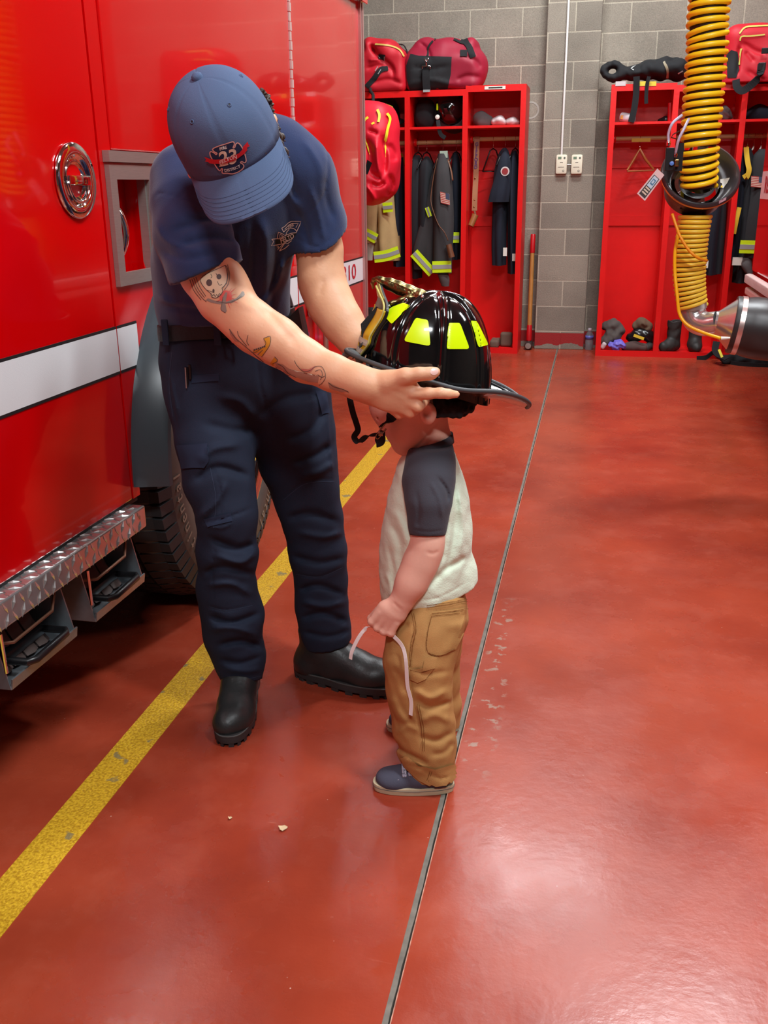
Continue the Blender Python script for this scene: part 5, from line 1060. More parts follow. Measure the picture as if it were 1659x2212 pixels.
# shoes
def kshoe(heel, toe, par):
    heel = np.array(heel, float); toe = np.array(toe, float); d = toe - heel; L_ = np.linalg.norm(d); d /= L_; s = np.array([-d[1], d[0], 0]); z = np.array([0, 0, 1.]); k_ = L_ / .178; M = np.array([d, s, z])
    at = lambda a, b__, c: heel + (d * a + s * b__ + z * c) * k_
    lo = np.minimum(heel, toe) - .06; hi = np.maximum(heel, toe) + .06; lo[2] = 0; hi[2] = .1
    q = SDF(lo, hi, .002)
    q.chain([(at(.035, 0, .034), .030 * k_), (at(.075, 0, .034), .029 * k_), (at(.115, 0, .026), .029 * k_)], k=.015); q.ell(at(.138, 0, .024), np.array((.037, .033, .024)) * k_, M, k=.015)
    q.chain([(at(.045, 0, .045), .028 * k_), (at(.075, 0, .046), .024 * k_)], k=.01)
    q.F = np.maximum(q.F, -(np.arange(q.n[2]) * q.res - .014)[None, None, :].astype(np.float32)); q.ell(at(.042, 0, .08), np.array((.032, .02, .035)) * k_, M, k=.004, op='cut')
    sh = q.build('shoe', mat('slate_shoe_canvas', (78, 80, 96), rough=.9, bump=.0004, bscale=500, var=.08), par); bv = bvh_of(sh)
    out = []
    for i in range(40):
        t = i / 40 * 2 * math.pi; a = .089 + .090 * math.cos(t); w_ = (.0315 + .004 * math.cos(t)) * (abs(math.sin(t)) ** .75) * (1 if math.sin(t) > 0 else -1); out.append((a, w_))
    rz = lambda z_, o_: [at(.089 + (a - .089) * (1 + o_), w_ * (1 + 2 * o_), 0) + z * z_ for a, w_ in out]
    so = MB().rings([rz(.0005, -.02), rz(.001, .0), rz(.016, .022), rz(.0185, .015), rz(.019, -.02)]).build('sole', mat('cream_rubber', (196, 182, 150), rough=.5, var=.12, vscale=30), sh, smooth=True, ang=40)
    MB().tube(rz(.0125, .024), .0007, 4, closed=True).build('foxing_line', mat('dark_line', (84, 80, 78), rough=.6), so)
    mb = MB()
    mb.tube(spline([at(.140, -.024, .036), at(.150, 0, .045), at(.140, .024, .036), at(.12, .028, .04)], 6), .0012, 5); mb.tube(spline([at(.140, -.024, .036), at(.12, -.028, .040), at(.10, -.028, .046)], 6), .0012, 5)
    mb.build('moccasin_seam', mat('shoe_thread', (140, 138, 150), rough=.9), sh)
    lm = MB()
    for j in range(3):
        x0 = .078 + j * .014; zt = .070 - j * .006
        pts = [at(x0, -.028, .055 - j * .005) + np.array([0, 0, .0]), at(x0 + .004, -.010, zt + .006), at(x0 + .002, .010, zt + .006), at(x0, .024, .052 - j * .004)]
        lm.tube(spline(pts, 6), .0030, 6)
        lm.tube(spline([p_ + d * .005 for p_ in pts], 6), .0028, 6)
    lm.build('laces', mat('speckled_lace', (168, 174, 190), rough=.9, var=.9, vscale=260), sh, smooth=True)
    MB().rings([[at(a, b__, c) for b__, c in ((-.029, .036), (-.0295, .05), (-.026, .056), (-.022, .05))] for a in (.062, .072, .085, .095)]).build('eyestay', mat('shoe_leather_patch', (48, 56, 70), rough=.5), sh, smooth=True, ang=50)
    return sh
kshoe((-.246, 1.830, 0), (-.424, 1.803, 0), kid); kshoe((-.268, 2.085, 0), (-.446, 2.052, 0), kid)
# paper strip in the fist
ps = MB(); P = spline([W(757, 1424, 1.80), W(760, 1408, 1.80), W(772, 1382, 1.80), W(786, 1362, 1.80), W(800, 1354, 1.80), W(830, 1358, 1.815), W(852, 1376, 1.80), W(870, 1398, 1.79), W(877, 1430, 1.775), W(880, 1480, 1.77), W(888, 1515, 1.765), W(887, 1545, 1.763)], 5)
ps.ribbon(P, (.55, -.2, .35), [.0085] * 5 + [.009] * (len(P) - 5), .0006)
pp = ps.build('paper_strip', mat('white_paper', (240, 232, 228), rough=.8)); tag(pp, 'long thin white paper strip hanging from the fist of the small child', 'paper strip')

# ------------------------------------------------------------------ firefighter helmet
HB = mat('helmet_black_shell', (14, 14, 15), rough=0.12, coat=0.6, rvar=0.06, vscale=25)
HE = mat('helmet_edge_trim', (66, 68, 70), rough=0.5)
hel = thing('firefighter_helmet', 'glossy black firefighter helmet with brass eagle and lime stickers, held over the child', 'helmet', W(925, 830, 1.93))
HCn = W(930, 817, 1.93); HF = C2W((-.985, -.04, -.13)); HU0 = C2W((.03, -.96, -.27)); HU = HU0 - HF * (HU0 @ HF); HU /= np.linalg.norm(HU); HS = np.cross(HU, HF)   # side
if HS[1] > 0: HS = -HS                                                       # HS points to the camera side
def hp(a, s, u): return HCn + HF * a + HS * s + HU * u
def shell(th, ph, off=0.0):
    c, s = math.cos(th), math.sin(th); rib = ((th / (math.pi / 4)) + .5) % 1 - .5
    w_ = rib * math.pi / 4 * .12 * math.sin(ph)
    puff = .0035 * (1 - (2 * abs(rib)) ** 2) * math.sin(ph) * 0 + .0042 * math.exp(-(w_ / .0034) ** 2) - .0022 * math.exp(-((abs(w_) - .0075) / .003) ** 2)
    big = .0035 if abs(((th / (math.pi / 2)) + .5) % 1 - .5) < .12 else 0
    r = math.sin(ph) ** .80; A = (.134 if c > 0 else .124); a, b_ = A * r, .108 * r; R_ = 1 + (puff + off) / .115
    return hp(a * c * R_ - .002, b_ * s * R_, .168 * max(0, math.cos(ph)) ** .9 * (1 + (puff + off) / .17) + .006 + (.22 if c > 0 else .27) * a * c * math.sin(ph) ** 3)
R = []; N = 192
for i in range(1, 41): ph = math.pi / 2 * i / 40; R.append([shell(2 * math.pi * j / N, ph) for j in range(N)])
R.append([shell(2 * math.pi * j / N, math.pi / 2) - HU * .02 for j in range(N)])
mb = MB().rings(R, cap=False); mb.f.append(tuple(range(N))[::-1]); shl = mb.build('shell', HB, hel, smooth=True); 
def brim2(th, t):
    c, s = math.cos(th), math.sin(th); inn = shell(th, math.pi / 2)
    rear = max(0, -c) ** 2.2; front = max(0, c) ** 3
    ro = np.array([.150 + .028 * front if c > 0 else .150 + .062 * rear, .142])
    k = 1 / ((abs(c) / ro[0]) ** 2.3 + (abs(s) / ro[1]) ** 2.3) ** (1 / 2.3); o = np.array([k * c, k * s])
    zz = -.004 + .008 * rear + .006 * front + .006 * abs(s) ** 2 * (1 - rear) * t
    p_in = np.array([(inn - HCn) @ HF, (inn - HCn) @ HS]); q = p_in + (o - p_in) * t; sl_ = (.22 if q[0] > 0 else .27) * q[0]
    side_up = .03 * rear * abs(s) * 2.2 * t
    return hp(q[0], q[1], .004 + zz * t * t + side_up + sl_)
R = [[brim2(2 * math.pi * j / N, t) + HU * o_ for j in range(N)] for t, o_ in ((0, .002), (.25, .002), (.5, .002), (.8, .002), (1, .002), (1, -.002), (.5, -.002), (0, -.002))]
br_ = MB().rings(R + [R[0]], cap=False).build('brim', HB, hel, smooth=True, ang=50)
MB().tube([brim2(2 * math.pi * j / N, 1.0) for j in range(N)], .0048, 10, closed=True).build('brim_edging', HE, br_, smooth=True)
MB().tube([brim2(th, .80) + HU * .003 for th in np.linspace(math.pi - .62, math.pi + .62, 40)] , .0016, 6).build('rear_ridge', HE, br_, smooth=True)
bvS = bvh_of(shl)
LIME = mat('lime_reflective_sticker', (216, 250, 0), rough=0.3, coat=0.3)
def rounded(p, r=.14, n=4):
    out = []; m_ = len(p)
    for i in range(m_):
        a, b_, c = np.array(p[i - 1]), np.array(p[i]), np.array(p[(i + 1) % m_])
        for t in np.linspace(0, 1, n): s0 = b_ + (a - b_) * r; s1 = b_ + (c - b_) * r; out.append(tuple((1 - t) ** 2 * s0 + 2 * t * (1 - t) * b_ + t * t * s1))
    return out
for q in ([(827, 679), (848, 664), (872, 655), (886, 661), (868, 678), (847, 701)], [(898, 687), (925, 692), (930, 748), (872, 737)], [(969, 698), (993, 698), (1014, 754), (963, 754)], [(1016, 693), (1029, 694), (1054, 745), (1033, 750)]):
    decal('reflective_sticker', *poly(rounded(q)), bvS, LIME, hel, off=.0016, sub=4, maxlen=5)
# front shield and its leather edge
SY0, SY1 = 1.925 - .052, 1.925 + .052
prof = spline([(811, 618), (818, 634), (827, 655), (827, 672), (820, 690), (806, 712), (797, 728), (794, 742), (783, 760), (768, 779)], 4)
def shield(off, w0, w1, i0=0, i1=None, th=.003, nrm=-1):
    mb = MB(); R = []; seg = prof[i0:i1]
    for i, (u, v_) in enumerate(seg):
        f = (i + i0) / (len(prof) - 1); hw = (.012 + .044 * min(1, f * 3.2)) * (1 if f < .8 else 1 - .55 * ((f - .8) / .2)); row = []
        for s in np.linspace(w0, w1, 9):
            c = W(u, v_, SY0 + .0) + np.array([0, .052 + s * hw, 0]); c = c + np.array([.30 * (s * hw) ** 2 * 8 - .42 * (s + 1) * hw, 0, 0]) ; row.append(c + np.array([-off, 0, off * .5]))
        R.append(row)
    v, f_ = [], []; m_ = 9
    for dd in (0, th):
        for r_ in R: v += [p + np.array([dd, 0, -dd * .5]) for p in r_]
    n1 = len(R) * m_
    for i in range(len(R) - 1):
        for j in range(m_ - 1):
            a = i * m_ + j; f_.append((a, a + 1, a + m_ + 1, a + m_)); f_.append((n1 + a, n1 + a + m_, n1 + a + m_ + 1, n1 + a + 1))
    for i in range(len(R) - 1):
        a = i * m_; f_.append((a, a + m_, n1 + a + m_, n1 + a)); a += m_ - 1; f_.append((a, n1 + a, n1 + a + m_, a + m_))
    for base in (0, (len(R) - 1) * m_):
        for j in range(m_ - 1): f_.append((base + j, base + j + 1, n1 + base + j + 1, n1 + base + j))
    mb.add(v, f_); return mb
SH = shield(0, -1, 1, th=.005).build('front_shield', mat('shield_black_leather', (22, 22, 22), rough=.4), hel, smooth=True, ang=40)
YLE = mat('shield_yellow_leather', (246, 206, 24), rough=.35, var=.08); PLE = mat('shield_worn_edge', (206, 196, 112), rough=.5, var=.2, vscale=60)
shield(.0012, -.96, -.1, 12, th=.0012).build('yellow_border', YLE, SH, smooth=True); shield(.0012, .55, .98, 12, th=.0012).build('yellow_border', YLE, SH, smooth=True); shield(.0012, -.98, .98, 0, 8, th=.0012).build('leather_tip', PLE, SH, smooth=True)
shield(.0014, -.6, .6, 33, th=.0012).build('yellow_border', YLE, SH, smooth=True)
MB().tube([W(u, v_, SY0 + .052 - (.012 + .044 * min(1, i / (len(prof) - 1) * 3.2)) * (1 if i / (len(prof) - 1) < .8 else 1 - .55 * ((i / (len(prof) - 1) - .8) / .2))) + np.array([.0012, 0, 0]) for i, (u, v_) in enumerate(prof)], .0022, 6).build('stitched_edge', PLE, SH, smooth=True)
WHL = mat('shield_white_panel', (222, 218, 200), rough=.5)
sp1 = shield(.0026, -.92, .5, 27, 31, th=.001).build('white_panel', WHL, SH); sp2 = shield(.0026, -.92, .5, 32, 35, th=.001).build('white_panel', WHL, SH)
for (i0, par_, n_) in ((28, sp1, 2), (33, sp2, 3)):
    g_ = MB()
    for k in range(n_): 
        c = W(prof[i0][0], prof[i0][1], SY0 + .052) + np.array([-.005, -.044 + k * .011, .002]); g_.tube([c + np.array([-.002, 0, -.005]), c + np.array([.002, .004, .005])], .0009, 4); g_.tube([c + np.array([.001, .004, 0]), c + np.array([-.002, .006, -.005])], .0009, 4)
    g_.build('worn_lettering', INK, par_)
# black fabric strap folded at the shield
MB().hexa([W(u, v, y) for y in (1.925, 1.945) for u, v in ((782, 728), (819, 690), (813, 662), (779, 700))]).build('goggle_strap', mat('dark_felt', (46, 50, 52), rough=1, bump=.001, bscale=300), hel)
MB().tube(spline([W(742, 775, 1.90), W(748, 766, 1.885), W(760, 762, 1.875), W(772, 770, 1.872), W(778, 786, 1.87)], 5), .007, 8).build('visor_rim', mat('grey_foam', (96, 98, 98), rough=.8), hel, smooth=True)
# brass eagle holder
E_ = SDF(W(795, 690, 1.93) - np.array([.02, .04, .03]), W(950, 595, 1.93) + np.array([.02, .05, .03]), .0013)
E_.chain([S(806, 622, 1.925, 2.6), S(804, 612, 1.925, 3.2), S(808, 604, 1.925, 4.2), S(816, 602, 1.925, 5), S(824, 605, 1.925, 7)], k=.003)
E_.chain([S(824, 608, 1.925, 8), S(842, 614, 1.925, 12), S(862, 622, 1.925, 13.5), S(885, 630, 1.925, 13), S(908, 636, 1.925, 10), S(932, 641, 1.925, 6)], k=.006, fy=.7)
E_.chain([S(835, 661, 1.90, 5.5), S(846, 655, 1.90, 5), S(866, 648, 1.905, 5.5), S(884, 642, 1.91, 8), S(906, 640, 1.91, 9), S(926, 642, 1.915, 6)], k=.006)
for i in range(7): E_.crease([(832 + i * 3, 606 + i * 4.2), (855 + i * 4, 614 + i * 4), (884 + i * 5, 628 + i * 2.8)], .9, .0009)
for i in range(6): E_.crease([(866 + i * 2, 652 - i * 2), (890, 646 - i * 2.2), (926, 644 - i * 2.4)], .9, .0008)
for i in range(10): E_.crease([(842 + i * 8, 612 + i * 2.5), (846 + i * 8, 620 + i * 2.4)], 1.1, .0005)
E_.ell(W(830, 611, 1.913), (.002, .003, .002), k=.001, op='cut')
eg = E_.build('brass_eagle', mat('worn_brass', (146, 130, 86), rough=.3, metal=1.0, var=.35, vscale=220), hel, relax=1)
for (u, v_) in ((840, 661), (876, 647), (912, 641)): MB().lathe([(0, .003), (.0025, .0025), (.0038, .001), (.004, -.002)], W(u, v_, 1.896), (0, -1, .2), 14).build('rivet', CHROME, eg, smooth=True)
# chin strap, buckle, neck flap
MB().ribbon(spline([W(754, 838, 1.90), W(756, 862, 1.895), W(762, 890, 1.89), W(770, 915, 1.885), W(773, 930, 1.88), W(765, 944, 1.875), W(775, 955, 1.87), W(793, 942, 1.87), W(818, 938, 1.87)], 5), (1, .3, .25), .0125, .0016).build('chin_strap', BFAB, hel, smooth=True, ang=60)
bk = MB(); bk.ribbon(spline([W(850, 896, 1.865), W(836, 908, 1.862), W(822, 922, 1.86)], 4), (.6, .2, .6), .026, .002); bk.build('chin_strap', BFAB, hel)
b2 = MB(); b2.ribbon(spline([W(826, 930, 1.86), W(822, 945, 1.858), W(820, 958, 1.858), W(814, 966, 1.86)], 4), (1, .2, .3), [.012, .014, .016, .019, .021, .022, .022, .02, .017, .014, .010, .006, .002][:13], .002); b2.build('chin_strap', BFAB, hel)
bu = MB(); 
for o_ in (0, .004): bu.tube(spline([W(842, 914, 1.856 + o_), W(832, 916, 1.856 + o_), W(822, 928, 1.856 + o_), W(812, 942, 1.856 + o_), W(816, 948, 1.856 + o_), W(824, 940, 1.856 + o_), W(834, 926, 1.856 + o_)], 4), .0016, 6)
bu.box(W(817, 942, 1.853), W(829, 930, 1.862), bev=.001); bu.build('strap_buckle', mat('worn_nickel', (176, 160, 150), rough=.25, metal=1.0), hel, smooth=True, ang=40)
Q = SDF(W(900, 900, 1.93) - np.array([.03, .1, .03]), W(1045, 838, 1.93) + np.array([.02, .1, .02]), .0028)
Q.chain([S(938, 850, 1.93, 16), S(965, 858, 1.93, 22), S(990, 868, 1.93, 24), S(1010, 872, 1.93, 19)], k=.012, fy=2.6); Q.rbox(W(978, 878, 1.93), (.028, .06, .012), .006, k=.01)
Q.noise(220, .0016, 3); Q.build('neck_protector', mat('black_nomex', (20, 17, 18), rough=1), hel)
# ------------------------------------------------------------------ exhaust hose with magnetic nozzle ring
HY = mat('hose_yellow', (255, 224, 30), rough=0.38, coat=0.15); HK = mat('hose_black_liner', (30, 22, 12), rough=0.6)
HL = mat('hose_yellow_lower', (236, 202, 60), rough=0.45)
hz = thing('exhaust_extraction_hose', 'yellow ribbed exhaust hose hanging from above with black ring, plugged into a rubber cuff', 'hose', W(1496, 760, 4.2))
def hosepiece(pts, n, cr, pitch, mcoil, nm):
    P = spline(pts, 30); P = [(p[:3], p[3]) for p in P]; C = np.array([p for p, r in P]); Rr = np.array([r for p, r in P])
    d = np.concatenate([[0], np.cumsum(np.linalg.norm(np.diff(C, axis=0), axis=1))]); L_ = d[-1]
    base = MB().tube([C[i] for i in range(0, len(C), 2)], [Rr[i] - cr * .55 for i in range(0, len(C), 2)], 32).build(nm, HK, hz, smooth=True)
    turns = int(L_ / pitch); N = turns * 28; hx = []
    for i in range(N + 1):
        s = L_ * i / N; c = np.array([np.interp(s, d, C[:, k]) for k in range(3)]); r = np.interp(s, d, Rr)
        s2 = min(s + .004, L_); s1 = max(s - .004, 0); t = np.array([np.interp(s2, d, C[:, k]) - np.interp(s1, d, C[:, k]) for k in range(3)]); t /= np.linalg.norm(t)
        u = np.array([1, 0, 0]) - t * t[0]; u /= np.linalg.norm(u); v = np.cross(t, u); a = 2 * math.pi * i / 28; hx.append(c + r * (math.cos(a) * u + math.sin(a) * v))
    MB().tube(hx, cr, 7).build('coil', mcoil, base, smooth=True); return base
def H4(u, v, y, rp): p = W(u, v, y); return (*p, rp * mpp(p))
top = W(1533, 0, 4.15)
up = hosepiece([(top[0] + .05, 4.15, 3.4, .078), (top[0] + .03, 4.15, 2.6, .078), H4(1533, 0, 4.15, 40), H4(1528, 100, 4.15, 39.5), H4(1517, 240, 4.15, 38), H4(1511, 330, 4.15, 36.5), H4(1510, 405, 4.17, 34.5)], 0, .0105, .0285, HY, 'upper_hose')
lo_ = hosepiece([H4(1502, 466, 4.2, 32), H4(1495, 515, 4.2, 31), H4(1489, 585, 4.2, 31), H4(1491, 630, 4.2, 29.5), H4(1497, 664, 4.2, 28)], 0, .0085, .0178, HL, 'lower_hose')
MB().tube([np.array(H4(u, v, 4.15, 0)[:3]) for u, v in ((1512, 318), (1511, 326))], 36.5 * .0019, 40).build('hose_clamp', CHROME, hz, smooth=True, ang=40)
# nozzle ring
rc = W(1512, 380, 4.2); ax = C2W((-.05, -.33, -.94)); r0 = .150
prof = [(.02, -.125), (.095, -.12), (.118, -.105), (.138, -.02), (.140, -.004), (.150, .0), (.156, .006), (.154, .014), (.146, .018), (.138, .012), (.128, -.012), (.112, -.055), (.098, -.06)]
ring = MB().lathe(prof, rc, ax, 72).build('nozzle_ring', mat('ring_dark_rubber', (52, 48, 50), rough=.3), hz, smooth=True, ang=50)
MB().lathe([(.1535, -.006), (.1565, -.004), (.1565, .0), (.1535, .002)], rc, ax, 72).build('gold_trim', mat('gold_bead', (214, 160, 84), rough=.3, metal=.6), ring, smooth=True)
for k in range(3):
    a = k * 2.094 + .9; u_ = np.cross(ax, (1, 0, 0)); u_ /= np.linalg.norm(u_); v_ = np.cross(ax, u_); d1 = u_ * math.cos(a) + v_ * math.sin(a); d2 = np.cross(ax, d1)
    MB().hexa([rc + d1 * p + d2 * q + ax * h for h in (-.075, -.06) for p, q in ((.055, -.03), (.125, -.045), (.125, .045), (.055, .03))]).build('spoke', mat('spoke_dark', (58, 54, 54), rough=.35), ring)
MB().lathe([(.06, -.07), (.085, -.066), (.088, -.05), (.074, -.045), (.07, -.02)], rc, ax, 48).build('steel_collar', CHROME, ring, smooth=True, ang=50)
bvR = bvh_of(ring)
decal('white_label', *poly([(1556, 388), (1578, 384), (1572, 396), (1562, 408), (1556, 402)]), bvR, mat('label_white', (222, 220, 214), rough=.5), ring, off=.003, sub=2)
decal('yellow_label', *poly([(1540, 408), (1555, 398), (1562, 404), (1549, 415), (1543, 414)]), bvR, mat('label_yellow', (244, 206, 0), rough=.4), ring, off=.0035, sub=2)
decal('data_sticker', *poly([(1554, 428), (1570, 420), (1565, 445), (1551, 452)]), bvR, mat('label_mauve', (156, 118, 126), rough=.5), ring, off=.001, sub=2)
decal('data_sticker', *poly([(1551, 444), (1566, 437), (1564, 448), (1549, 458)]), bvR, mat('label_amber', (214, 136, 20), rough=.5), ring, off=.002, sub=2)
# elbow, cone, rubber cuff
el = [H4(1497, 660, 4.2, 26), H4(1498, 678, 4.2, 27), H4(1506, 693, 4.19, 27), H4(1526, 700, 4.17, 26), H4(1550, 696, 4.15, 24)]
E2 = spline(el, 10); MB().tube([p[:3] for p in E2], [p[3] for p in E2], 36).build('pipe_elbow', ALU, hz, smooth=True, ang=60)
MB().tube([np.array(H4(1497, 656, 4.2, 0)[:3]), np.array(H4(1498, 668, 4.2, 0)[:3])], 28.5 * .0019, 36).build('hose_clamp', STEEL, hz, smooth=True, ang=40)
ca = C2W((.955, .20, -.22)); c0 = W(1548, 696, 4.15)
MB().lathe([(.044, -.01), (.046, 0), (.104, .062), (.108, .066), (.106, .07)], c0, ca, 56).build('aluminium_cone', ALU, hz, smooth=True, ang=30)
cf_ = MB().lathe([(.100, .06), (.114, .060), (.117, .066), (.115, .10), (.122, .13), (.125, .17), (.122, .24), (.118, .3), (.118, .36), (.0, .36)], c0, ca, 56).build('rubber_cuff', mat('cuff_rubber', (44, 42, 42), rough=.4, var=.15, vscale=14), hz, smooth=True, ang=50)
MB().lathe([(.1155, .078), (.119, .079), (.119, .098), (.1155, .099)], c0, ca, 56).build('cuff_clamp', mat('clamp_pinkish_steel', (210, 186, 180), rough=.3, metal=.8), cf_, smooth=True, ang=40)
# actuator, air tubes, cords
bx = W(1446, 344, 4.06); MB().box(bx + np.array([-.016, -.014, -.042]), bx + np.array([.016, .014, .042]), bev=.002).build('actuator_block', BLACK, hz)
bx = W(1467, 340, 4.07); MB().box(bx + np.array([-.012, -.008, -.05]), bx + np.array([.014, .004, .052])).build('mounting_bracket', BLACK, hz)
MB().tube([W(1468, 283, 4.1), W(1454, 290, 4.08), W(1450, 297, 4.07), W(1468, 302, 4.1)], .002, 6).build('bracket_wire', mat('black_wire', (30, 28, 28), rough=.3), hz)
bx = W(1462, 352, 4.045); MB().box(bx + np.array([-.008, -.006, -.013]), bx + np.array([.008, .006, .013]), bev=.003).build('brass_fitting', mat('brass', (168, 136, 88), rough=.25, metal=1), hz)
bx = W(1451, 353, 4.04); MB().lathe([(0, 0), (.008, 0), (.008, .006), (0, .008)], bx, (0, -1, 0), 16).build('blue_cap', mat('blue_fitting', (90, 140, 220), rough=.4), hz)
TB = mat('pale_air_tube', (206, 212, 238), rough=.3)
MB().tube(spline([W(1444, 305, 4.06), W(1444, 288, 4.05), W(1453, 266, 4.04), W(1473, 249, 4.07)], 8), .0052, 10).build('air_tube', TB, hz, smooth=True)
MB().tube(spline([W(1459, 331, 4.05), W(1466, 302, 4.02), W(1478, 277, 4.02), W(1488, 257, 4.07)], 8), .0052, 10).build('air_tube', TB, hz, smooth=True)
for (u, v) in ((1444, 308), (1459, 333)): MB().lathe([(0, -.012), (.008, -.012), (.009, 0), (.006, .006), (0, .006)], W(u, v, 4.055), (0, 0, 1), 14).build('tube_fitting', CHROME, hz, smooth=True, ang=40)
HO = mat('orange_yellow_cord', (240, 158, 20), rough=.45)
MB().tube(spline([W(1452, 462, 4.14), W(1462, 492, 4.12), W(1470, 512, 4.10), W(1488, 540, 4.09), W(1508, 557, 4.09), W(1527, 563, 4.13)], 8), .006, 8).build('tether_cord', HO, hz, smooth=True)
MB().tube(spline([W(1465, 505, 4.15), W(1458, 545, 4.14), W(1458, 590, 4.13), W(1463, 640, 4.11), W(1468, 678, 4.1), W(1485, 702, 4.08), W(1520, 719, 4.06), W(1557, 731, 4.03)], 8), .0068, 10).build('air_line', mat('air_line_yellow', (250, 190, 14), rough=.35), hz, smooth=True)
MB().tube([W(1557, 731, 4.03), W(1577, 730, 4.03)], [.0075, .004], 8).build('air_coupling', WHITE, hz)
# instruction tag
q = [W(u, v, 4.05) for u, v in ((1420, 364), (1435, 378), (1393, 434), (1376, 418))]
tn = np.array([0, .0015, 0]); tg_ = MB().hexa([q[3], q[2], q[2] + tn, q[3] + tn, q[0], q[1], q[1] + tn, q[0] + tn]).build('instruction_tag', mat('tag_pink_white', (232, 206, 204), rough=.5), hz)
def tq(a0, a1, b0, b1, m, o_, nm): 
    f_ = lambda a, b_: (q[0] * (1 - a) + q[1] * a) * (1 - b_) + (q[3] * (1 - a) + q[2] * a) * b_ - np.array([0, o_, 0]); meshobj(nm, [f_(a0, b0), f_(a1, b0), f_(a1, b1), f_(a0, b1)], [(0, 1, 2, 3)], m, tg_)
tq(.14, .86, .2, .95, mat('tag_charcoal', (62, 60, 60), rough=.5), .001, 'printed_frame'); tq(.22, .78, .22, .6, mat('tag_pale_blue', (196, 222, 236), rough=.5), .0015, 'printed_picture'); tq(.34, .70, .30, .5, mat('tag_blue', (84, 136, 168), rough=.5), .002, 'printed_picture'); tq(.42, .6, .34, .45, mat('tag_pale_blue', (196, 222, 236), rough=.5), .0025, 'printed_picture')
for b0 in (.63, .72, .81): tq(.24, .76, b0, b0 + .05, mat('tag_cream', (222, 210, 186), rough=.5), .0018, 'printed_picture')

# ------------------------------------------------------------------ second fire engine at the right edge
en2 = thing('fire_engine', 'red fire engine cut off by the right edge, white ribbed light bar below', 'fire engine', (1.9, 5.2, 0))
XR = .925; YR = 6.2
MB().box((XR, 3.6, .80), (3.2, YR, 2.8), bev=.01).build('body_panel', RED, en2); MB().box((XR + .25, 3.6, .35), (3.1, YR - .1, .80)).build('underbody', mat('dark_underbody', (24, 20, 20), rough=0.7), en2)
for yy in (4.4,):
    wl_ = MB().lathe([(.0, 0), (.2, .0), (.25, -.02), (.30, .01), (.45, .01), (.5, -.05), (.5, -.28), (.3, -.3)], (XR + .02, yy, .5), (-1, 0, 0), 48).build('wheel', RUB, en2, smooth=True, ang=40)
MB().box((XR - .004, 5.4, 1.21), (XR, 6.17, 1.36)).build('white_panel', mat('pink_white_panel', (236, 190, 190), rough=.4), en2)
place_text('panel_lettering', 'RESCUE 23', .12, (XR - .004, 5.55 + .21, 1.284), (0, -1, 0), (0, 0, 1), PINKINK, en2, off=.001, bold=.004)
lb = MB(); lb.box((XR - .05, 3.7, .735), (XR + .0, 6.12, .79), bev=.02).build('light_bar', mat('ribbed_white_lens', (236, 214, 208), rough=.25), en2)
rb_ = MB(); 
for i in range(60): rb_.box((XR - .052, 4.9 + i * .02, .742), (XR - .048, 4.909 + i * .02, .785))
rb_.build('lens_ribs', mat('lens_rib', (206, 190, 186), rough=.3), en2)
MB().box((XR - .045, 3.7, .672), (XR + .01, 6.08, .715), bev=.01).build('light_bar', mat('ribbed_white_lens2', (222, 200, 192), rough=.3), en2)

# ------------------------------------------------------------------ on the wall between the lockers
cd_ = MB().tube([W(1229, -6, 8.045), (W(1213, 333, 8.045)[0], 8.045, 1.50)], .0085, 12).build('conduit_pipe', mat('white_conduit', (226, 226, 220), rough=.35), None, smooth=True, ang=60); tag(cd_, 'thin white vertical conduit pipe on the block pilaster', 'pipe')
for k, (u, lab, dz) in enumerate(((1213, 'left of two cream wall detectors, directly beneath the conduit pipe', 0), (1246, 'right of two cream wall detectors on the block pilaster', .003))):
    c = W(u, 355, 8.05); t = thing('gas_detector', lab, 'detector', c, 'cream wall detectors on the pilaster')
    b_ = MB().box(c + np.array([-.044, -.02, -.072]), c + np.array([.044, .014, .072]), bev=.016).build('housing', mat('cream_plastic', (228, 224, 200), rough=.4), t, smooth=True, ang=40)
    MB().box(c + np.array([-.028, -.0215, .038]), c + np.array([-.002, -.019, .056])).build('display', mat('lcd_green', (112, 136, 112), rough=.3), t)
    MB().lathe([(0, 0), (.0075, 0), (.0075, .004), (0, .004)], c + np.array([.022, -.018, .047]), (0, -1, 0), 16).build('button', mat('detector_button', (100, 104, 96), rough=.4), t)
    MB().box(c + np.array([-.026, -.0212, -.022]), c + np.array([.02, -.019, -.019])).build('print_line', mat('detector_button', (100, 104, 96)), t); MB().box(c + np.array([-.012, -.0212, .012]), c + np.array([.01, -.019, .016])).build('print_line', mat('detector_button', (100, 104, 96)), t)
    MB().lathe([(0.005, 0), (.008, 0), (.008, .002), (.005, .002)], c + np.array([.016, -.019, -.048]), (0, -1, 0), 16).build('emblem_ring', mat('detector_button', (100, 104, 96)), t)
nip = MB().tube([W(1222, 356, 8.045), W(1236, 356, 8.045)], .006, 10).build('conduit_nipple', STEEL); tag(nip, 'short dark pipe joining the two cream wall detectors', 'pipe')
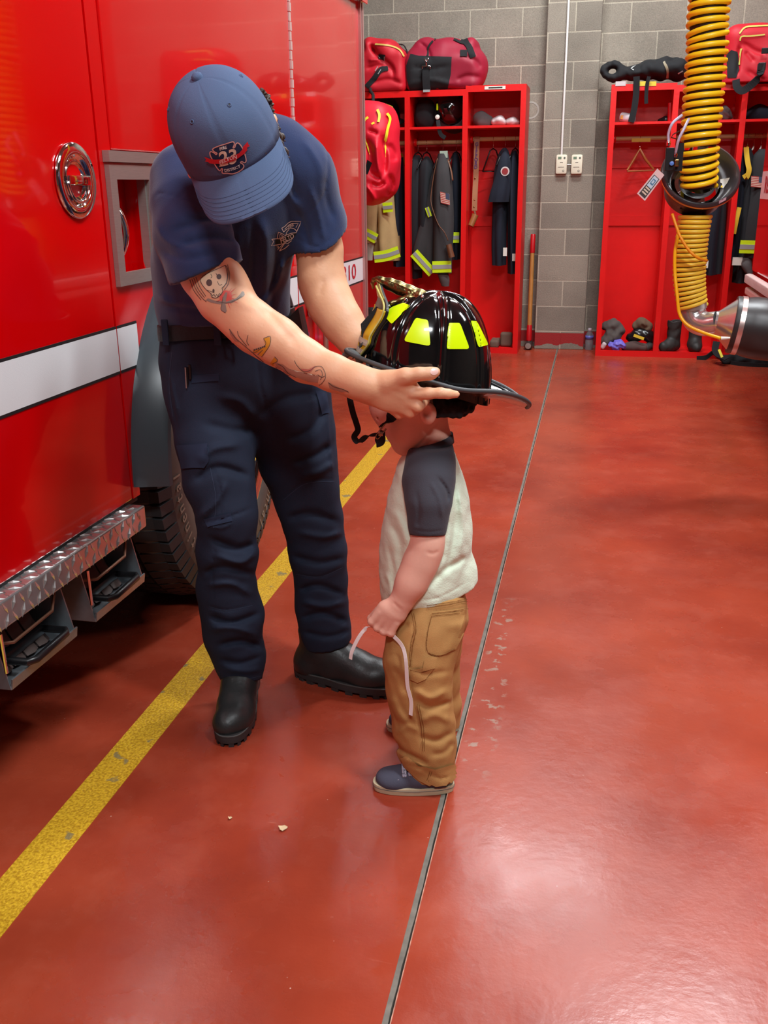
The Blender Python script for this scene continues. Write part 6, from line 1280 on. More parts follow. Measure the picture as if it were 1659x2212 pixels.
# sledgehammer
hx_ = W(1142, 748, 8.06)[0]; sl = thing('sledgehammer', 'sledgehammer with red-ended wooden handle standing head down against the block wall', 'hammer', (hx_, 8.05, 0))
ht = np.array([hx_ - .004, 8.145, W(1140, 506, 8.1)[2]]); hb = np.array([hx_, 8.06, .05]); dd = ht - hb
MB().tube([hb + dd * t for t in (.16, .5, .8, .9)], [.019, .018, .0175, .018], 14).build('handle', WOOD2, sl, smooth=True, ang=60)
MB().tube([hb + dd * t for t in (.83, .84, .99, 1.0)], [.019, .0205, .0205, .016], 14).build('upper_grip', mat('red_grip', (186, 16, 24), rough=.4), sl, smooth=True, ang=60)
MB().tube([hb + dd * t for t in (.02, .06, .16, .17)], [.021, .023, .021, .018], 14).build('lower_collar', mat('red_grip', (186, 16, 24)), sl, smooth=True, ang=60)
MB().lathe([(0, -.075), (.026, -.075), (.034, -.062), (.034, .062), (.026, .075), (0, .075)], (hx_, 8.05, .036), (0, 1, .0), 8).build('hammer_head', mat('worn_dark_steel', (78, 72, 70), rough=.45, metal=.6), sl, ang=30)
MB().lathe([(0, 0), (.024, 0), (.024, .003), (0, .004)], (hx_, 7.975, .036), (0, -1, 0), 20).build('strike_face', mat('strike_face', (156, 150, 142), rough=.4, metal=.5), sl)
# water bottle
wb = W(1272, 750, 8.08); t = thing('water_bottle', 'clear plastic water bottle with blue label at the wall foot by the lockers', 'bottle', (wb[0], 8.09, 0))
PET = mat('clear_plastic', (225, 232, 240), rough=.08, trans=.85, var=.03)
MB().lathe([(0, 0), (.03, 0), (.033, .008), (.033, .075), (.030, .08), (.033, .085), (.033, .11), (.026, .135), (.013, .152), (.013, .165), (0, .165)], (wb[0], 8.09, 0), (0, 0, 1), 28).build('bottle_body', PET, t, smooth=True, ang=50)
MB().lathe([(.0335, .087), (.0338, .087), (.0338, .118), (.0335, .118)], (wb[0], 8.09, 0), (0, 0, 1), 28).build('label', mat('bottle_blue', (96, 108, 190), rough=.4), t, smooth=True)
MB().lathe([(0, .158), (.015, .158), (.015, .176), (0, .176)], (wb[0], 8.09, 0), (0, 0, 1), 20).build('cap', mat('bottle_cap_white', (214, 210, 222), rough=.4), t)
# black straps heaped on the floor by the cuff
sp = thing('webbing_harness', 'black webbing harness dropped on the floor under the rubber cuff at right', 'harness', WZ(1600, 778, 0.02))
mb = MB(); mb.ribbon(spline([WZ(1505, 774, .01), WZ(1525, 772, .02), WZ(1540, 762, .05), WZ(1552, 768, .03), WZ(1570, 782, .012), WZ(1610, 788, .012), WZ(1659, 790, .012), WZ(1720, 792, .012)], 6), (0, 0, 1), .035, .008); mb.build('strap', BFAB, sp, smooth=True, ang=60)
mb = MB(); mb.ribbon(spline([W(1548, 738, 7.6), W(1545, 755, 7.55), W(1552, 768, 7.5), W(1570, 776, 7.45)], 6), (1, 0, 0), .05, .006); mb.build('strap', BFAB, sp)
Q = SDF((.85, 7.2, 0), (1.75, 7.75, .14), .008); Q.chain([(WZ(1570, 778, .03) + np.array([0, .02, 0]), .04), (WZ(1600, 776, .03), .05), (WZ(1650, 780, .03), .055), (WZ(1700, 780, .03), .05)], k=.03); Q.noise(40, .008, 2); Q.build('harness_pad', BFAB, sp)
mb = MB(); mb.ribbon([W(1553, 755, 7.43), W(1560, 772, 7.4)], (1, 0, 0), .018, .004); mb.build('lime_trim', YEL, sp)
# leaf litter crumbs on the floor
for k, (u, v, lab) in enumerate(((611, 1790, 'pale paper scrap on the floor below the boots'), (497, 1768, 'tiny pale scrap left of the larger paper scrap on the floor'))):
    c = WZ(u, v, .002); r_ = (.009, .004)[k]; o_ = MB().add([c + np.array([r_ * math.cos(a) * (1 + .4 * math.sin(3 * a)), r_ * math.sin(a), .0015 * (1 + math.sin(5 * a)) + hz_]) for hz_ in (0, .001) for a in np.linspace(0, 6.28, 9, endpoint=False)], [tuple(range(9))[::-1], tuple(range(9, 18))] + [(i, (i + 1) % 9, 9 + (i + 1) % 9, 9 + i) for i in range(9)]).build('paper_scrap', mat('scrap', (216, 190, 150), rough=.9)); tag(o_, lab, 'scrap')
# ------------------------------------------------------------------ bags on top of the lockers
def bagsdf(lo, hi, res=.0075): return SDF(np.minimum(lo, hi), np.maximum(lo, hi), res)
def bb(us, vs, y, d, pad=.03):
    a = W(us[0], vs[1], y); b_ = W(us[1], vs[0], y); return bagsdf(np.array([min(a[0], W(us[0], vs[0], y)[0]) - pad, y - d, min(a[2], b_[2]) - pad]), np.array([max(b_[0], W(us[1], vs[1], y)[0]) + pad, y + d, max(a[2], b_[2]) + pad]))
b1 = thing('gear_bag', 'red gear bag with yellow zip atop the lockers, just beside the fire engine', 'bag', W(830, 196, 7.95))
q = bb((770, 885), (80, 200), 7.95, .24)
q.chain([S(806, 105, 7.95, 22), S(842, 112, 7.95, 22), S(862, 128, 7.95, 18)], k=.03, fy=2.4); q.rbox(W(828, 160, 7.95), (.205, .19, .15), .05, k=.05)
q.crease([(800, 95), (815, 120), (845, 145), (850, 170)], 5, .02); q.crease([(790, 150), (820, 142), (850, 150)], 5, .015); q.crease([(800, 180), (840, 172), (870, 182)], 5, .014); q.crease([(795, 130), (825, 128)], 4, -.012); q.noise(14, .006, 2)
q.plane((0, 0, 1.994), (0, 0, -1)); b1o = q.build('bag_body', BAGR, b1); v1 = bvh_of(b1o)
decal('zip', *stroke2([(811, 96), (840, 99), (862, 108), (872, 122)], 3, 5), v1, mat('pale_yellow_zip', (206, 172, 84), rough=.6), b1o, off=.006, sub=1)
decal('strap', *join2([stroke2([(838, 148), (822, 152), (808, 170), (792, 188)], 11, 5), stroke2([(818, 122), (832, 124)], 12, 1)]), v1, BFAB, b1o, off=.008, sub=2)
decal('reflective_mark', *join2([stroke2([(817, 120), (819, 128)], 1.5, 1), stroke2([(831, 121), (832, 130)], 1.5, 1), stroke2([(811, 154), (817, 146)], 1.5, 1), stroke2([(817, 160), (823, 151)], 1.5, 1)]), v1, SILV, b1o, off=.012, sub=1)
MB().ribbon(spline([W(864, 96, 7.95), W(872, 98, 7.93), W(878, 108, 7.9), W(881, 118, 7.88)], 5), (0, 1, 0), .03, .006).build('carry_handle', BFAB, b1)
b2 = thing('duffel_bag', 'large maroon and black duffel bag with silver snap hook on top of the lockers', 'bag', W(962, 196, 7.97))
q = bb((870, 1055), (76, 200), 7.97, .26)
q.chain([S(918, 140, 7.95, 45), S(960, 138, 7.95, 50), S(1003, 140, 7.95, 44)], k=.05, fy=.9); q.rbox(W(960, 160, 7.95), (.285, .17, .13), .06, k=.06); q.ell(W(922, 100, 7.97), (.09, .1, .07), k=.04); q.ell(W(1020, 100, 7.97), (.06, .1, .06), k=.04); q.ell(W(1030, 150, 7.95), (.08, .14, .12), k=.05)
q.crease([(905, 90), (925, 110), (930, 135)], 4, .012); q.crease([(890, 145), (930, 150), (970, 142)], 5, .012); q.crease([(985, 175), (1010, 165), (1040, 168)], 6, .015); q.crease([(1000, 120), (1025, 130), (1040, 150)], 6, .014); q.crease([(890, 180), (930, 172), (975, 182)], 5, -.012); q.noise(13, .007, 5)
q.plane((0, 0, 1.994), (0, 0, -1)); b2o = q.build('bag_body', BAGM, b2); v2 = bvh_of(b2o)
BK2 = mat('black_nylon', (24, 24, 27), rough=.8, bump=.0005, bscale=300)
decal('black_end_panel', *poly([(887, 117), (905, 121), (976, 123), (974, 160), (966, 196), (886, 196), (879, 170), (878, 142)]), v2, BK2, b2o, off=.004, sub=4, maxlen=9)
decal('side_strap', *join2([stroke2([(981, 84), (1000, 92), (1012, 88)], 9, 4), stroke2([(1001, 88), (1012, 100), (1022, 124)], 12, 3), stroke2([(994, 116), (1010, 116)], 13, 1), stroke2([(942, 84), (928, 100), (923, 122)], 4, 5)]), v2, BFAB, b2o, off=.008, sub=2, maxlen=6)
MB().ribbon(spline([W(921, 143, 7.75), W(920, 165, 7.745), W(921, 185, 7.75), W(923, 196, 7.755)], 4), (1, 0, 0), .055, .008).build('shoulder_strap', BFAB, b2)
hk = MB(); hk.tube([W(913, 148, 7.735), W(912, 143, 7.735), W(930, 143, 7.735), W(929, 148, 7.735)], .005, 7); hk.tube([W(921, 142, 7.735), W(921, 133, 7.735), W(917, 127, 7.735)], .006, 7); hk.tube([W(921, 133, 7.735), W(926, 125, 7.735)], .005, 7); hk.build('snap_hook', CHROME, b2, smooth=True)
MB().box(W(914, 194, 7.745), W(929, 199, 7.755)).build('strap_tip', SILV, b2)
b3 = thing('gear_bag', 'red gear bag with yellow zips and black strap atop the lockers at the right edge', 'bag', W(1630, 196, 7.93))
q = bb((1565, 1760), (50, 205), 7.93, .26)
q.rbox(W(1650, 135, 7.93), (.30, .2, .235), .09, k=.05); q.rbox(W(1588, 150, 7.93), (.05, .13, .19), .04, k=.02)
q.crease([(1600, 90), (1630, 110), (1659, 118)], 6, .015); q.crease([(1610, 150), (1640, 170), (1659, 175)], 6, .015); q.crease([(1598, 95), (1596, 130), (1592, 165)], 4, .02); q.crease([(1610, 110), (1630, 135)], 5, .012); q.noise(12, .006, 9); q.plane((0, 0, 1.975), (0, 0, -1)); b3o = q.build('bag_body', BAGR, b3); v3 = bvh_of(b3o)
YZ = mat('lime_zip', (206, 200, 96), rough=.6)
decal('zip', *join2([stroke2([(1598, 88), (1602, 79), (1620, 78), (1652, 75)], 3, 5), stroke2([(1602, 105), (1599, 125), (1598, 140)], 3, 3), stroke2([(1597, 73), (1610, 60), (1640, 57), (1680, 56)], 3, 4)]), v3, YZ, b3o, off=.006, sub=1)
decal('black_side', *poly([(1570, 118), (1580, 108), (1592, 112), (1598, 150), (1590, 168), (1572, 168)]), v3, BK2, b3o, off=.005, sub=3)
MB().ribbon(spline([W(1645, 138, 7.68), W(1640, 165, 7.67), W(1620, 186, 7.66), W(1603, 196, 7.66), W(1592, 188, 7.67), W(1590, 172, 7.68)], 5), (.4, 0, 1), .05, .008).build('shoulder_strap', BFAB, b3)
MB().box(W(1639, 135, 7.67), W(1653, 152, 7.68), bev=.004).build('strap_buckle', BLACK, b3); MB().box(W(1646, 103, 7.68), W(1659, 116, 7.69), bev=.004).build('strap_buckle', BLACK, b3)
# red backpack hanging at the end of the fire engine
b4 = thing('backpack', 'bright red backpack with lime zips hanging between the fire engine and the lockers', 'bag', W(822, 440, 7.2))
q = bb((755, 870), (215, 450), 7.3, .30, .04)
q.chain([S(790, 262, 7.3, 38), S(815, 290, 7.3, 42), S(818, 340, 7.3, 43), S(812, 390, 7.3, 42), S(800, 412, 7.3, 30)], k=.08, fy=1.3); q.rbox(W(800, 330, 7.3), (.17, .18, .33), .1, k=.06)
for p, w_, a in (([(790, 300), (800, 330), (798, 380)], 6, .03), ([(826, 290), (832, 340), (828, 380)], 6, .03), ([(812, 300), (816, 350), (824, 380)], 6, -.025), ([(800, 372), (815, 384), (822, 382)], 5, .03), ([(800, 395), (818, 402), (832, 392)], 5, .03), ([(790, 400), (805, 420), (812, 435)], 5, -.03), ([(838, 310), (850, 330), (852, 350)], 7, .02), ([(795, 282), (808, 285), (815, 290)], 4, .02), ([(840, 375), (846, 400), (835, 425)], 6, .025)): q.crease(p, w_, a)
q.noise(10, .008, 1); b4o = q.build('bag_body', BAGB, b4); v4 = bvh_of(b4o)
YB = mat('lime_yellow_zip', (238, 226, 50), rough=.5)
decal('zip', *join2([stroke2([(796, 254), (788, 262), (786, 282), (791, 310), (798, 334)], 5, 5), stroke2([(815, 238), (819, 250), (817, 265)], 5, 4), stroke2([(834, 246), (840, 258), (834, 285), (832, 320), (834, 340)], 5, 5), stroke2([(803, 269), (809, 266)], 4, 1)]), v4, YB, b4o, off=.012, sub=1)
MB().hexa([W(u, v, y) for y in (7.02, 7.05) for u, v in ((787, 375), (794, 377), (804, 352), (793, 345))]).build('black_buckle', BLACK, b4)
MB().tube([W(806, 222, 7.3), W(806, 205, 7.45), W(800, 196, 7.62), W(800, 192, 7.76), W(800, 200, 7.8)], .012, 8).build('hanging_loop', BFAB, b4, smooth=True)
# black harness set on the right lockers
hs_ = thing('breathing_harness', 'black padded webbing harness lying on top of the right-hand lockers, straps dangling', 'harness', W(1390, 178, 7.95))
q = bb((1290, 1500), (115, 185), 7.92, .2)
R = []
for i in range(13):
    a = i / 12 * 2 * math.pi; R.append(S(1325 + 19 * math.cos(a), 155 + 15 * math.sin(a), 7.92, 7.5))
q.chain(R, k=.01, fy=2.0); q.chain([S(1345, 160, 7.93, 13), S(1372, 158, 7.93, 14), S(1400, 152, 7.93, 18), S(1430, 150, 7.93, 20), S(1462, 150, 7.93, 20), S(1482, 154, 7.93, 15)], k=.03, fy=2.0)
q.chain([S(1366, 150, 7.88, 6), S(1400, 143, 7.88, 7), S(1440, 133, 7.88, 7), S(1452, 130, 7.88, 6)], k=.01, fy=2); q.noise(30, .006, 3); q.plane((0, 0, 1.992), (0, 0, -1)); ho_ = q.build('pads', BFAB, hs_); vh = bvh_of(ho_)
decal('reflective_strip', *stroke2([(1434, 134), (1442, 150), (1441, 168)], 5, 4), vh, mat('tarnished_silver', (140, 128, 104), rough=.5), ho_, off=.006, sub=1); decal('reflective_strip', *join2([stroke2([(1374, 140), (1364, 149), (1369, 152)], 2.5, 1), stroke2([(1465, 158), (1474, 153)], 2.5, 1)]), vh, SILV, ho_, off=.006, sub=1)
MB().ribbon(spline([W(1375, 165, 7.76), W(1375, 182, 7.765), W(1374, 205, 7.77), W(1370, 235, 7.77), W(1363, 264, 7.77)], 4), (1, 0, 0), .045, .004).build('dangling_strap', BFAB, hs_)
MB().ribbon(spline([W(1402, 165, 7.76), W(1398, 182, 7.765), W(1396, 205, 7.77), W(1396, 224, 7.77)], 4), (1, 0, 0), .026, .004).build('dangling_strap', BFAB, hs_)
for (u0, u1, m_) in ((1330, 1352, OFFW), (1380, 1398, YLAB), (1403, 1418, YLAB)):
    o_ = MB().box(W(u0, 176, 7.782), np.array([W(u1, 176, 7.782)[0], 7.784, W(u0, 186, 7.782)[2]])).build('sticker', m_); tag(o_, {1330: 'white smudged sticker at the left end of the right locker header', 1380: 'yellow sticker on the right locker header, left of the narrow strap', 1403: 'yellow sticker on the right locker header, right of the narrow strap'}[u0], 'sticker')

# ------------------------------------------------------------------ what the lockers hold
def blob(name, rows, label, cat, m, res=.006, k=.02, fy=1.2, noise=(30, .004, 1), plane_z=None, group=None, parent=None, creases=()):
    P = [S(*r) for r in rows]; A = np.array([p for p, r in P]); Rm = max(r for p, r in P) * max(fy, 1) + .03
    q = SDF(A.min(0) - Rm, A.max(0) + Rm, res); q.chain(P, k=k, fy=fy)
    for c in creases: q.crease(*c)
    if noise: q.noise(*noise)
    if plane_z is not None: q.plane((0, 0, plane_z), (0, 0, -1))
    o = q.build(name, m, parent)
    if not parent: tag(o, label, cat, group)
    return o
SZ = 1.7345
# shelf items
c1 = blob('knit_cap', [(917, 245, 8.0, 20), (919, 232, 8.0, 18), (918, 255, 7.98, 22)], 'black cap on the shelf of the middle locker, left of the helmet', 'cap', mat('black_cap_cloth', (30, 30, 33), rough=.95), plane_z=SZ, fy=1.1, noise=(22, .005, 2))
def small_helmet(x, y, z, label, tilt, roll, m, s=1.0, group='helmets stored on the locker shelves'):
    t = thing('stored_helmet', label, 'helmet', (x, y, z), group); M = Matrix.Translation((x, y, z)) @ Matrix.Rotation(roll, 4, 'Y') @ Matrix.Rotation(tilt, 4, 'X')
    g_ = lambda a, b_, c: np.array(M @ Vector((a * s, b_ * s, c * s))); N = 40; R = []
    for i in range(1, 13):
        ph = math.pi / 2 * i / 12; R.append([g_(.11 * math.sin(ph) ** .8 * math.cos(2 * math.pi * j / N) * (1 + .03 * math.cos(16 * math.pi * j / N)), .125 * math.sin(ph) ** .8 * math.sin(2 * math.pi * j / N) * (1 + .03 * math.cos(16 * math.pi * j / N)), .15 * math.cos(ph)) for j in range(N)])
    mb = MB().rings(R, cap=False); mb.f.append(tuple(range(N))[::-1]); sh = mb.build('shell', m, t, smooth=True)
    R = [[g_((.112 + w_ * .03) * math.cos(2 * math.pi * j / N), (.127 + w_ * (.04 + .03 * (math.sin(2 * math.pi * j / N) < 0))) * math.sin(2 * math.pi * j / N), -.002 - .01 * w_ + o_) for j in range(N)] for w_, o_ in ((0, .003), (1, .003), (1, -.003), (0, -.003))]
    MB().rings(R + [R[0]], cap=False).build('brim', HE, t, smooth=True, ang=50); return t, g_
t, g_ = small_helmet(*W(975, 240, 7.98)[[0, 1]], W(975, 238, 7.98)[2], 'black helmet tipped on its side in the middle locker showing a grey inner liner', 1.15, -.55, HB)
MB().tube([g_(.075 * math.cos(a), .085 * math.sin(a), -.012) for a in np.linspace(0, 2 * math.pi, 24, endpoint=False)], .013, 8, closed=True).build('inner_liner', mat('grey_liner', (150, 146, 140), rough=.8), t, smooth=True)
MB().box(g_(-.05, -.04, -.02) * 1, g_(-.05, -.04, -.02) + np.array([.09, .01, .03]), bev=.008).build('liner_pad', mat('grey_liner', (150, 146, 140)), t)
c = W(945, 253, 7.85); MB().lathe([(0, 0), (.018, 0), (.016, .01), (0, .014)], c, (0, -1, 0), 16).build('white_knob', WHITE, t)
MB().ribbon(spline([W(946, 260, 7.84), W(948, 275, 7.8), W(952, 290, 7.8), W(962, 298, 7.8)], 4), (1, 0, 0), .03, .004).build('chin_strap', BFAB, t)
MB().box(W(943, 224, 7.86), W(946, 238, 7.865)).build('lime_sticker', LIME, t)
t, g_ = small_helmet(W(830, 250, 8.0)[0], 8.0, W(830, 262, 8.0)[2] + .02, 'black helmet with yellow stickers and goggles on the shelf behind the red backpack', .2, .1, HB, 1.15)
gg = MB(); gg.tube(spline([W(832, 235, 7.80), W(845, 240, 7.78), W(855, 262, 7.78), W(862, 280, 7.8)], 5), .012, 8); gg.build('goggles', mat('goggle_black', (24, 24, 26), rough=.25), t, smooth=True)
MB().ribbon([W(833, 228, 7.82), W(845, 233, 7.8), W(850, 242, 7.8)], (0, 0, 1), .03, .004).build('yellow_sticker', YLAB, t); MB().ribbon([W(817, 228, 7.82), W(826, 232, 7.81)], (0, 0, 1), .03, .004).build('yellow_sticker', YLAB, t)
blob('baseball_cap', [(1042, 262, 7.95, 14), (1038, 256, 7.97, 15), (1052, 262, 7.95, 13)], 'grey baseball cap on the shelf of the locker beside the pilaster', 'cap', GREY, plane_z=SZ, fy=1.0, noise=(25, .004, 3))
blob('folded_cloth', [(1068, 263, 7.93, 7), (1080, 261, 7.93, 9), (1088, 265, 7.93, 6)], 'left of two white folded cloths on the shelf beside the grey cap', 'cloth', OFFW, plane_z=SZ, fy=2, noise=(35, .003, 4), group='white cloths on the shelf'); blob('folded_cloth', [(1098, 264, 7.93, 6), (1108, 263, 7.93, 8), (1118, 265, 7.93, 6)], 'right of two white folded cloths on the shelf beside the grey cap', 'cloth', OFFW, plane_z=SZ, fy=2, noise=(35, .003, 5), group='white cloths on the shelf')
sc = thing('spray_can', 'white spray can lying on its side on the shelf right of the pilaster', 'can', W(1357, 256, 7.9)); MB().tube([W(1340, 253, 7.93), W(1343, 253, 7.93), W(1366, 256, 7.88), W(1369, 256, 7.88)], [.026, .034, .034, .03], 20).build('can_body', mat('can_white', (206, 200, 204), rough=.4), sc, smooth=True, ang=40); MB().lathe([(0, 0), (.024, 0), (.024, .004), (0, .005)], W(1370, 256, 7.875), (.9, -.4, 0), 16).build('can_end', mat('can_grey', (128, 126, 134), rough=.4), sc); MB().box(W(1341, 249, 7.885), W(1349, 257, 7.89)).build('orange_label', mat('label_orange', (222, 160, 60)), sc)
blob('dark_cap', [(1426, 262, 7.95, 6), (1436, 260, 7.95, 8), (1444, 262, 7.95, 6)], 'small dark cap on the shelf right of the white spray can', 'cap', BLACK, plane_z=SZ, fy=1.5)
rt = MB().tube([(W(1447, 262, 7.9)[0], 7.9, SZ + .001), (W(1447, 226, 7.9)[0], 7.9, SZ + .13)], [.018, .016], 12).build('red_tube', mat('red_tube', (180, 10, 20), rough=.4), None, smooth=True, ang=50); tag(rt, 'red tube standing on the shelf beside the small dark cap', 'tube')
blob('work_gloves', [(1553, 252, 7.93, 8), (1565, 244, 7.93, 10), (1575, 252, 7.93, 9)], 'grey work gloves piled on the shelf just right of the yellow hose', 'gloves', GREY, plane_z=SZ, fy=1.2, noise=(60, .008, 6))
blob('folded_jacket', [(1620, 250, 7.98, 14), (1640, 245, 7.98, 18), (1665, 250, 7.98, 16)], 'dark folded jacket on the upper shelf at the right edge of the photo', 'jacket', NAVYC, plane_z=SZ, fy=1.1)

# hangers and garments
def garment(label, m, rows, seed, x, rz, parts=(), hm=None, hn=True, cat='coat', wave=.10, name='hanging_coat', group=None):
    t = thing(name, label, cat, W(rows[0][0], rows[0][1], rows[0][2]), group); o = loft('coat_body', rows, m, t, wave=wave, seed=seed); return t, o
HG = 'garment hangers'
def hng(u, rz, label, **k): return hanger(W(u, 300, 8.0)[0], rz, label, **k)
# left locker: tan coat, navy garment
t, o = garment('tan turnout coat with lime and silver bands hanging below the red backpack', TANC, [(822, 330, 7.92, 18, .05), (822, 400, 7.92, 26, .10), (830, 450, 7.92, 26, .11), (834, 500, 7.92, 28, .12), (836, 535, 7.92, 29, .13), (837, 562, 7.92, 27, .12)], 1, 0, 0)
loft('sleeve', [(806, 380, 7.80, 14, .06), (802, 430, 7.79, 16, .065), (799, 480, 7.78, 15, .06), (800, 524, 7.78, 13, .055)], TANC, t, wave=.06, seed=3)
tape3([(786, 502), (798, 508), (813, 516)], 7.71, 21, t); tape3([(808, 556), (835, 552), (862, 543)], 7.775, 23, t); tape3([(827, 449), (848, 447)], 7.79, 20, t)
loft('glove', [(800, 524, 7.78, 9, .04), (797, 545, 7.78, 9, .04), (798, 562, 7.78, 7, .03)], mat('pale_glove', (160, 152, 138), rough=.9), t, seed=2)
garment('dark navy trousers hanging beside the tan coat in the leftmost locker', NAVYC, [(862, 340, 7.97, 9, .05), (862, 400, 7.97, 11, .09), (862, 480, 7.97, 12, .10), (864, 575, 7.97, 12, .09)], 2, 0, 0, name='hanging_trousers', cat='trousers')
hng(862, 1.628, 'hanger half hidden behind the red backpack', m=YEL, drop=.2)
# middle locker
garment('black jacket hanging leftmost in the middle locker', mat('black_coat_cloth', (26, 28, 33), rough=.95, var=.1), [(902, 335, 7.98, 4, .03), (900, 350, 7.98, 10, .10), (900, 420, 7.98, 15, .14), (899, 520, 7.98, 15, .13), (898, 600, 7.98, 12, .1)], 4, 0, 0, name='hanging_jacket', cat='jacket')
garment('black hooded jacket hanging second from left in the middle locker', mat('black_coat_cloth', (26, 28, 33)), [(922, 338, 7.95, 4, .03), (922, 360, 7.95, 14, .10), (920, 420, 7.95, 17, .14), (917, 500, 7.95, 17, .13), (915, 560, 7.95, 14, .1)], 5, 0, 0, name='hanging_jacket', cat='jacket')
t, o = garment('charcoal turnout coat with flag patch and brown radio strap in the middle locker', DKG, [(957, 332, 7.93, 9, .04), (950, 370, 7.93, 18, .10), (944, 430, 7.93, 26, .12), (936, 490, 7.93, 35, .13), (926, 540, 7.93, 38, .13), (924, 580, 7.93, 34, .12)], 6, 0, 0, wave=.07)
sv = loft('sleeve', [(957, 332, 7.84, 11, .06), (957, 370, 7.81, 17, .07), (957, 420, 7.80, 21, .075), (958, 480, 7.79, 22, .075), (956, 540, 7.79, 21, .07), (955, 590, 7.79, 20, .065)], DKG, t, wave=.04, seed=8)
tape3([(894, 546), (912, 566), (934, 590)], 7.785, 21, t); tape3([(934, 577), (975, 576)], 7.715, 24, t); tape3([(922, 448), (929, 468)], 7.80, 9, t)
loft('glove', [(957, 592, 7.79, 12, .05), (960, 605, 7.79, 11, .045), (962, 618, 7.79, 8, .03)], GREY, t, seed=3)
def flag(uv, w_, h_, y, par, sk=.06):
    c = W(*uv, y); px = mpp(c); X = np.array([w_ * px, 0, -sk * w_ * px]); Z = np.array([.06 * h_ * px, 0, -h_ * px]); o_ = np.array([0, -.002, 0])
    f_ = lambda a, b_, k=1: c + X * a + Z * b_ + o_ * k
    q = MB().hexa([f_(0, 1, 0), f_(1, 1, 0), f_(1, 1, 1), f_(0, 1, 1), f_(0, 0, 0), f_(1, 0, 0), f_(1, 0, 1), f_(0, 0, 1)]).build('flag_patch', mat('flag_cream', (214, 188, 170), rough=.9), par); s_ = MB()
    for i in range(7): s_.add([f_(0, i * 2 / 13, 1.3), f_(1, i * 2 / 13, 1.3), f_(1, (i * 2 + 1) / 13, 1.3), f_(0, (i * 2 + 1) / 13, 1.3)], [(0, 1, 2, 3)])
    s_.build('flag_stripes', mat('flag_red', (178, 70, 66), rough=.9), q); MB().add([f_(.58, 0, 1.6), f_(1, 0, 1.6), f_(1, .54, 1.6), f_(.58, .54, 1.6)], [(0, 1, 2, 3)]).build('flag_canton', mat('flag_blue', (62, 72, 96), rough=.9), q)
flag((951, 414), 20, 23, 7.715, t, .25)
MB().box(W(950, 326, 7.785), W(967, 341, 7.79)).build('neck_label', mat('label_sage', (158, 176, 158), rough=.8), t)
MB().tube(spline([W(945, 342, 7.8), W(937, 380, 7.79), W(931, 425, 7.77), W(934, 450, 7.74), W(947, 485, 7.71), W(960, 502, 7.69), W(968, 520, 7.69)], 5), .009, 8, flat=.4).build('radio_strap', LEA, t, smooth=True)
MB().tube(spline([W(968, 345, 7.8), W(975, 370, 7.77), W(978, 390, 7.76)], 5), .008, 8, flat=.4).build('radio_strap', LEA, t, smooth=True)
MB().tube([W(969, 528, 7.69), W(976, 556, 7.69)], [.022, .024], 14).build('radio_holster', LEA, t, smooth=True, ang=50)
t, o = garment('navy jacket with lime cuff band hanging at the right of the middle locker', NAVYC, [(984, 330, 7.98, 4, .03), (985, 350, 7.98, 8, .08), (986, 430, 7.98, 9, .1), (986, 500, 7.98, 9, .1), (986, 560, 7.98, 7, .08)], 9, 0, 0, name='hanging_jacket', cat='jacket'); tape3([(978, 513), (992, 513)], 7.875, 22, t)
for u, lab, mm in ((903, 'leftmost hanger in the middle locker, black', BLACK), (922, 'second hanger from the left in the middle locker', BLACK), (957, 'hanger holding the charcoal coat with the flag patch', BLACK), (986, 'rightmost hanger in the middle locker, black', BLACK)): hng(u, 1.628, lab, m=mm, group='hangers in the middle locker')
# locker beside the pilaster
st_ = thing('leather_name_strap', 'tan leather radio strap lettered GIFFORD hanging in the locker beside the pilaster', 'strap', W(1026, 490, 7.95))
TANL = mat('tan_strap_leather', (168, 120, 84), rough=.5, var=.1)
MB().ribbon(spline([(W(1031, 292, 7.96)[0], 8.0, 1.668), (W(1030, 297, 7.96)[0], 7.972, 1.655), W(1030, 310, 7.965), W(1029, 345, 7.965), W(1028, 380, 7.965), W(1026, 420, 7.96), W(1025, 455, 7.96)], 4), (1, 0, 0), .042, .004).build('strap', TANL, st_)
for i, ch in enumerate('GIFFORD'):
    c = W(1030 - i * .35, 312 + i * 8.2, 7.962); place_text('strap_letter', ch, .036, c + np.array([0, -.002, 0]), (1, 0, -.03), (.03, 0, 1), mat('violet_ink', (96, 70, 120), rough=.6), st_, bold=.0012)
MB().tube([W(1025, 455, 7.95), W(1029, 470, 7.93), W(1020, 462, 7.93)], .010, 8, flat=.5).build('strap_fitting', LEA, st_, smooth=True); MB().tube([W(1027, 464, 7.92), W(1017, 488, 7.9)], [.026, .024], 16).build('radio_holster', mat('tan_holster', (150, 96, 50), rough=.45), st_, smooth=True, ang=50)
for (u, v) in ((1026, 385), (1025, 432), (1024, 447)): MB().lathe([(0, .003), (.006, .002), (.007, 0)], W(u, v, 7.958), (0, -1, 0), 10).build('stud', mat('brass', (168, 136, 88)), st_)
hng(1065, 1.645, 'black plastic triangular hanger hanging empty in the locker beside the pilaster', m=BLACK, tri=True, w_=.14, ang=.75, drop=.16, group=None) if False else hanger(W(1066, 300, 8)[0], 1.645, 'black plastic triangular hanger hanging empty in the locker beside the pilaster', m=BLACK, tri=True, w_=.085, ang=.5, drop=.17, group=None)
t, o = garment('navy uniform shirt with round sleeve patch in the locker beside the pilaster', NAVYC, [(1090, 320, 7.97, 4, .03), (1088, 335, 7.97, 12, .07), (1083, 380, 7.97, 16, .12), (1080, 450, 7.97, 15, .13), (1078, 520, 7.97, 15, .12), (1078, 572, 7.97, 14, .1)], 12, 0, 0, name='hanging_shirt', cat='shirt', wave=.08)
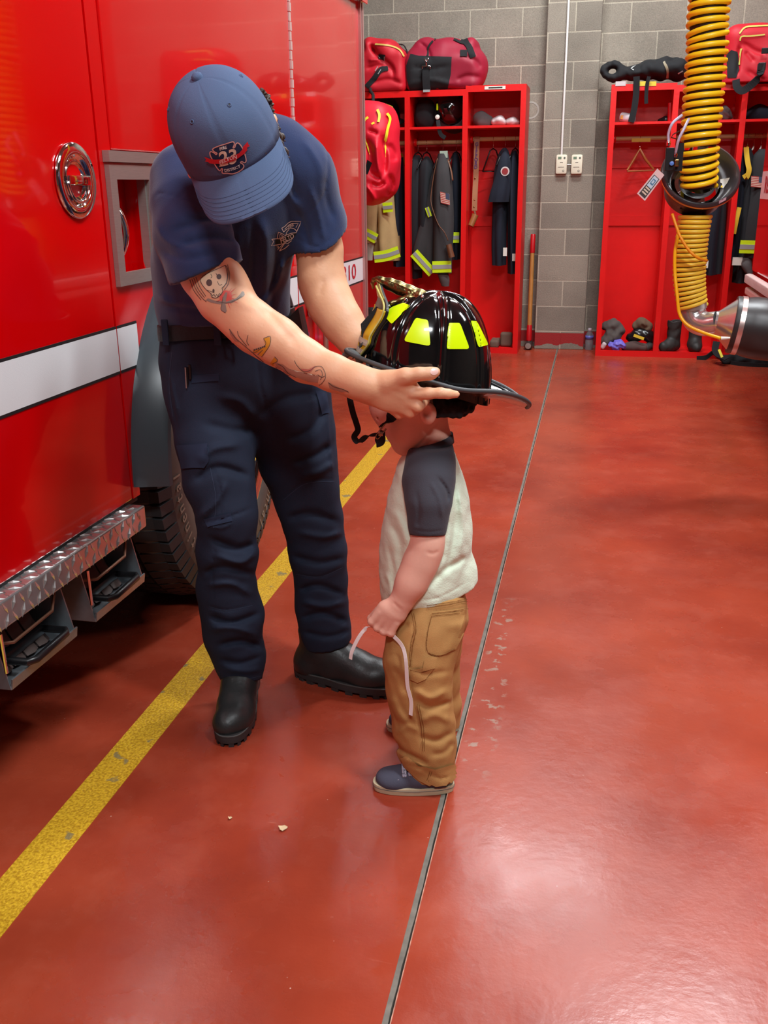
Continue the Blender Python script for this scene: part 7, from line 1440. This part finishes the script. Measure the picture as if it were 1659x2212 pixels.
loft('sleeve', [(1092, 325, 7.92, 6, .04), (1090, 350, 7.88, 13, .06), (1086, 385, 7.87, 18, .075), (1080, 415, 7.86, 21, .08), (1076, 436, 7.86, 22, .08)], NAVYC, t, wave=.05, seed=12)
c = W(1091, 370, 7.80); MB().lathe([(0, 0), (.034, 0), (.034, -.003), (0, -.003)], c, (0, 1, 0), 28).build('round_patch', mat('patch_white', (206, 196, 192), rough=.9), t); MB().lathe([(0, 0), (.024, 0), (.024, -.002), (0, -.002)], c + np.array([0, -.0035, 0]), (0, 1, 0), 24).build('patch_center', mat('patch_red', (150, 50, 52), rough=.9), t)
MB().box(W(1087, 535, 7.845), W(1095, 553, 7.85)).build('white_tag', WHITE, t)
t, o = garment('navy trousers with white tag hanging rightmost in the locker beside the pilaster', NAVYC, [(1113, 325, 7.97, 3, .03), (1111, 345, 7.97, 9, .09), (1109, 420, 7.97, 12, .12), (1109, 500, 7.97, 12, .12), (1109, 590, 7.97, 11, .1)], 14, 0, 0, name='hanging_trousers', cat='trousers')
MB().box(W(1104, 548, 7.855), W(1119, 564, 7.86)).build('white_tag', WHITE, t)
for u, lab in ((1092, 'hanger under the navy uniform shirt with the round patch'), (1114, 'hanger under the navy trousers beside the locker edge')): hng(u, 1.645, lab, group='hangers beside the pilaster')
# right lockers
wh = thing('clothes_hanger', 'wooden hanger hanging empty in the locker right of the pilaster', 'hanger', W(1383, 322, 7.95)); HW_ = mat('brown_hanger_wood', (172, 96, 46), rough=.4)
rz = 1.628; hxp = W(1383, 303, 8.0)[0]
MB().tube([(hxp, 8.0 + .018 * math.sin(a), rz + .018 * math.cos(a)) for a in np.linspace(-1.9, 1.7, 12)] + [(hxp, 8.004, rz - .04), W(1382, 322, 7.98)], .0022, 7).build('hook', CHROME, wh, smooth=True)
MB().tube([W(1355, 368, 7.93), W(1372, 340, 7.95), W(1382, 322, 7.96), W(1395, 345, 7.97), W(1412, 366, 7.98)], [.008, .011, .012, .011, .008], 10).build('wooden_shoulders', HW_, wh, smooth=True, ang=60); MB().tube([W(1355, 370, 7.93), W(1412, 368, 7.98)], .006, 8).build('trouser_bar', HW_, wh)
o_ = MB().box(W(1365, 299, 7.978), W(1405, 306, 7.982)).build('rod_label', YLAB); tag(o_, 'yellow label stuck on the empty locker rod right of the pilaster', 'label')
t, o = garment('navy trousers with white tag hanging behind the yellow hose', NAVYC, [(1545, 330, 7.97, 4, .03), (1548, 360, 7.97, 12, .1), (1545, 430, 7.97, 16, .13), (1535, 520, 7.97, 17, .13), (1530, 592, 7.97, 17, .12)], 16, 0, 0, name='hanging_trousers', cat='trousers'); MB().box(W(1519, 563, 7.845), W(1529, 579, 7.85)).build('white_tag', WHITE, t)
loft('second_leg', [(1560, 330, 8.0, 8, .06), (1558, 450, 8.0, 10, .1), (1548, 590, 8.0, 10, .1)], mat('black_coat_cloth', (26, 28, 33)), t, seed=3)
hng(1547, 1.628, 'hanger behind the yellow hose', group=None)
for k, (u, lab) in enumerate(((1603, 'leftmost of four hangers at the right edge, white tip'), (1616, 'second of four hangers at the right edge, above the yellow suspender'), (1630, 'third of four hangers at the right edge'), (1646, 'rightmost of four hangers at the right edge'))): hng(u, 1.628, lab, m=WHITE if k != 1 else YEL, group='hangers at the right edge', w_=.07, drop=.03)
garment('navy trousers hanging leftmost at the right edge locker', NAVYC, [(1600, 325, 7.97, 4, .03), (1600, 350, 7.97, 9, .1), (1597, 420, 7.97, 13, .13), (1590, 500, 7.97, 13, .13), (1586, 560, 7.97, 12, .1)], 17, 0, 0, name='hanging_trousers', cat='trousers')
t, o = garment('black turnout trousers with yellow suspender hanging in the right edge locker', mat('black_coat_cloth', (26, 28, 33)), [(1618, 320, 7.94, 4, .03), (1618, 350, 7.94, 10, .1), (1614, 430, 7.94, 16, .13), (1606, 520, 7.94, 15, .13), (1598, 610, 7.94, 14, .1)], 18, 0, 0, name='hanging_trousers', cat='trousers')
MB().ribbon(spline([W(1612, 318, 7.84), W(1613, 335, 7.82), W(1616, 355, 7.8), W(1618, 368, 7.79), W(1613, 383, 7.79), W(1608, 376, 7.79)], 4), (1, 0, 0), .036, .005).build('yellow_suspender', mat('mustard_webbing', (206, 166, 36), rough=.8), t, smooth=True, ang=60)
MB().ribbon(spline([W(1597, 448, 7.8), W(1591, 475, 7.79), W(1585, 505, 7.8)], 4), (1, 0, 0), .032, .005).build('yellow_suspender', mat('mustard_webbing', (206, 166, 36)), t)
t, o = garment('black turnout coat with flag patch and lime band at the right edge', mat('turnout_black', (40, 40, 42), rough=.9, var=.1), [(1646, 322, 7.86, 6, .04), (1646, 345, 7.86, 20, .09), (1642, 420, 7.86, 24, .10), (1632, 480, 7.86, 24, .10), (1624, 540, 7.86, 22, .09), (1620, 556, 7.86, 21, .08)], 19, 0, 0, wave=.05)
flag((1623, 380), 27, 22, 7.758, t, .12); tape3([(1598, 533), (1638, 534)], 7.765, 27, t)
loft('glove', [(1612, 556, 7.84, 12, .05), (1612, 572, 7.82, 12, .05), (1618, 590, 7.8, 8, .03)], GREY, t, seed=5); MB().box(W(1583, 556, 7.8), W(1602, 573, 7.81)).build('white_tag', WHITE, t)

# footwear and oddments on the locker bases
BZ = .0365
def pxboot(u, v, y, dirx, diry, label, h, wpx, m, group=None, name='boot', cat='boot'):
    t = None; base = W(u, v, y); base[2] = BZ; d = np.array([dirx, diry, 0.]); d /= np.linalg.norm(d); L_ = wpx
    q = SDF(base - np.array([.2, .2, .002]), base + np.array([.2, .2, h + .06]), .005)
    q.chain([(base + np.array([0, 0, .05]), .048), (base + np.array([0, 0, h]), .055)], k=.02); q.chain([(base + np.array([0, 0, .045]), .046), (base + d * L_ * .5 + np.array([0, 0, .045]), .046), (base + d * L_ + np.array([0, 0, .04]), .042)], k=.03)
    q.plane(base, (0, 0, -1)); q.plane(base + np.array([0, 0, h]), (0, 0, 1)); q.cap(base + np.array([0, 0, h - .05]), base + np.array([0, 0, h + .03]), .042, .042, .004, op='cut'); q.noise(35, .003, int(u)); o = q.build(name, m); return tag(o, label, cat, group)
OB = mat('worn_black_boot', (46, 44, 42), rough=.6, var=.25, vscale=25)
pxboot(1453, 752, 7.9, -.7, -.7, 'left of two black leather boots on the locker base behind the air line', .24, .10, OB, 'black boots below the yellow hose'); pxboot(1499, 752, 7.92, .1, -1, 'right of two black leather boots on the locker base behind the air line', .24, .08, OB, 'black boots below the yellow hose')
pxboot(806, 650, 7.92, -.2, -1, 'dark boot on the locker base behind the brass eagle', .3, .12, OB); pxboot(972, 660, 7.93, .2, -1, 'dark boot on the middle locker base, its loop above the helmet', .32, .1, OB)
SHM = mat('taupe_shoe', (104, 84, 70), rough=.8, var=.1)
for k, (u, y_, lab) in enumerate(((1070, 7.95, 'left taupe shoe on the locker base right of the helmet'), (1093, 7.93, 'right taupe shoe standing on its heel beside its pair on the locker base'))):
    base = W(u, 752, y_); base[2] = BZ; q = SDF(base - np.array([.1, .2, .002]), base + np.array([.1, .2, .16]), .005); q.rbox(base + np.array([0, -.03 if k == 0 else .0, .03 if k == 0 else .058]), (.038 if k == 0 else .05, .1 if k == 0 else .03, .034 if k == 0 else .06), .022, k=.01); q.plane(base, (0, 0, -1)); q.cap(base + np.array([0, .03, .08]), base + np.array([0, .08, .1]), .03, .03, .01, op='cut') if k == 0 else None
    tag(q.build('shoe', SHM), lab, 'shoe', 'taupe shoes')
GLV = mat('grey_glove_cloth', (84, 78, 74), rough=.95, var=.12)
blob('leather_gloves', [(1310, 705, 7.93, 10), (1325, 702, 7.93, 12), (1340, 712, 7.92, 9), (1318, 722, 7.91, 11), (1308, 735, 7.9, 10), (1330, 728, 7.9, 10)], 'pile of grey gloves with orange piping on the base right of the pilaster', 'gloves', GLV, plane_z=BZ, fy=1.3, noise=(45, .006, 3))
blob('purple_gloves', [(1320, 745, 7.84, 6), (1330, 750, 7.83, 6), (1338, 740, 7.84, 6), (1346, 747, 7.83, 5), (1332, 742, 7.83, 5)], 'crumpled violet rubber gloves on the locker base', 'gloves', mat('violet_rubber', (112, 104, 206), rough=.5), plane_z=BZ, fy=1.2, noise=(90, .006, 4), res=.004)
blob('white_rag', [(1301, 750, 7.85, 5), (1305, 744, 7.85, 5)], 'small white rag in the corner of the locker base', 'rag', OFFW, plane_z=BZ, res=.004)
blob('brown_cloth', [(1350, 750, 7.88, 9), (1370, 748, 7.88, 11), (1390, 750, 7.88, 9)], 'folded brown cloth under the black face mask on the locker base', 'cloth', mat('dark_brown_cloth', (84, 66, 62), rough=.95), plane_z=BZ, fy=1.4, noise=(25, .003, 3))
blob('face_mask', [(1362, 728, 7.93, 9), (1378, 722, 7.93, 13), (1398, 724, 7.93, 12), (1404, 735, 7.93, 9)], 'black rubber face mask with yellow tab on the locker base', 'mask', mat('mask_black', (24, 24, 25), rough=.25), fy=1.2, noise=(40, .005, 6))
o_ = MB().ribbon([W(1369, 724, 7.83), W(1391, 732, 7.83)], (0, 0, 1), .022, .004).build('yellow_tab', YLAB, None); tag(o_, 'yellow tab on the front of the black face mask', 'tab')
blob('bucket_hat', [(1375, 703, 7.93, 9), (1388, 699, 7.93, 13), (1400, 706, 7.93, 11)], 'crumpled olive brown hat resting on the black face mask', 'hat', BRN, fy=1.1, noise=(40, .007, 7), creases=[([(1385, 700), (1392, 708), (1400, 706)], 3, .015)])
blob('small_boot_toe', [(1398, 750, 7.88, 8), (1405, 748, 7.9, 8)], 'dark boot toe in the corner of the locker base beside the brown cloth', 'boot', OB, plane_z=BZ)
